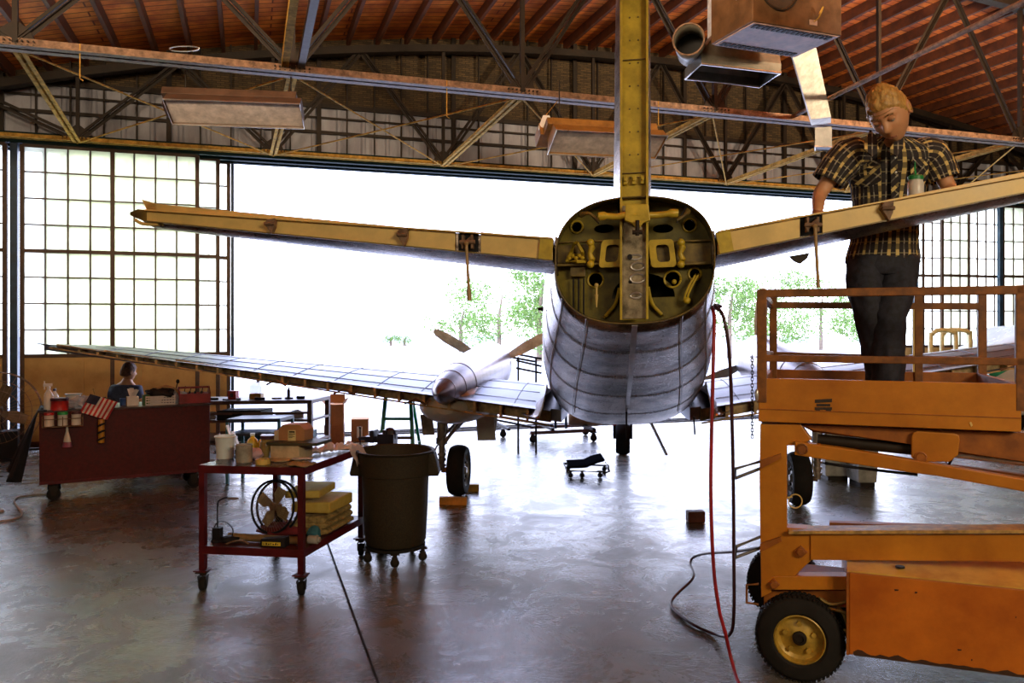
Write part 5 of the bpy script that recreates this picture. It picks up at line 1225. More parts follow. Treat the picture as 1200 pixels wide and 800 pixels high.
for z in (.0, .03, .06, .085): 
    for s_, e_ in ((-1, 0),): b.obox(c-cu*L_/2-cv*.09+Z*z, cu*L_, cv*.006, Z*.016); b.obox(c-cu*L_/2+cv*.09+Z*z, cu*L_, cv*.006, Z*.016); b.obox(c-cu*L_/2-cv*.09+Z*z, cu*.006, cv*.18, Z*.016); b.obox(c+cu*L_/2-cv*.09+Z*z, cu*.006, cv*.18, Z*.016)
for i in range(11): b.obox(c-cu*L_/2+cu*(i*L_/10-.003)-cv*.09, cu*.008, cv*.006, Z*.10)
b.obox(c-cu*L_/2-cv*.09, cu*L_, cv*.18, Z*.005); b.build('basket_body', white_pl, rt)
one(crumple(c+Z*.125, (.15, .08, .055), 21, .4, 28), 'black_bag', black, 'dark crumpled bag filling the white basket on the cart', 'bag', smooth=True)
b = M(); b.tube(catmull([c+Z*.16-cu*.05, c+Z*.20+cu*.05, c+Z*.17+cu*.16, c+Z*.10+cu*.22], 5), .014, 8); one(b, 'tan_strap', mat('tan_leather', (.42, .25, .12), .6), 'tan strap trailing out of the white basket on the cart', 'strap', smooth=True)
one(crumple(KP(205, .25)+Z*.055, (.13, .08, .075), 31, .5, 34, 9), 'plastic_bag', bag_clear, 'crumpled clear plastic bag between the basket and the red tool box', 'plastic bag', smooth=True)
# open red tool box
c = KP(227, .22); rt = root('tool_box', c, 'dark red open tool tote at the right end of the long cart', 'tool box'); w_, d_, h_ = .34, .22, .15
b = M(); b.obox(c-cu*w_/2-cv*d_/2, cu*w_, cv*d_, Z*.006)
for s_ in (0, 1): b.obox(c-cu*w_/2-cv*d_/2+cv*s_*(d_-.008), cu*w_, cv*.008, Z*h_*.75)
for s_ in (0, 1): b.prism([c-cu*w_/2+cu*s_*(w_-.008)+cv*x+Z*z for x, z in ((-d_/2, 0), (d_/2, 0), (d_/2, h_*.75), (.03, h_*1.25), (-.03, h_*1.25), (-d_/2, h_*.75))], cu*.008)
b.build('tote_body', mat('tool_box_red', (.28, .015, .02), .35), rt); b = M(); b.cyl(c-cu*w_/2+Z*h_*1.18, c+cu*w_/2+Z*h_*1.18, .012); b.build('handle', MATS['tool_box_red'], rt)
for i, (dx, ll) in enumerate(((-.12, .13), (-.06, .09), (.0, .11), (.07, .08))):
    p = c+cu*dx+Z*.06; b = M(); b.cyl(p, p+Z*.07+cu*.02, .013, n=10); b.cyl(p+Z*.07+cu*.02, p+Z*(.07+ll*.5)+cu*.03, .005, n=8); one(b, 'screwdriver', black, 'screwdriver standing in the red tool tote, %s' % ['at its left end', 'second from the left', 'in its middle', 'at its right end'][i], 'screwdriver', 'screwdrivers in the tool tote')
b = M(); p = c-cu*.17+cv*.1; b.tube(catmull([p, p+Z*.10-cu*.02, p+Z*.20, p+Z*.24+cu*.01], 5), .006, 8); b.sphere(p+Z*.245+cu*.01, (.022, .012, .026), 12); one(b, 'inspection_mirror', black, 'round inspection mirror on a bent stalk behind the tool tote', 'mirror', smooth=True)

# --- floor fan at the left edge
fc = P(-4, 482, 11.0); fn = root('drum_fan', V((fc.x, fc.y, 0)), 'large round wire-caged floor fan on a dark base at the left edge', 'fan')
nx = V((.45, -.89, 0)).normalized(); x, y, d = frame(nx)
R_ = .54; b = M()
for rr, off in ((R_, 0), (R_, .10), (R_, -.10), (R_*.8, .14), (R_*.55, .165), (R_*.3, .175), (R_*.12, .178)): b.tube([fc+nx*off+x*rr*cos(a)+y*rr*sin(a) for a in [2*pi*i/48 for i in range(48)]], .0045, 5, closed=True)
for i in range(40):
    a = 2*pi*i/40; e = x*cos(a)+y*sin(a); b.tube([fc-nx*.10+e*R_, fc+nx*.10+e*R_, fc+nx*.145+e*R_*.78, fc+nx*.17+e*R_*.5, fc+nx*.18+e*.05], .0025, 4)
b.build('cage', steel_rust, fn)
b = M()
for i in range(4):
    a = 2*pi*i/4+.4; e = x*cos(a)+y*sin(a); t_ = x*-sin(a)+y*cos(a); b.loft([[fc+e*.06-t_*.03+nx*.0, fc+e*.06+t_*.03+nx*.02, fc+e*.06+t_*.03+nx*.026, fc+e*.06-t_*.03+nx*.006], [fc+e*.22-t_*.09-nx*.02, fc+e*.22+t_*.07+nx*.04, fc+e*.22+t_*.07+nx*.046, fc+e*.22-t_*.09-nx*.014], [fc+e*.38-t_*.08-nx*.02, fc+e*.38+t_*.05+nx*.03, fc+e*.38+t_*.05+nx*.036, fc+e*.38-t_*.08-nx*.014]])
b.build('fan_blades', mat('dull_fan_blade', (.16, .11, .06), .45, .4), fn)
b = M(); b.cyl(fc-nx*.12, fc+nx*.05, .075, n=24); b.build('motor', steel_dark, fn, smooth=True)
b = M(); gb = V((fc.x, fc.y, 0)); b.obox(gb-x*.28-nx*.22, x*.56, nx*.44, Z*.03)
for s_ in (-1, 1): b.beam(gb+x*.05*s_-nx*.12+Z*.02, gb+x*.05*s_-nx*.12+Z*(fc.z), .03, .03)
b.obox(gb-x*.26-nx*.16, x*.52, nx*.30, Z*.40); b.build('fan_stand', black, fn)
b = M(); b.tube(catmull([V((-5.6, 8.3, .012)), V((-5.35, 8.0, .012)), V((-5.05, 7.9, .012)), V((-5.3, 7.6, .012)), V((-4.95, 7.45, .012)), V((-4.75, 7.7, .012)), V((-5.3, 8.5, .012)), V((-5.0, 8.75, .012))], 8), .010, 6); one(b, 'coiled_cable', mat('grey_tan_cable', (.30, .20, .12), .6), 'tan cable coiled on the floor left of the dark red cart', 'cable', smooth=True)
b = M(); b.tube(catmull([V((-5.4, 7.4, .012)), V((-4.9, 7.25, .012)), V((-4.75, 7.0, .012)), V((-4.9, 6.7, .012)), V((-5.3, 6.9, .012))], 8), .011, 6); one(b, 'air_hose', black, 'black hose end on the floor at the left edge', 'hose', smooth=True)

# --- maroon two-tier shop cart in the middle
TA = V((-1.434, 5.46, 0)); tu = V((-.985, .14, 0)).normalized(); tv = V((.235, .972, 0)).normalized(); TW, TD, TZ, TS = .765, 1.02, .885, .315
def Q(a, b_, z): return TA+tu*a+tv*b_+Z*z
tb = root('shop_cart', Q(TW/2, TD/2, 0), 'maroon two-shelf steel shop cart on castors, loaded with cans and boxes', 'cart')
for a, q in ((.0, 0), (TW-.04, 0), (0, TD-.04), (TW-.04, TD-.04)):
    b = M(); b.obox(Q(a, q, .145), tu*.04, tv*.04, Z*(TZ-.15)); b.build('leg', red_tab, tb, bevel=.002)
    b = M(); b.obox(Q(a-.02, q-.02, .135), tu*.09, tv*.08, Z*.008); b.build('foot_plate', red_tab, tb); caster(Q(a+.02, q+.02, 0), .048, tb, tv+tu*.3, top=.135)
for z in (TZ-.006, TS):
    b = M(); h_ = .055
    b.obox(Q(0, -.004, z-h_), tu*TW, tv*.006, Z*h_); b.obox(Q(0, TD-.004, z-h_), tu*TW, tv*.006, Z*h_); b.obox(Q(-.004, 0, z-h_), tu*.006, tv*TD, Z*h_); b.obox(Q(TW-.004, 0, z-h_), tu*.006, tv*TD, Z*h_); b.build('shelf_rim', red_tab, tb, bevel=.002)
    b = M(); b.obox(Q(0, 0, z-.012), tu*TW, tv*TD, Z*.012); b.build('shelf', mat('scuffed_dark_top', (.045, .04, .065), .28, .2, var=.4, vs=12) if z > .5 else mat('dark_red_shelf', (.07, .012, .012), .4), tb)
tz = TZ-.006+.001; sz = TS+.001
def QP(px, bq, z=None): # point on the cart top seen in column px at depth fraction bq
    z = tz if z is None else z; o = Q(0, bq*TD, 0); d = V(((px-600)/F, 1, 0)); t = (o.x*tu.y-o.y*tu.x)/(d.x*tu.y-d.y*tu.x); p = d*t; return V((p.x, p.y, z))
bw = mat('white_cyan_bucket', (.68, .76, .78), .4, 0, var=.04)
c = QP(264, .30); rt = root('plastic_bucket', c, 'white plastic bucket on a dark tray at the left of the shop cart', 'bucket'); b = M(); b.lathe([(.062, 0), (.068, .10), (.072, .155), (.074, .165), (.069, .165), (.06, .02), (.0, .018)], c, Z, 36, caps=False); b.build('bucket_body', bw, rt, smooth=True)
b = M(); b.tube([c+V((.075*cos(a), .075*sin(a), .158)) for a in [2*pi*i/32 for i in range(32)]], .004, 6, closed=True); b.build('rim', white_pl, rt)
b = M(); c2 = QP(264, .30); b.lathe([(.115, 0), (.12, .006), (.105, .006)], c2-Z*.0, Z, 36); 
c = QP(286, .16); tin(0, 0, .058, .125, mat('grey_paper_label', (.33, .30, .25), .6, 0, var=.15, vs=20), 'grey labelled tin can on the front of the shop cart', 'paint_can', 'can', base=c)
ylab = mat('yellow_bottle', (.75, .55, .05), .4)
bottle(0, 0, .17, .042, ylab, 'yellow bottle left of the glass jar on the shop cart', base=QP(296, .48), name='oil_bottle'); bottle(0, 0, .16, .042, ylab, 'yellow bottle close beside the glass jar on the shop cart', base=QP(309, .50), name='oil_bottle')
for i, (px, l_) in enumerate(((279, 1), (283, .8))):
    c = QP(px, .45); b = M(); b.obox(c, tu*.03, tv*.012, Z*.02+tu*.0); 
    b = M(); b.beam(c+Z*.01, c+Z*.22*l_+tu*.09*l_, .035, .008); one(b, 'paint_paddle', white_pl, 'white flat stirring paddle leaning behind the grey can, %s' % ('longer one' if i == 0 else 'shorter one'), 'paddle', 'paddles leaning on the shop cart')
glassm = mat_clear('amber_jar_glass', (.30, .22, .08), .72, .1)
c = QP(314, .36); rt = root('glass_jar', c, 'squat glass jar full of sticks with dark top on the shop cart', 'jar'); b = M(); b.lathe([(.055, 0), (.06, .01), (.06, .11), (.05, .125), (.052, .14)], c, Z, 32); b.build('jar_body', glassm, rt, smooth=True)
b = M(); b.lathe([(.055, .14), (.056, .165), (.04, .168)], c, Z, 28); b.build('lid', darkp, rt, smooth=True)
b = M()
for i in range(7): b.cyl(c+V((.03*cos(i), .03*sin(i), .012)), c+V((.038*cos(i+.6), .038*sin(i+.6), .11)), .006, n=6)
b.build('brush_handles', mat('straw_wood', (.55, .42, .12), .6), rt)
c = QP(325, .40); b = M(); b.lathe([(.013, 0), (.013, .15), (.009, .16)], c, Z, 14); one(b, 'marker_tube', mat('lime_plastic', (.35, .60, .08), .4), 'thin lime green tube right beside the glass jar', 'tube', smooth=True)
c = QP(308, .10); b = M(); b.lathe([(.030, 0), (.052, 0), (.052, .036), (.030, .036)], c, Z, 40, caps=False); b.skin([[v for v in b.bm.verts][0:40], [v for v in b.bm.verts][120:160]], caps=False); one(b, 'tape_roll', mat('masking_tape_yellow', (.60, .42, .10), .6), 'roll of yellow masking tape at the front edge of the shop cart', 'tape', smooth=True)
c = QP(330, .26); b = M(); b.lathe([(.085, 0), (.09, .004), (.09, .010), (.08, .014)], c, Z, 36); one(b, 'round_lid', mat('tan_lid', (.36, .28, .16), .5), 'flat round tan lid lying by the roll of tape', 'lid', smooth=True)
one(crumple(QP(299, .30)+Z*.035, (.06, .04, .042), 41, .4, 20), 'pink_rag', mat('pink_cloth', (.62, .40, .46), .9), 'crumpled pink rag between the bucket and the jar', 'rag', smooth=True)
one(crumple(QP(268, .45)+Z*.02, (.10, .05, .025), 43, .4, 20), 'dark_rag', black, 'dark rag behind the white bucket', 'rag', smooth=True)
b = M(); c = QP(264, .20); b.obox(c+tu*.11-tv*.10, tu*-.22, tv*.16, Z*.004); one(b, 'paper_sheet', mat('grey_newsprint', (.22, .22, .26), .8), 'grey paper sheet under the white bucket', 'paper') if False else b.bm.free()
# cream box, dark board and open carton
c = QP(341, .36); bu = tu; b = M(); b.obox(c+tu*.11-tv*.09, tu*-.22, tv*.20, Z*.105); one(b, 'cream_box', mat('cream_carton', (.55, .40, .24), .7), 'cream cardboard box under the dark board on the shop cart', 'box', bevel=.003)
b = M(); c2 = c+Z*.108; b.obox(c2+tu*.13-tv*.11, tu*-.38, tv*.24, Z*.022); one(b, 'dark_board', mat('dark_olive_board', (.05, .045, .02), .6), 'dark flat board lying on the cream box', 'board', bevel=.003)
c3 = c2+Z*.0225+tv*.04; rt = root('cardboard_box', c3, 'open brown cardboard carton with slanting flap and printed label on the dark board', 'box'); b = M(); b.prism([c3+tu*.085-tv*.06, c3+tu*.085-tv*.06+Z*.085, c3+tu*.055-tv*.06+Z*.115, c3-tu*.075-tv*.06+Z*.120, c3-tu*.115-tv*.06+Z*.08, c3-tu*.11-tv*.06], tv*.14); b.build('carton', card, rt, bevel=.002)
b = M(); b.obox(c3+tu*.085-tv*.058, tu*.035, tv*.12, Z*.07); b.build('side_flap', mat('pale_carton', (.62, .50, .36), .8), rt)
b = M(); b.obox(c3+tu*.012-tv*.062, tu*-.060, tv*.001, Z*.078); lb_ = b.build('paper_label', mat('label_paper', (.62, .50, .22), .7), rt)
b = M()
for k, (xx, zz, ww, hh) in enumerate(((.004, .060, .042, .010), (.0, .048, .050, .004), (.0, .038, .036, .003), (.0, .030, .046, .003), (.0, .022, .030, .003))): b.obox(c3+tu*(.006-xx)-tv*.0635+Z*zz, tu*-ww, tv*.001, Z*hh)
b.build('label_print', black, lb_)
# plastic sheet flowing off the far corner, and a greasy cloth near the front
b = M()
def sheet(i, j):
    q = Q(.28-.29*i, TD*(.42+.46*i)+.24*(j-.5), 0); z = tz+.014+.065*abs(noise.noise(V((i*6, j*5, 2))))+.03*noise.noise(V((i*17, j*15, 0)))
    z = max(z, tz+.006)
    if i > .86: z -= (i-.86)*1.0; q = q+tu*-.035
    return V((q.x, q.y, z))
b.grid(sheet, 44, 22); one(b, 'plastic_sheet', mat('pinkish_film', (.62, .48, .48), .35, 0, var=.1), 'crumpled pinkish plastic sheet spilling off the right end of the shop cart', 'plastic sheet', smooth=True, solid=.003)
b = M(); b.grid(lambda i, j: (lambda q, z: V((q.x, q.y, z)))(Q(.16-.20*i, .05+.16*j-.09*i, 0), tz+.008+.02*abs(noise.noise(V((i*5, j*6, 7))))-(.05*max(0, i-.0)*(1 if False else 0))), 16, 14); one(b, 'greasy_cloth', mat('olive_cloth', (.26, .21, .11), .85), 'folded olive cloth on the near corner of the shop cart', 'cloth', smooth=True, solid=.006)
b = M(); c = Q(.16, .16, tz+.032); b.beam(c, c-tu*.13+tv*.04, .035, .010); one(b, 'white_rag_roll', cloth_w, 'small white folded rag on the olive cloth', 'rag', bevel=.003)
# --- lower shelf
fc = Q(.40, .36, sz+.205); fnn = (tv*-1+Z*.18+tu*.15).normalized(); x, y, d = frame(fnn); fg = root('desk_fan', Q(.40, .36, sz), 'round black-rimmed fan leaning on the lower shelf of the shop cart', 'fan'); R_ = .188
b = M()
for off in (-.03, .03): b.tube([fc+fnn*off+x*R_*cos(a)+y*R_*sin(a) for a in [2*pi*i/48 for i in range(48)]], .009, 8, closed=True)
b.build('guard_rim', black, fg, smooth=True); b = M()
for i in range(48):
    a = 2*pi*i/48; e = x*cos(a)+y*sin(a); b.tube([fc+fnn*.03+e*R_, fc+fnn*.055+e*R_*.6, fc+fnn*.06+e*.03], .0013, 4)
for rr in (.05, .09, .13): b.tube([fc+fnn*(.06-rr*.12)+x*rr*cos(a)+y*rr*sin(a) for a in [2*pi*i/32 for i in range(32)]], .0013, 4, closed=True)
b.build('wire_guard', steel_rust, fg); b = M()
for i in range(4):
    a = 2*pi*i/4+.5; e = x*cos(a)+y*sin(a); t_ = x*-sin(a)+y*cos(a); ps = [fc+e*.02-t_*.01, fc+e*.08-t_*.055, fc+e*.145-t_*.045, fc+e*.150+t_*.03, fc+e*.07+t_*.03, fc+e*.02+t_*.012]; b.prism([p+fnn*(.012*k % .03) for k, p in enumerate(ps)], fnn*.003)
b.build('fan_blades', mat('tan_fan_blade', (.42, .31, .17), .5), fg); b = M(); b.cyl(fc-fnn*.05, fc+fnn*.035, .028, n=20); b.build('motor', steel_rust, fg); b = M(); b.beam(fc-fnn*.04, V((fc.x, fc.y, sz))-fnn*.06, .05, .02); b.build('fan_foot', black, fg)
foam = mat('yellow_foam', (.60, .44, .10), .9, 0, col2=(.46, .30, .05), vs=7, bump=.4)
def slab(a0, b0, z0, wa, db, h, sk, label, rot=0):
    R3 = Matrix.Rotation(rot, 3, 'Z'); b = M(); e1, e2 = R3 @ (tu*-wa), R3 @ (tv*db); p = Q(a0, b0, z0)
    b.loft([[p, p+e1, p+e1+e2, p+e2], [p+Z*h*.8+tu*sk, p+e1+Z*h, p+e1+e2+Z*h*.95, p+e2+Z*h]]); return one(b, 'foam_block', foam, label, 'foam block', 'foam blocks on the shop cart', bevel=.012)
slab(.30, .40, sz+.155, .30, .40, .085, 0, 'yellow foam block, lower one of the two on the shop cart shelf'); slab(.34, .38, sz+.262, .26, .36, .06, 0, 'yellow foam block, topmost on the shop cart shelf', .12)
b = M()
for k in range(3):
    o_ = .035*k; b.loft([[Q(.33-o_, .36, sz+.012+.045*k), Q(.33-o_, .36, sz+.045+.045*k), Q(.33-o_, .85, sz+.045+.045*k), Q(.33-o_, .85, sz+.012+.045*k)], [Q(.05, .36, sz+.004+.04*k), Q(.05, .36, sz+.050+.045*k), Q(.05, .85, sz+.050+.045*k), Q(.05, .85, sz+.004+.04*k)], [Q(-.0+.01*k, .38, sz+.01+.045*k), Q(.0+.01*k, .38, sz+.035+.045*k), Q(.0+.01*k, .83, sz+.035+.045*k), Q(-.0+.01*k, .83, sz+.01+.045*k)]])
one(b, 'folded_blanket', mat('tan_blanket', (.33, .23, .08), .95, 0, var=.3, vs=20, bump=.5), 'folded tan blanket under the yellow foam blocks', 'blanket', bevel=.012)
b = M(); p0_, p1_ = Q(.64, .16, sz+.028), Q(.06, .12, sz+.028); b.cyl(p0_, p1_, .027, n=20); one(b, 'cardboard_tube', mat('brown_tube', (.25, .15, .06), .7), 'long brown tube along the front of the lower cart shelf', 'tube', smooth=True)
c = Q(.235, .055, sz); rt = root('battery_charger', c, 'black battery box with yellow label at the front of the lower cart shelf', 'box'); b = M(); b.prism([c+tu*.09-tv*.03, c-tu*.09-tv*.03, c-tu*.09-tv*.03+Z*.07, c+tu*.09-tv*.03+Z*.055], tv*.07); b.build('case', black, rt, bevel=.006); b = M(); b.obox(c+tu*.075-tv*.0312+Z*.012, tu*-.135, tv*.001, Z*.026); lb_ = b.build('yellow_label', ylab, rt)
b = M()
for k in range(7): b.obox(c+tu*(.065-.017*k)-tv*.0322+Z*.018, tu*-(.010 if k % 3 else .005), tv*.001, Z*(.013 if k % 2 else .009))
b.build('label_print', black, lb_)
one(crumple(Q(.33, .42, sz+.035), (.20, .12, .05), 51, .3, 30), 'red_cloth', mat('dark_red_cloth', (.16, .015, .02), .95), 'dark red cloth heaped under the small fan', 'cloth', smooth=True)
one(crumple(Q(.03, .22, sz+.055), (.045, .05, .055), 53, .2, 24), 'teal_pouch', mat('teal_fabric', (.03, .16, .22), .8), 'teal blue pouch by the right leg of the shop cart', 'pouch', smooth=True)
b = M(); c = Q(-.0, .14, sz+.035); b.cyl(c+tu*.03, c-tu*.04, .03, n=20); b.cyl(c-tu*.03, c-tu*.055, .018, n=16); one(b, 'grey_canister', mat('grey_canister_paint', (.42, .40, .36), .5), 'small grey capped canister at the right front of the lower shelf', 'canister', smooth=True)
one(crumple(Q(.60, .10, sz+.022), (.07, .04, .024), 57, .4, 20), 'cable_tangle', black, 'black tangle of cable at the left front of the lower shelf', 'cable', smooth=True)
b = M(); c = Q(.60, .06, sz+.0); b.tube(catmull([c, c+Z*.02-tu*.05, c+Z*.03-tu*.12, c+Z*.01-tu*.17], 5), .006, 6); one(b, 'short_cable', steel_rust, 'short brown cable lying before the long tube', 'cable', smooth=True)
# gooseneck lamp
c = Q(.70, .12, sz); gl = root('gooseneck_lamp', c, 'thin black gooseneck lamp on the lower shelf by the left leg', 'lamp'); b = M(); b.lathe([(.045, 0), (.045, .015), (.02, .02)], c, Z, 24); b.obox(c+tu*.03-tv*.02, tu*-.06, tv*.04, Z*.10); b.build('base', black, gl)
b = M(); b.tube(catmull([c+Z*.08, c+Z*.26, c+Z*.295-tu*.02, c+Z*.312-tu*.06, c+Z*.313-tu*.085], 6), .006, 8); b.build('gooseneck', black, gl, smooth=True); b = M(); b.sphere(c+Z*.309-tu*.115, (.042, .025, .009), 16); b.build('lamp_head', steel_rust, gl, smooth=True)
b = M(); b.tube(catmull([c+Z*.09+tu*.03, c+Z*.135, c+Z*.14-tu*.06, c+Z*.09-tu*.115, c+Z*.03-tu*.10, c+Z*.012-tu*.03], 6), .004, 6); b.build('lamp_cord', black, gl, smooth=True)
# bench vise on a pedestal beyond the cart
vc = Q(-.05, TD+.28, 0); vz = .90; vs_ = root('bench_vise', vc, 'black bench vise on a pedestal between the shop cart and the trash can', 'vise')
b = M(); b.cyl(vc, vc+Z*.02, .17, n=28); b.cyl(vc+Z*.02, vc+Z*(vz-.10), .035, n=16); b.cyl(vc+Z*(vz-.10), vc+Z*(vz-.085), .13, n=24); b.build('pedestal', blue_dk, vs_)
p = vc+Z*vz; vm_ = mat('vise_black', (.018, .015, .028), .3, .3); b = M(); b.cyl(p-Z*.085, p-Z*.04, .07, n=20); b.obox(p-tu*.10-tv*.05-Z*.045, tu*.14, tv*.10, Z*.09); b.obox(p-tu*.04-tv*.055+Z*.045, tu*.035, tv*.11, Z*.035); b.sphere(p-tu*.05+Z*.03, (.06, .05, .07), 14); b.build('fixed_jaw', vm_, vs_, bevel=.004)
b = M(); b.obox(p+tu*.04-tv*.03-Z*.03, tu*.12, tv*.06, Z*.05); b.obox(p+tu*.07-tv*.055-Z*.03, tu*.035, tv*.11, Z*.105); b.build('moving_jaw', vm_, vs_, bevel=.004)
b = M(); b.cyl(p+tu*.15, p+tu*.22, .016, n=12); b.cyl(p+tu*.21-Z*.09, p+tu*.21+Z*.09, .007, n=8); b.sphere(p+tu*.21-Z*.09, .012, 8); b.sphere(p+tu*.21+Z*.09, .012, 8); b.build('screw_handle', vm_, vs_)

# --- round trash can on its dolly
cc = P(463.5, 600, 6.33); cc.z = 0; tcn = root('trash_can', cc, 'large round dark olive trash can with open top on a wheeled dolly', 'trash can')
can = mat('speckled_dark_plastic', (.045, .033, .018), .65, 0, col2=(.024, .017, .011), vs=90, bump=.25, bs=200, spec=.25)
zb_ = .125; h_ = .745
b = M(); prof = [(.0, .0), (.19, .0), (.228, .012), (.240, .04), (.252, .25), (.262, .50), (.266, h_-.19), (.278, h_-.185), (.288, h_-.02), (.306, h_-.012), (.312, h_), (.300, h_+.004), (.286, h_-.006), (.276, h_-.10), (.262, h_-.20), (.252, .45), (.235, .04), (.0, .022)]
b.lathe([(max(r, .001), z) for r, z in prof], cc+Z*zb_, Z, 64, caps=False); b.build('can_body', can, tcn, smooth=True)
for sg in (-1, 1):
    e = V((sg, 0, 0)); b = M(); b.loft([[cc+Z*(zb_+z)+e*r+V((0, y, 0)) for y, z in ((-.085, h_-.03), (.085, h_-.03), (.075, h_-.19), (-.075, h_-.19))] for r in (.270, .315)]); 
    b = M(); b.loft([[cc+Z*(zb_+h_-.025)+e*r+V((0, y, 0)) for r, y in ((.272, -.09), (.318, -.075), (.318, .075), (.272, .09))], [cc+Z*(zb_+h_-.18)+e*r+V((0, y, 0)) for r, y in ((.262, -.075), (.352, -.07), (.352, .07), (.262, .075))], [cc+Z*(zb_+h_-.20)+e*r+V((0, y, 0)) for r, y in ((.262, -.07), (.345, -.065), (.345, .065), (.262, .07))]]); b.build('grip_handle', can, tcn, bevel=.006)
b = M(); b.cyl(cc+Z*(zb_-.02), cc+Z*(zb_+.0), .235, n=48); b.build('dolly', rubber, tcn)
for i in range(5):
    a = -pi/2+2*pi*i/5+.12; caster(cc+V((.225*cos(a), .225*sin(a), 0)), .034, tcn, V((1, .3, 0)), top=.105)

# --- workbench behind
WB = P(365, 530, 10.25); WB.z = 0; wu = V((-1, -.12, 0)).normalized(); wv_ = V((.15, .98, 0)).normalized(); WLn = 2.05; WZ = .90
def B(a, b_, z): return WB+wu*a+wv_*b_+Z*z
brn = mat('brown_bench_steel', (.16, .075, .055), .45); bn = root('work_bench', B(WLn/2, .3, 0), 'brown steel workbench with lower shelves behind the shop cart', 'workbench')
b = M(); b.obox(B(0, 0, WZ-.05), wu*WLn, wv_*.65, Z*.05); b.build('bench_top', brn, bn, bevel=.004)
for a in (0, WLn-.06):
    for q in (0, .59): b = M(); b.obox(B(a, q, 0), wu*.055, wv_*.055, Z*(WZ-.05)); b.build('leg', brn, bn)
for z in (.62, .34):
    b = M(); b.obox(B(0, 0, z), wu*WLn, wv_*.65, Z*.03); b.build('bench_shelf', brn, bn)
b = M(); b.obox(B(0, .0, .72), wu*WLn, wv_*.03, Z*.03); b.build('cross_bar', brn, bn)
def bz(a, q, z): return B(a, q, z)
c = B(1.04, .2, WZ); rt = root('red_box', c, 'small red box on the workbench beside the door', 'box'); b = M(); b.obox(c, wu*.10, wv_*.09, Z*.11); b.build('carton', mat('bright_red_card', (.60, .03, .02), .5), rt, bevel=.003); b = M(); b.obox(c+wu*.03-wv_*.001+Z*.03, wu*.04, wv_*.001, Z*.05); b.build('box_label', darkp, rt)
c = B(.80, .2, WZ); rt = root('jug', c, 'translucent white jug with amber fluid on the workbench', 'jug'); b = M(); b.obox(c+wu*-.075, wu*.15, wv_*.10, Z*.075); b.build('amber_fluid', mat('amber_fluid', (.75, .42, .05), .3), rt, bevel=.01)
b = M(); b.loft([[c+wu*-.076+Z*.077, c+wu*.076+Z*.077, c+wu*.076+wv_*.1+Z*.077, c+wu*-.076+wv_*.1+Z*.077], [c+wu*-.076+Z*.17, c+wu*.076+Z*.17, c+wu*.076+wv_*.1+Z*.17, c+wu*-.076+wv_*.1+Z*.17], [c+wu*-.06+wv_*.02+Z*.21, c+wu*.03+wv_*.02+Z*.22, c+wu*.03+wv_*.08+Z*.22, c+wu*-.06+wv_*.08+Z*.21]]); b.build('jug_body', mat_clear('jug_film', (.9, .86, .75), .45, .4), rt, bevel=.012); b = M(); b.cyl(c-wu*.02+wv_*.05+Z*.215, c-wu*.02+wv_*.05+Z*.245, .022, n=16); b.build('cap', white_pl, rt)
c = B(.37, .2, WZ); rt = root('spray_can', c, 'slim grey spray can standing alone on the workbench', 'spray can'); b = M(); b.lathe([(.022, 0), (.022, .11), (.012, .13)], c, Z, 20); b.build('can_body', mat('grey_can', (.30, .28, .33), .4), rt, smooth=True); b = M(); b.lathe([(.010, .131), (.010, .15)], c, Z, 12); b.build('nozzle', black, rt)
random.seed(11); desc = ['socket', 'short ratchet', 'bolt', 'washer stack', 'drill bit case', 'wrench', 'plug', 'clamp', 'clip', 'file', 'knob', 'nut']
for i in range(12):
    a = .15+.155*i; c = B(a, random.uniform(.05, .3), WZ+.0); b = M(); l_ = random.uniform(.04, .12); rr = random.uniform(.008, .020)
    b.cyl(c+Z*rr, c+Z*rr+wu*l_+wv_*random.uniform(-.02, .02), rr, n=10); b.cyl(c+Z*rr*1.15+wu*l_*.8, c+Z*rr*1.15+wu*l_*1.2, rr*1.15, n=6)
    tag(b.build('hand_tool', [steel_dark, black, alu_clean][i % 3]), 'small hand tool lying on the brown workbench, %s from its right end' % ['first', 'second', 'third', 'fourth', 'fifth', 'sixth', 'seventh', 'eighth', 'ninth', 'tenth', 'eleventh', 'twelfth'][i], 'hand tool', 'hand tools on the workbench')
c = B(.86, .02, .65); rt = root('instrument_case', c, 'black instrument case on the upper shelf of the workbench', 'case'); b = M(); b.obox(c-wu*.22+Z*.001, wu*.55, wv_*.35, Z*.12); b.build('case_body', black, rt, bevel=.01); b = M(); b.tube([c+wu*.0-wv_*.01+Z*.08, c-wv_*.03+Z*.08, c+wu*.12-wv_*.03+Z*.08, c+wu*.12-wv_*.01+Z*.08], .008, 8); b.build('handle', steel_dark, rt)
for i, (a, z, l_, r_) in enumerate(((1.25, .705, .8, .05), (1.2, .425, .8, .055), (.15, .695, .35, .04), (1.25, .075, .7, .07))):
    b = M(); b.cyl(B(a, .12, z-.0), B(a+l_, .12, z), r_, n=20); one(b, 'rolled_material', cloth_w, ['pale roll on the upper shelf of the workbench', 'pale bumpy roll on the lower shelf of the workbench', 'short pale roll at the right of the upper workbench shelf', 'thick pale roll on the floor under the workbench'][i], 'roll', 'pale rolls stored under the workbench', smooth=True)
b = M(); c = B(.10, .05, .373); b.obox(c, wu*.85, wv_*.4, Z*.10); one(b, 'teal_case', mat('teal_case_paint', (.02, .11, .14), .4), 'dark teal case on the lower shelf of the workbench', 'case', bevel=.01)
one(crumple(B(.28, .2, .67)+Z*.03, (.07, .06, .05), 61, .5, 20), 'shop_rag', cloth_w, 'pale crumpled rag on the upper workbench shelf near its right end', 'rag', smooth=True)
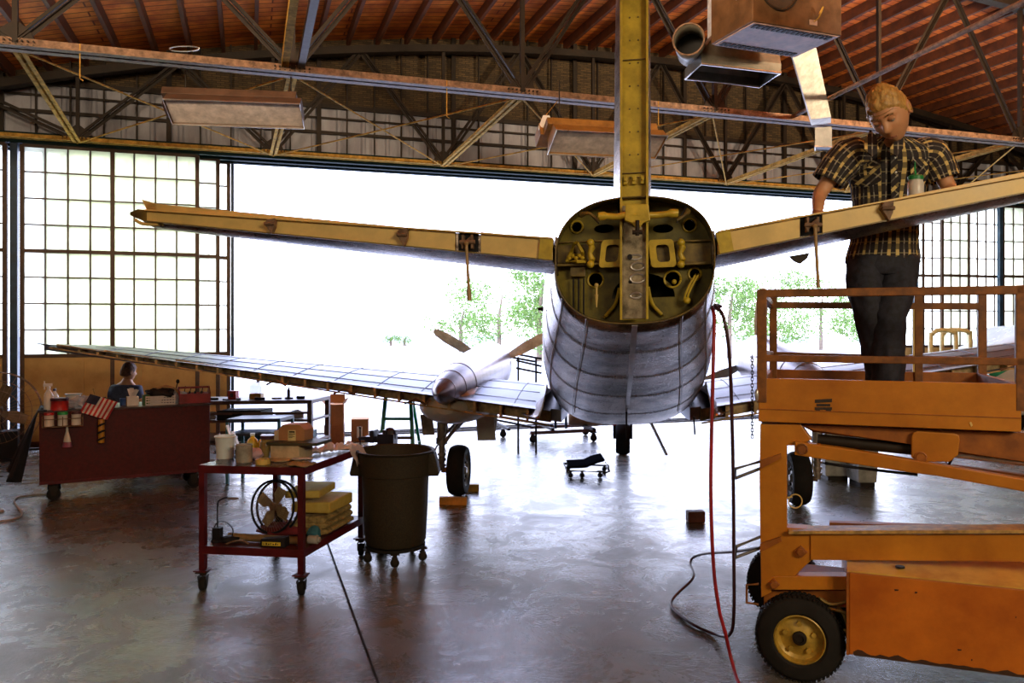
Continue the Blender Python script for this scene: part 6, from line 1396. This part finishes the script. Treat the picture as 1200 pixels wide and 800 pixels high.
# blue low trolley in front of it
c0 = P(328, 528, 9.4); c0.z = 0; tr = root('side_trolley', c0+wu*.4, 'narrow dark blue steel trolley standing before the workbench', 'trolley'); TB_ = lambda a, q, z: c0+wu*a+wv_*q+Z*z
b = M(); b.obox(TB_(0, 0, .72), wu*.62, wv_*.4, Z*.04); b.build('tray', mat('navy_tray', (.02, .025, .05), .4), tr)
b = M(); b.obox(TB_(0, 0, .56), wu*.62, wv_*.4, Z*.03); b.build('tray', MATS['navy_tray'], tr)
for a in (0, .59):
    for q in (0, .37): b = M(); b.obox(TB_(a, q, 0), wu*.03, wv_*.03, Z*.76); b.build('leg', mat('teal_leg', (.04, .16, .20), .4, .2), tr)

# --- cartons near the door
def carton(px, D, w_, h, label, flaps=True, label2=False, base=None, dd=.3):
    c = P(px, 500, D); c.z = 0
    if base is not None: c.z = base
    rt = root('cardboard_box', c, label, 'box'); b = M(); b.box(c+Z*h/2, (w_, dd, h), rz=.15); b.build('carton', card, rt, bevel=.003)
    if flaps:
        for sx, t in ((-1, .9), (1, .5)): b = M(); b.prism([c+V((sx*w_/2, -dd/2, h)), c+V((sx*w_/2, dd/2, h)), c+V((sx*(w_/2+.10*t), dd/2, h+.09)), c+V((sx*(w_/2+.10*t), -dd/2, h+.09))], V((sx*.004, 0, .004))); b.build('flap', card, rt)
        b = M(); b.prism([c+V((-w_/2, dd/2, h)), c+V((w_/2, dd/2, h)), c+V((w_/2-.02, dd/2+.03, h+.14)), c+V((-w_/2+.02, dd/2+.03, h+.14))], V((0, .004, 0))); b.build('flap', card, rt)
    if label2: b = M(); b.obox(c+V((-.02, -dd/2-.025, h*.18)), V((.09, 0, 0)), V((0, .004, 0)), V((0, 0, h*.5))); b.build('paper_label', white_pl, rt)
    return rt
carton(392, 12.6, .30, .30, 'brown carton on the floor carrying an open carton, beyond the vise', flaps=False); carton(393, 12.6, .27, .32, 'open brown carton stacked on another beyond the vise', base=.301, dd=.26); carton(422, 12.9, .27, .36, 'single brown carton with white label on the floor left of the green ladder', flaps=False, label2=True)

# --- green step ladder
lc = P(467, 540, 10.0); lc.z = 0; ld = root('step_ladder', lc, 'green folding step ladder standing under the left wing', 'ladder'); gm = mat('ladder_green', (.01, .36, .16), .4)
H_ = .97
for sx in (-1, 1):
    b = M(); b.beam(lc+V((sx*.225, -.22, 0)), lc+V((sx*.155, -.02, H_)), .045, .06, up=V((0, 1, 0))); b.build('ladder_rail', gm, ld); b = M(); b.beam(lc+V((sx*.28, .32, 0)), lc+V((sx*.165, .05, H_)), .035, .05, up=V((0, 1, 0))); b.build('rear_leg', gm, ld)
    b = M(); b.beam(lc+V((sx*.20, -.15, .38)), lc+V((sx*.24, .20, .38)), .015, .008); b.build('spreader_bar', alu_clean, ld)
b = M(); b.obox(lc+V((-.18, -.10, H_)), V((.36, 0, 0)), V((0, .20, 0)), Z*.04); b.build('ladder_cap', mat('brown_cap', (.16, .08, .05), .5), ld, bevel=.004)
for k, z in enumerate((.22, .45, .68)):
    t = z/H_; hw = .225-.07*t; b = M(); b.obox(lc+V((-hw, -.25+.20*t-.0, z)), V((2*hw, 0, 0)), V((0, .09, 0)), Z*.035); b.build('ladder_step', gm if k != 1 else brn, ld)
# --- wheel chocks
ym = mat('yellow_wood_block', (.58, .30, .05), .6)
for nm, a_, q_ in (('in front of', P(531, 588, 8.28), 0), ('behind', P(553, 577, 8.95), 1)):
    c = V((a_.x, a_.y, 0)); b = M(); l_ = .29 if q_ == 0 else .16; b.prism([c+FR*-l_/2+V((0, y, z)) for y, z in ((-.055, 0), (.055, 0), (.03, .075), (-.03, .075))], FR*l_); one(b, 'wheel_chock', ym, 'yellow wooden chock at the left main wheel, %s' % ('nearer one' if q_ == 0 else 'farther one'), 'wheel chock', 'chocks at the left main wheel', bevel=.004)
# --- brown block on the floor
c = G(815, 611); b = M(); b.lathe([(.055, -.085), (.055, .085)], c+Z*.056, V((1, .1, 0)), 32); one(b, 'wooden_log', mat('dark_brown_block', (.13, .04, .025), .6), 'short dark brown round block lying alone on the bright floor', 'block', smooth=True) if False else b.bm.free()
b = M(); b.box(c+Z*.052, (.165, .10, .104), rz=.05); one(b, 'wooden_block', mat('dark_brown_block', (.13, .04, .025), .6), 'dark brown block lying alone on the bright floor', 'block', bevel=.010)
# --- mechanic's creeper
c = G(688, 556); cr = root('mechanic_creeper', c, 'low black mechanic creeper with raised headrest on the bright floor', 'creeper')
b = M(); pr = [(-.24, .11), (-.10, .115), (-.02, .12), (.06, .16), (.20, .20)]; b.loft([[c+V((x, -.20, z)), c+V((x, .28, z)), c+V((x, .28, z+.03)), c+V((x, -.20, z+.03))] for x, z in pr]); b.build('pad', mat('matt_black_vinyl', (.008, .008, .010), 1, 0, var=.1, spec=.0, bump=0), cr, bevel=.012)
b = M(); b.tube([c+V(p) for p in ((-.27, -.22, .09), (.22, -.22, .07), (.26, -.15, .07), (.26, .24, .07), (-.27, .30, .09))], .012, 8, closed=True); b.build('frame', steel_dark, cr)
b = M(); b.tube([c+V(p) for p in ((.20, -.2, .19), (.24, -.2, .15), (.25, -.2, .08))], .010, 8); b.build('headrest_brace', steel_dark, cr)
for x, y in ((-.22, -.20), (-.08, -.20), (.14, -.20), (.24, .22), (-.22, .26)): caster(c+V((x, y, 0)), .030, cr, V((1, .4, 0)), top=.085)
# --- low wheeled dolly frame near the door
c = P(655, 516, 12.75); c.z = 0; dl = root('wheeled_dolly', c, 'low wheeled steel dolly frame under the far side of the fuselage', 'dolly')
for y in (-.05, .65): b = M(); b.beam(c+V((-.46, y-.1, .16)), c+V((.60, y+.15, .17)), .05, .05); b.build('side_rail', brn, dl)
for x in (-.80, -.1, .55): b = M(); b.beam(c+V((x, -.1, .21)), c+V((x-.25, .85, .21)), .05, .04); b.build('cross_rail', steel_dark, dl)
b = M(); b.beam(c+V((-.95, .0, .40)), c+V((-.1, -.05, .26)), .05, .04); b.beam(c+V((-1.0, .4, .30)), c+V((-.4, .1, .22)), .04, .03); b.build('draw_bar', steel_dark, dl)
for x in (-.05, .12): b = M(); b.beam(c+V((x, .1, .2)), c+V((x, .1, .42)), .04, .04, up=V((0, 1, 0))); b.build('upright', blue_dk, dl)
for x, y in ((-.42, -.12), (.56, .04), (-.9, .5), (.5, .8)): caster(c+V((x, y, 0)), .055, dl, V((1, 0, 0)), top=.145)
b = M(); b.lathe([(.10, 0), (.13, .05), (.13, .45), (.10, .55), (.04, .60)], c+V((.18, .38, .33)), V((1, 0, 0)), 24); one(b, 'tan_cylinder', mat('tan_cylinder_paint', (.30, .17, .08), .5), 'tan cylinder lying on the low steel dolly', 'cylinder', smooth=True)
# --- trestle with dark slats by the fuselage, seen over the wing
c = P(617, 480, 11.6); c.z = 0; rt = root('slatted_stand', c, 'dark slatted stand showing above the left wing beside the fuselage', 'stand')
for x0, z0, x1, z1 in ((-.24, 1.46, .22, 1.37), (-.15, 1.35, .22, 1.26), (-.15, 1.24, .22, 1.16), (-.24, 1.40, .12, 1.33)): b = M(); b.beam(c+V((x0, 0, z0)), c+V((x1, .1, z1)), .04, .03); b.build('slat_bar', steel_dark, rt)
for x in (.14, -.12): b = M(); b.beam(c+V((x, .05, 0)), c+V((x, .05, 1.40)), .03, .03, up=V((0, 1, 0))); b.build('upright', steel_dark, rt)
# --- two pale bins beyond the right wheel
for px, w_, D, nm in ((976, .34, 9.7, 'left'), (1010, .24, 9.3, 'right')):
    c = P(px, 560, D); c.z = 0; rt = root('grey_bin', c, 'pale grey bin beyond the right wheel, the %s one of two' % nm, 'bin', 'pale bins beyond the right wheel'); b = M(); b.loft([[c+V((x*w_/2*k, y*.18*k, z)) for x, y in ((-1, -1), (1, -1), (1, 1), (-1, 1))] for z, k in ((.05, .88), (.45, 1), (.58, 1.02))]); b.build('bin_body', mat('pale_grey_plastic', (.46, .44, .40), .5), rt, bevel=.012)
    b = M(); b.box(c+Z*.60, (w_*1.06, .38, .03)); b.build('bin_rim', mat('shaded_grey_rim', (.30, .29, .27), .5), rt, bevel=.006); b = M(); b.box(c+Z*.025, (w_*.7, .3, .05)); b.build('bin_foot', steel_dark, rt)
# --- bottle on the right tailplane
c = P(1073, 234.5, 4.10); k_ = 1.0; rt = root('squeeze_bottle', c, 'white bottle with green lid standing on the right tailplane', 'bottle'); b = M(); b.lathe([(.036, 0), (.039, .006), (.039, .085), (.034, .098), (.034, .104)], c, Z, 28); b.build('bottle_body', white_clear, rt, smooth=True)
b = M(); b.lathe([(.037, .104), (.038, .122), (.030, .128), (.010, .132)], c, Z, 24); b.build('lid', mat('leaf_green_lid', (.02, .30, .08), .4), rt, smooth=True); b = M(); b.tube([c+Z*.13, c+Z*.17+V((-.004, 0, 0)), c+Z*.20+V((-.002, 0, 0))], [.006, .004, .002], 8); b.build('spout', MATS['leaf_green_lid'], rt)
# ================================================================== UNDER THE ROOF
brnm = mat('brown_lamp_housing', (.10, .055, .035), .5, 0); refl = mat('grey_reflector', (.85, .74, .70), .5, .0, var=.15, vs=10)
def rod_up(p, zt, parent, r=.008): b = M(); b.cyl(p, V((p.x, p.y, zt)), r, n=8); b.build('hanger_rod', steel_dark, parent)
def trough(c, ln, dirv, wd, label, hm):
    d = V(dirv).normalized(); s_ = V((-d.y, d.x, 0)); n = (s_*-.0+Z*1)
    rt = root('ceiling_lamp', c, label, 'ceiling lamp'); T_ = Matrix.Rotation(radians(-26), 3, d)
    def X(a, q, z): return c+d*a+(T_ @ (s_*q+Z*z))
    h = ln/2; prof = [(-wd/2, 0), (-wd*.30, .15), (wd*.30, .15), (wd/2, 0)]
    b = M(); b.loft([[X(-h, q, z) for q, z in prof], [X(h, q, z) for q, z in prof]], caps=False); b.bm.faces.ensure_lookup_table(); b.bm.faces.remove(b.bm.faces[-1])
    for a, k in ((-h, 1), (h, 1)): b.f([b.v(X(a, q, z)) for q, z in prof])
    b.build('reflector', hm, rt, solid=.004)
    b = M(); b.obox(X(-h+.01, -wd*.46, .022), d*(ln-.02), T_ @ (s_*wd*.92), T_ @ (Z*.006)); b.build('diffuser', refl, rt)
    b = M(); b.tube([X(-h, -wd/2, 0), X(h, -wd/2, 0), X(h, wd/2, 0), X(-h, wd/2, 0)], .009, 6, closed=True); b.build('reflector_lip', alu_clean, rt)
    b = M(); b.obox(X(-h-.06, -wd*.30, .155), d*(ln+.0), T_ @ (s_*wd*.6), T_ @ (Z*.09)); b.build('housing', hm, rt, bevel=.004)
    b = M(); b.obox(X(-h-.10, wd*.15, .16), d*(ln+.02), T_ @ (s_*wd*.55), T_ @ (Z*.16)); b.build('rear_housing', hm, rt, bevel=.004)
    for a in (-h*.8, h*.8): p = X(a, wd*.15, .24); rod_up(p, 4.64 if p.z < 4.6 else p.z+.6, rt)
    return rt
c1 = P(276, 134, 8.6); trough(c1, 1.40, V((1, .13, 0)), .40, 'long ceiling lamp with grey reflector and brown housing, left one above the door leaves', brnm)
c2 = P(712, 170, 9.0); trough(c2, 1.30, V((1, .22, 0)), .42, 'ceiling lamp with grey reflector partly behind the tail fin', mat('ochre_lamp_housing', (.30, .14, .03), .5))
c = P(640, 146, 9.1); b = M(); b.loft([[c+V((x*k, y*k, z)) for x, y in ((-.09, -.09), (.09, -.09), (.09, .09), (-.09, .09))] for z, k in ((.10, .4), (-.05, 1), (-.08, 1))]); lo_ = b.build('floodlight', white_pl, bevel=.004); tag(lo_, 'small white floodlight at the left end of the lamp behind the fin', 'floodlight')
b = M(); b.tube([P(640, 144, 9.1)+Z*.09, W(-1.0, 4.8, 4.60)], .006, 6); o = b.build('hanger_wire', steel_gold); tag(o, 'thin wire holding the small white floodlight', 'wire')
b = M(); b.tube([P(216, 57, 8.5)+V((.16*cos(a)+.0, .02*sin(a), .035*sin(a))) for a in [2*pi*i/28 for i in range(28)]], .006, 6, closed=True); o = b.build('wire_loop', alu_clean); tag(o, 'pale loop of wire lying on the rusty truss above the left lamp', 'wire')
# heater box
hb = [V((2.21, 7.31, 4.65)), V((3.18, 7.68, 4.65)), V((3.01, 8.27, 4.65)), V((2.05, 7.94, 4.65))]; hu = (hb[1]-hb[0]); hv = V((-hu.y, hu.x, 0)).normalized()*.65; hh = .85
un = root('unit_heater', hb[0]+hu/2+hv/2, 'brown box-shaped unit heater hanging under the roof right of the fin', 'heater')
hmt = mat('heater_brown_enamel', (.15, .075, .033), .35, .0, var=.2); hp = hb[0]
b = M(); b.obox(hp, hu, hv, Z*hh); bx_ = b.build('casing', hmt, un, bevel=.008)
b = M(); b.obox(hp+hu*.02+hv*.02-Z*.012, hu*.96, hv*.96, Z*.012); bt = b.build('bottom_tray', mat('mauve_heater_tray', (.55, .36, .32), .5, .0, var=.25, vs=5), un, bevel=.004)
for k in range(16):
    for e0 in (.05, .87): b = M(); b.obox(hp+hu*(.06+.055*k)+hv*(e0 if e0 < .5 else e0-.06)-Z*.018, hu*.038, hv*.12, Z*.007); b.build('vent_slot', black, bt)
nn = -hv.normalized(); hx = hu.normalized(); cen = hp+hu*.28+Z*.36
b = M(); b.tube([cen+nn*.012+hx*.22*cos(a)+Z*.22*sin(a) for a in [2*pi*i/40 for i in range(40)]], .010, 8, closed=True); b.build('fan_ring', steel_dark, un, smooth=True)
b = M(); b.cyl(cen, cen+nn*.005, .20, n=40); b.build('fan_grille', mat('dark_grille', (.05, .03, .018), .5), un)
b = M(); b.obox(hp+hu*.62+nn*.004+Z*.05, hx*.09, nn*.008, Z*.05); b.build('rating_plate', alu_clean, un); b = M(); b.tube(catmull([hp+hu*.72+nn*.02+Z*.16, hp+hu*.74+nn*.05+Z*.22, hp+hu*.70+nn*.04+Z*.12, hp+hu*.66+nn*.02+Z*.08], 5), .007, 6); b.build('gas_pipe', steel_gold, un)
b = M(); b.obox(hp-hx*.004+hv*.25+Z*.28, hv*.12, -hx*.003, Z*.05); b.build('maker_plate', alu_clean, un)
for a, q in ((.1, .2), (.9, .2), (.9, .8), (.1, .8)): p = hp+hu*a+hv*q+Z*hh; rod_up(p, RZ(3)-.1, un, .010)
# duct outlet hood with its round pipe
q0, q1, q2, q3 = P(803, 89, 8.7), P(822, 75, 8.2), P(915, 87, 8.5), P(890, 98, 9.0)
zc_ = 4.55
for q in (q0, q1, q2, q3): q.z = zc_
hd_ = root('duct_hood', (q0+q1+q2+q3)/4, 'galvanised duct hood opening downward beside the brown heater', 'duct hood')
cm = (q0+q1+q2+q3)/4; tops = [cm+(q-cm)*.72+Z*.42+V((.10, 0, 0)) for q in (q0, q1, q2, q3)]; mids = [q+Z*.10 for q in (q0, q1, q2, q3)]
b = M(); b.loft([[q0, q1, q2, q3], mids, tops], caps=False); b.build('hood_shell', mat('grey_brown_duct', (.24, .22, .18), .4, .5, var=.15), hd_, solid=.008)
b = M(); b.tube([q0, q1, q2, q3], .012, 6, closed=True); b.build('hood_rim', alu_clean, hd_); b = M(); b.loft([tops, [t+Z*.6 for t in tops]]); b.build('duct_riser', galv, hd_)
pc = P(807, 46, 8.0); pd = (V((-.25, -.95, -.15))).normalized(); x, y, d = frame(pd)
b = M(); b.lathe([(.150, 0), (.150, .75)], pc+pd*-.75, pd, 40, caps=False); b.build('round_duct', mat('grey_brown_duct', (.24, .22, .18)), hd_, smooth=True, solid=.006); b = M(); b.tube([pc+x*.153*cos(a)+y*.153*sin(a) for a in [2*pi*i/40 for i in range(40)]], .010, 8, closed=True); b.build('duct_collar', steel_rust, hd_); b = M(); b.cyl(pc-pd*.55, pc-pd*.5, .148, n=32); b.build('duct_shade_disc', black, hd_)  # black disc put in as the dark inside of the round duct
# flat slanting duct
a0, a1, b0, b1 = P(926, 58, 9.2), P(957, 58, 9.3), P(950, 140, 9.9), P(974, 137, 10.0); ext = V((.12, .30, .0))
dd = root('flat_duct', b0, 'bright flat galvanised duct slanting down behind the heater towards the man', 'duct'); b = M(); up0 = (a0-b0)*.5; b.loft([[b0, b1, b1+ext, b0+ext], [a0, a1, a1+ext, a0+ext], [a0+up0, a1+up0, a1+ext+up0, a0+ext+up0]]); b.build('slanted_section', galv, dd, bevel=.004)
c0, c1_ = P(955, 151, 10.0), P(975, 150, 10.05); b = M(); b.loft([[c0+Z*.02, c1_+Z*.02, c1_+ext*.7+Z*.02, c0+ext*.7+Z*.02], [c0-Z*.22, c1_-Z*.24, c1_+ext*.7-Z*.24, c0+ext*.7-Z*.22]]); b.build('lower_section', mat('dull_duct', (.12, .12, .12), .5, .3), dd, bevel=.003)
b = M(); b.tube([c0-Z*.22, c1_-Z*.24, c1_+ext*.7-Z*.24, c0+ext*.7-Z*.22], .010, 6, closed=True); b.build('outlet_lip', alu_clean, dd)
b = M(); b.tube(catmull([W(-4.2, 5.0, 4.80), W(-3.6, 5.0, 4.76), W(-3.2, 5.0, 4.74)], 4), .006, 6); b.bm.free()
for i, (wv_a, l_) in enumerate(((-6.2, .35), (-2.4, .42), (-.2, .40), (.35, .30))):
    b = M(); b.tube([W(wv_a, 4.86, 4.70), W(wv_a, 4.86, 4.70-l_), W(wv_a+.03, 4.86, 4.68-l_)], .006, 6); o = b.build('hanger_hook', steel_gold); tag(o, 'thin hook hanging from the rusty truss, %s' % ['left of the left lamp', 'right of the left lamp', 'left of the fin', 'beside the lamp at the fin'][i], 'hook', 'thin hooks on the rusty truss')

# ================================================================== OUTSIDE
leafm = mat('sunlit_leaves', (.20, .30, .06), .7, 0, col2=(.12, .22, .035), vs=2, bump=0); barkm = mat('tree_bark', (.25, .18, .12), .9)
def tree(px, D, wd, ht, z0, label, seed, n=4500, leaf=.26):
    random.seed(seed); c = P(px, HY, D); c.z = -.03; rt = root('leafy_tree', c, label, 'tree', 'trees beyond the apron')
    b = M(); b.tube([c, c+Z*ht*.45, c+Z*ht*.7+V((.2, 0, 0))], [.16, .11, .05], 8); b.build('trunk', barkm, rt)
    b = M(); blobs = [(V((random.uniform(-.42, .42)*wd, random.uniform(-.3, .3)*wd, z0+(ht-z0)*random.uniform(.15, .8))), random.uniform(.16, .30)*wd) for _ in range(14)]
    for i in range(n):
        o, r = random.choice(blobs); d = V((random.gauss(0, 1), random.gauss(0, 1), random.gauss(0, 1))).normalized()*r*random.uniform(.6, 1); d.z *= .75; p = c+o+d
        if p.z < .1: continue
        e1 = V((random.gauss(0, 1), random.gauss(0, 1), random.gauss(0, 1))).normalized(); e2 = e1.cross(V((random.gauss(0, 1), random.gauss(0, 1), random.gauss(0, 1)))).normalized(); s_ = leaf*random.uniform(.5, 1)
        b.f([b.v(p), b.v(p+e1*s_*.5+e2*s_*.25), b.v(p+e1*s_), b.v(p+e1*s_*.5-e2*s_*.25)])
    b.build('foliage', leafm, rt, keep=True)
tree(585, 52, 6.2, 5.6, .2, 'pale green bushy tree left of the fuselage, widest one', 1); tree(540, 58, 5.0, 4.2, .2, 'lower pale green tree at the left end of the bushes by the fuselage', 2, 2600)
tree(632, 42, 3.8, 5.9, .2, 'tall pale green tree right beside the left side of the fuselage', 3); tree(458, 75, 1.4, 1.3, .1, 'small round green bush far across the apron, left one', 4, 900, .16); tree(474, 75, 1.4, 1.2, .1, 'small round green bush far across the apron, right one', 5, 900, .16)
tree(855, 46, 4.2, 5.6, .2, 'pale green tree just right of the fuselage over the right wing', 6); tree(905, 54, 5.2, 6.4, .2, 'pale green tree seen over the left end of the lift rails', 7); tree(962, 62, 6.0, 6.6, .2, 'pale green tree close left of the legs of the man', 8); tree(1015, 70, 5.0, 5.4, .2, 'pale green tree behind the legs of the man', 9)
b = M(); c = P(432, 418, 46); b.sphere(V((c.x, c.y, .35)), (.5, .5, .4), 14); b.bm.free()
# --- parked car and yellow tug frame by the right door leaves
c = P(1172, 470, 14.3); c.z = 0; car = root('parked_car', c, 'white and green parked car behind the right wing, only its sloping front showing', 'car'); ax_ = V((1, .25, 0)).normalized(); sy = V((-.25, 1, 0)).normalized()
wht = mat('white_car_paint', (.75, .78, .78), .25, 0, var=.03); grn = mat('green_car_paint', (.03, .35, .22), .3)
def carv(x, q, z): return c+ax_*x+sy*q+Z*z
side = [(-1.15, .35), (-1.15, .75), (-.95, 1.05), (-.55, 1.22), (-.1, 1.33), (.5, 1.62), (1.3, 1.66), (2.2, 1.4), (2.6, 1.1), (2.7, .35)]
b = M(); b.loft([[carv(x, q, .35+(z-.35)*(1 if abs(q) < .8 else .92)) for x, z in [(x_, .35+(z_-.35)*1.17) for x_, z_ in side]] for q in (-.85, -.70, .70, .85)]); b.build('car_body', wht, car, smooth=True, bevel=.03)
b = M(); b.prism([carv(x, -.87, z) for x, z in ((-1.1, 1.08), (-.5, 1.36), (.1, 1.56), (.1, 1.42), (-.5, 1.22), (-1.1, .95))], sy*.015); b.build('green_stripe', grn, car)
b = M(); b.prism([carv(x, -.872, z) for x, z in ((-.05, 1.42), (.52, 1.74), (1.2, 1.78), (1.2, 1.42), (-.05, 1.34))], sy*.012); b.build('side_window', mat('dark_car_glass', (.04, .10, .10), .05), car)
for x in (-.55, 1.9):
    for q in (-.80, .62): b = M(); b.lathe([(.18, 0), (.30, .01), (.32, .06), (.32, .14), (.30, .19), (.18, .2)], carv(x, q, .32), sy, 28); b.build('tyre', rubber, car, smooth=True)
c = P(1120, 470, 12.7); c.z = 0; rt = root('tubular_frame', c, 'pale yellow bent tube frame standing behind the lift rails near the right door', 'tube frame'); yt = mat('pale_yellow_tube', (.72, .66, .34), .4)
for q, x0, x1 in ((0, -.40, .0), (.5, .05, .52)):
    b = M(); b.tube(catmull([c+V((x0, q, 0)), c+V((x0, q, 1.58)), c+V((x0+.03, q, 1.72)), c+V((x0+.12, q, 1.78)), c+V((x1-.12, q, 1.78)), c+V((x1-.03, q, 1.74)), c+V((x1, q, 1.60)), c+V((x1, q, 0))], 5), .035, 10); b.build('bent_tube', yt, rt, smooth=True)
for z in (.4, 1.25): b = M(); b.cyl(c+V((-.38, 0, z)), c+V((.07, .5, z)), .025); b.build('cross_tube', yt, rt)
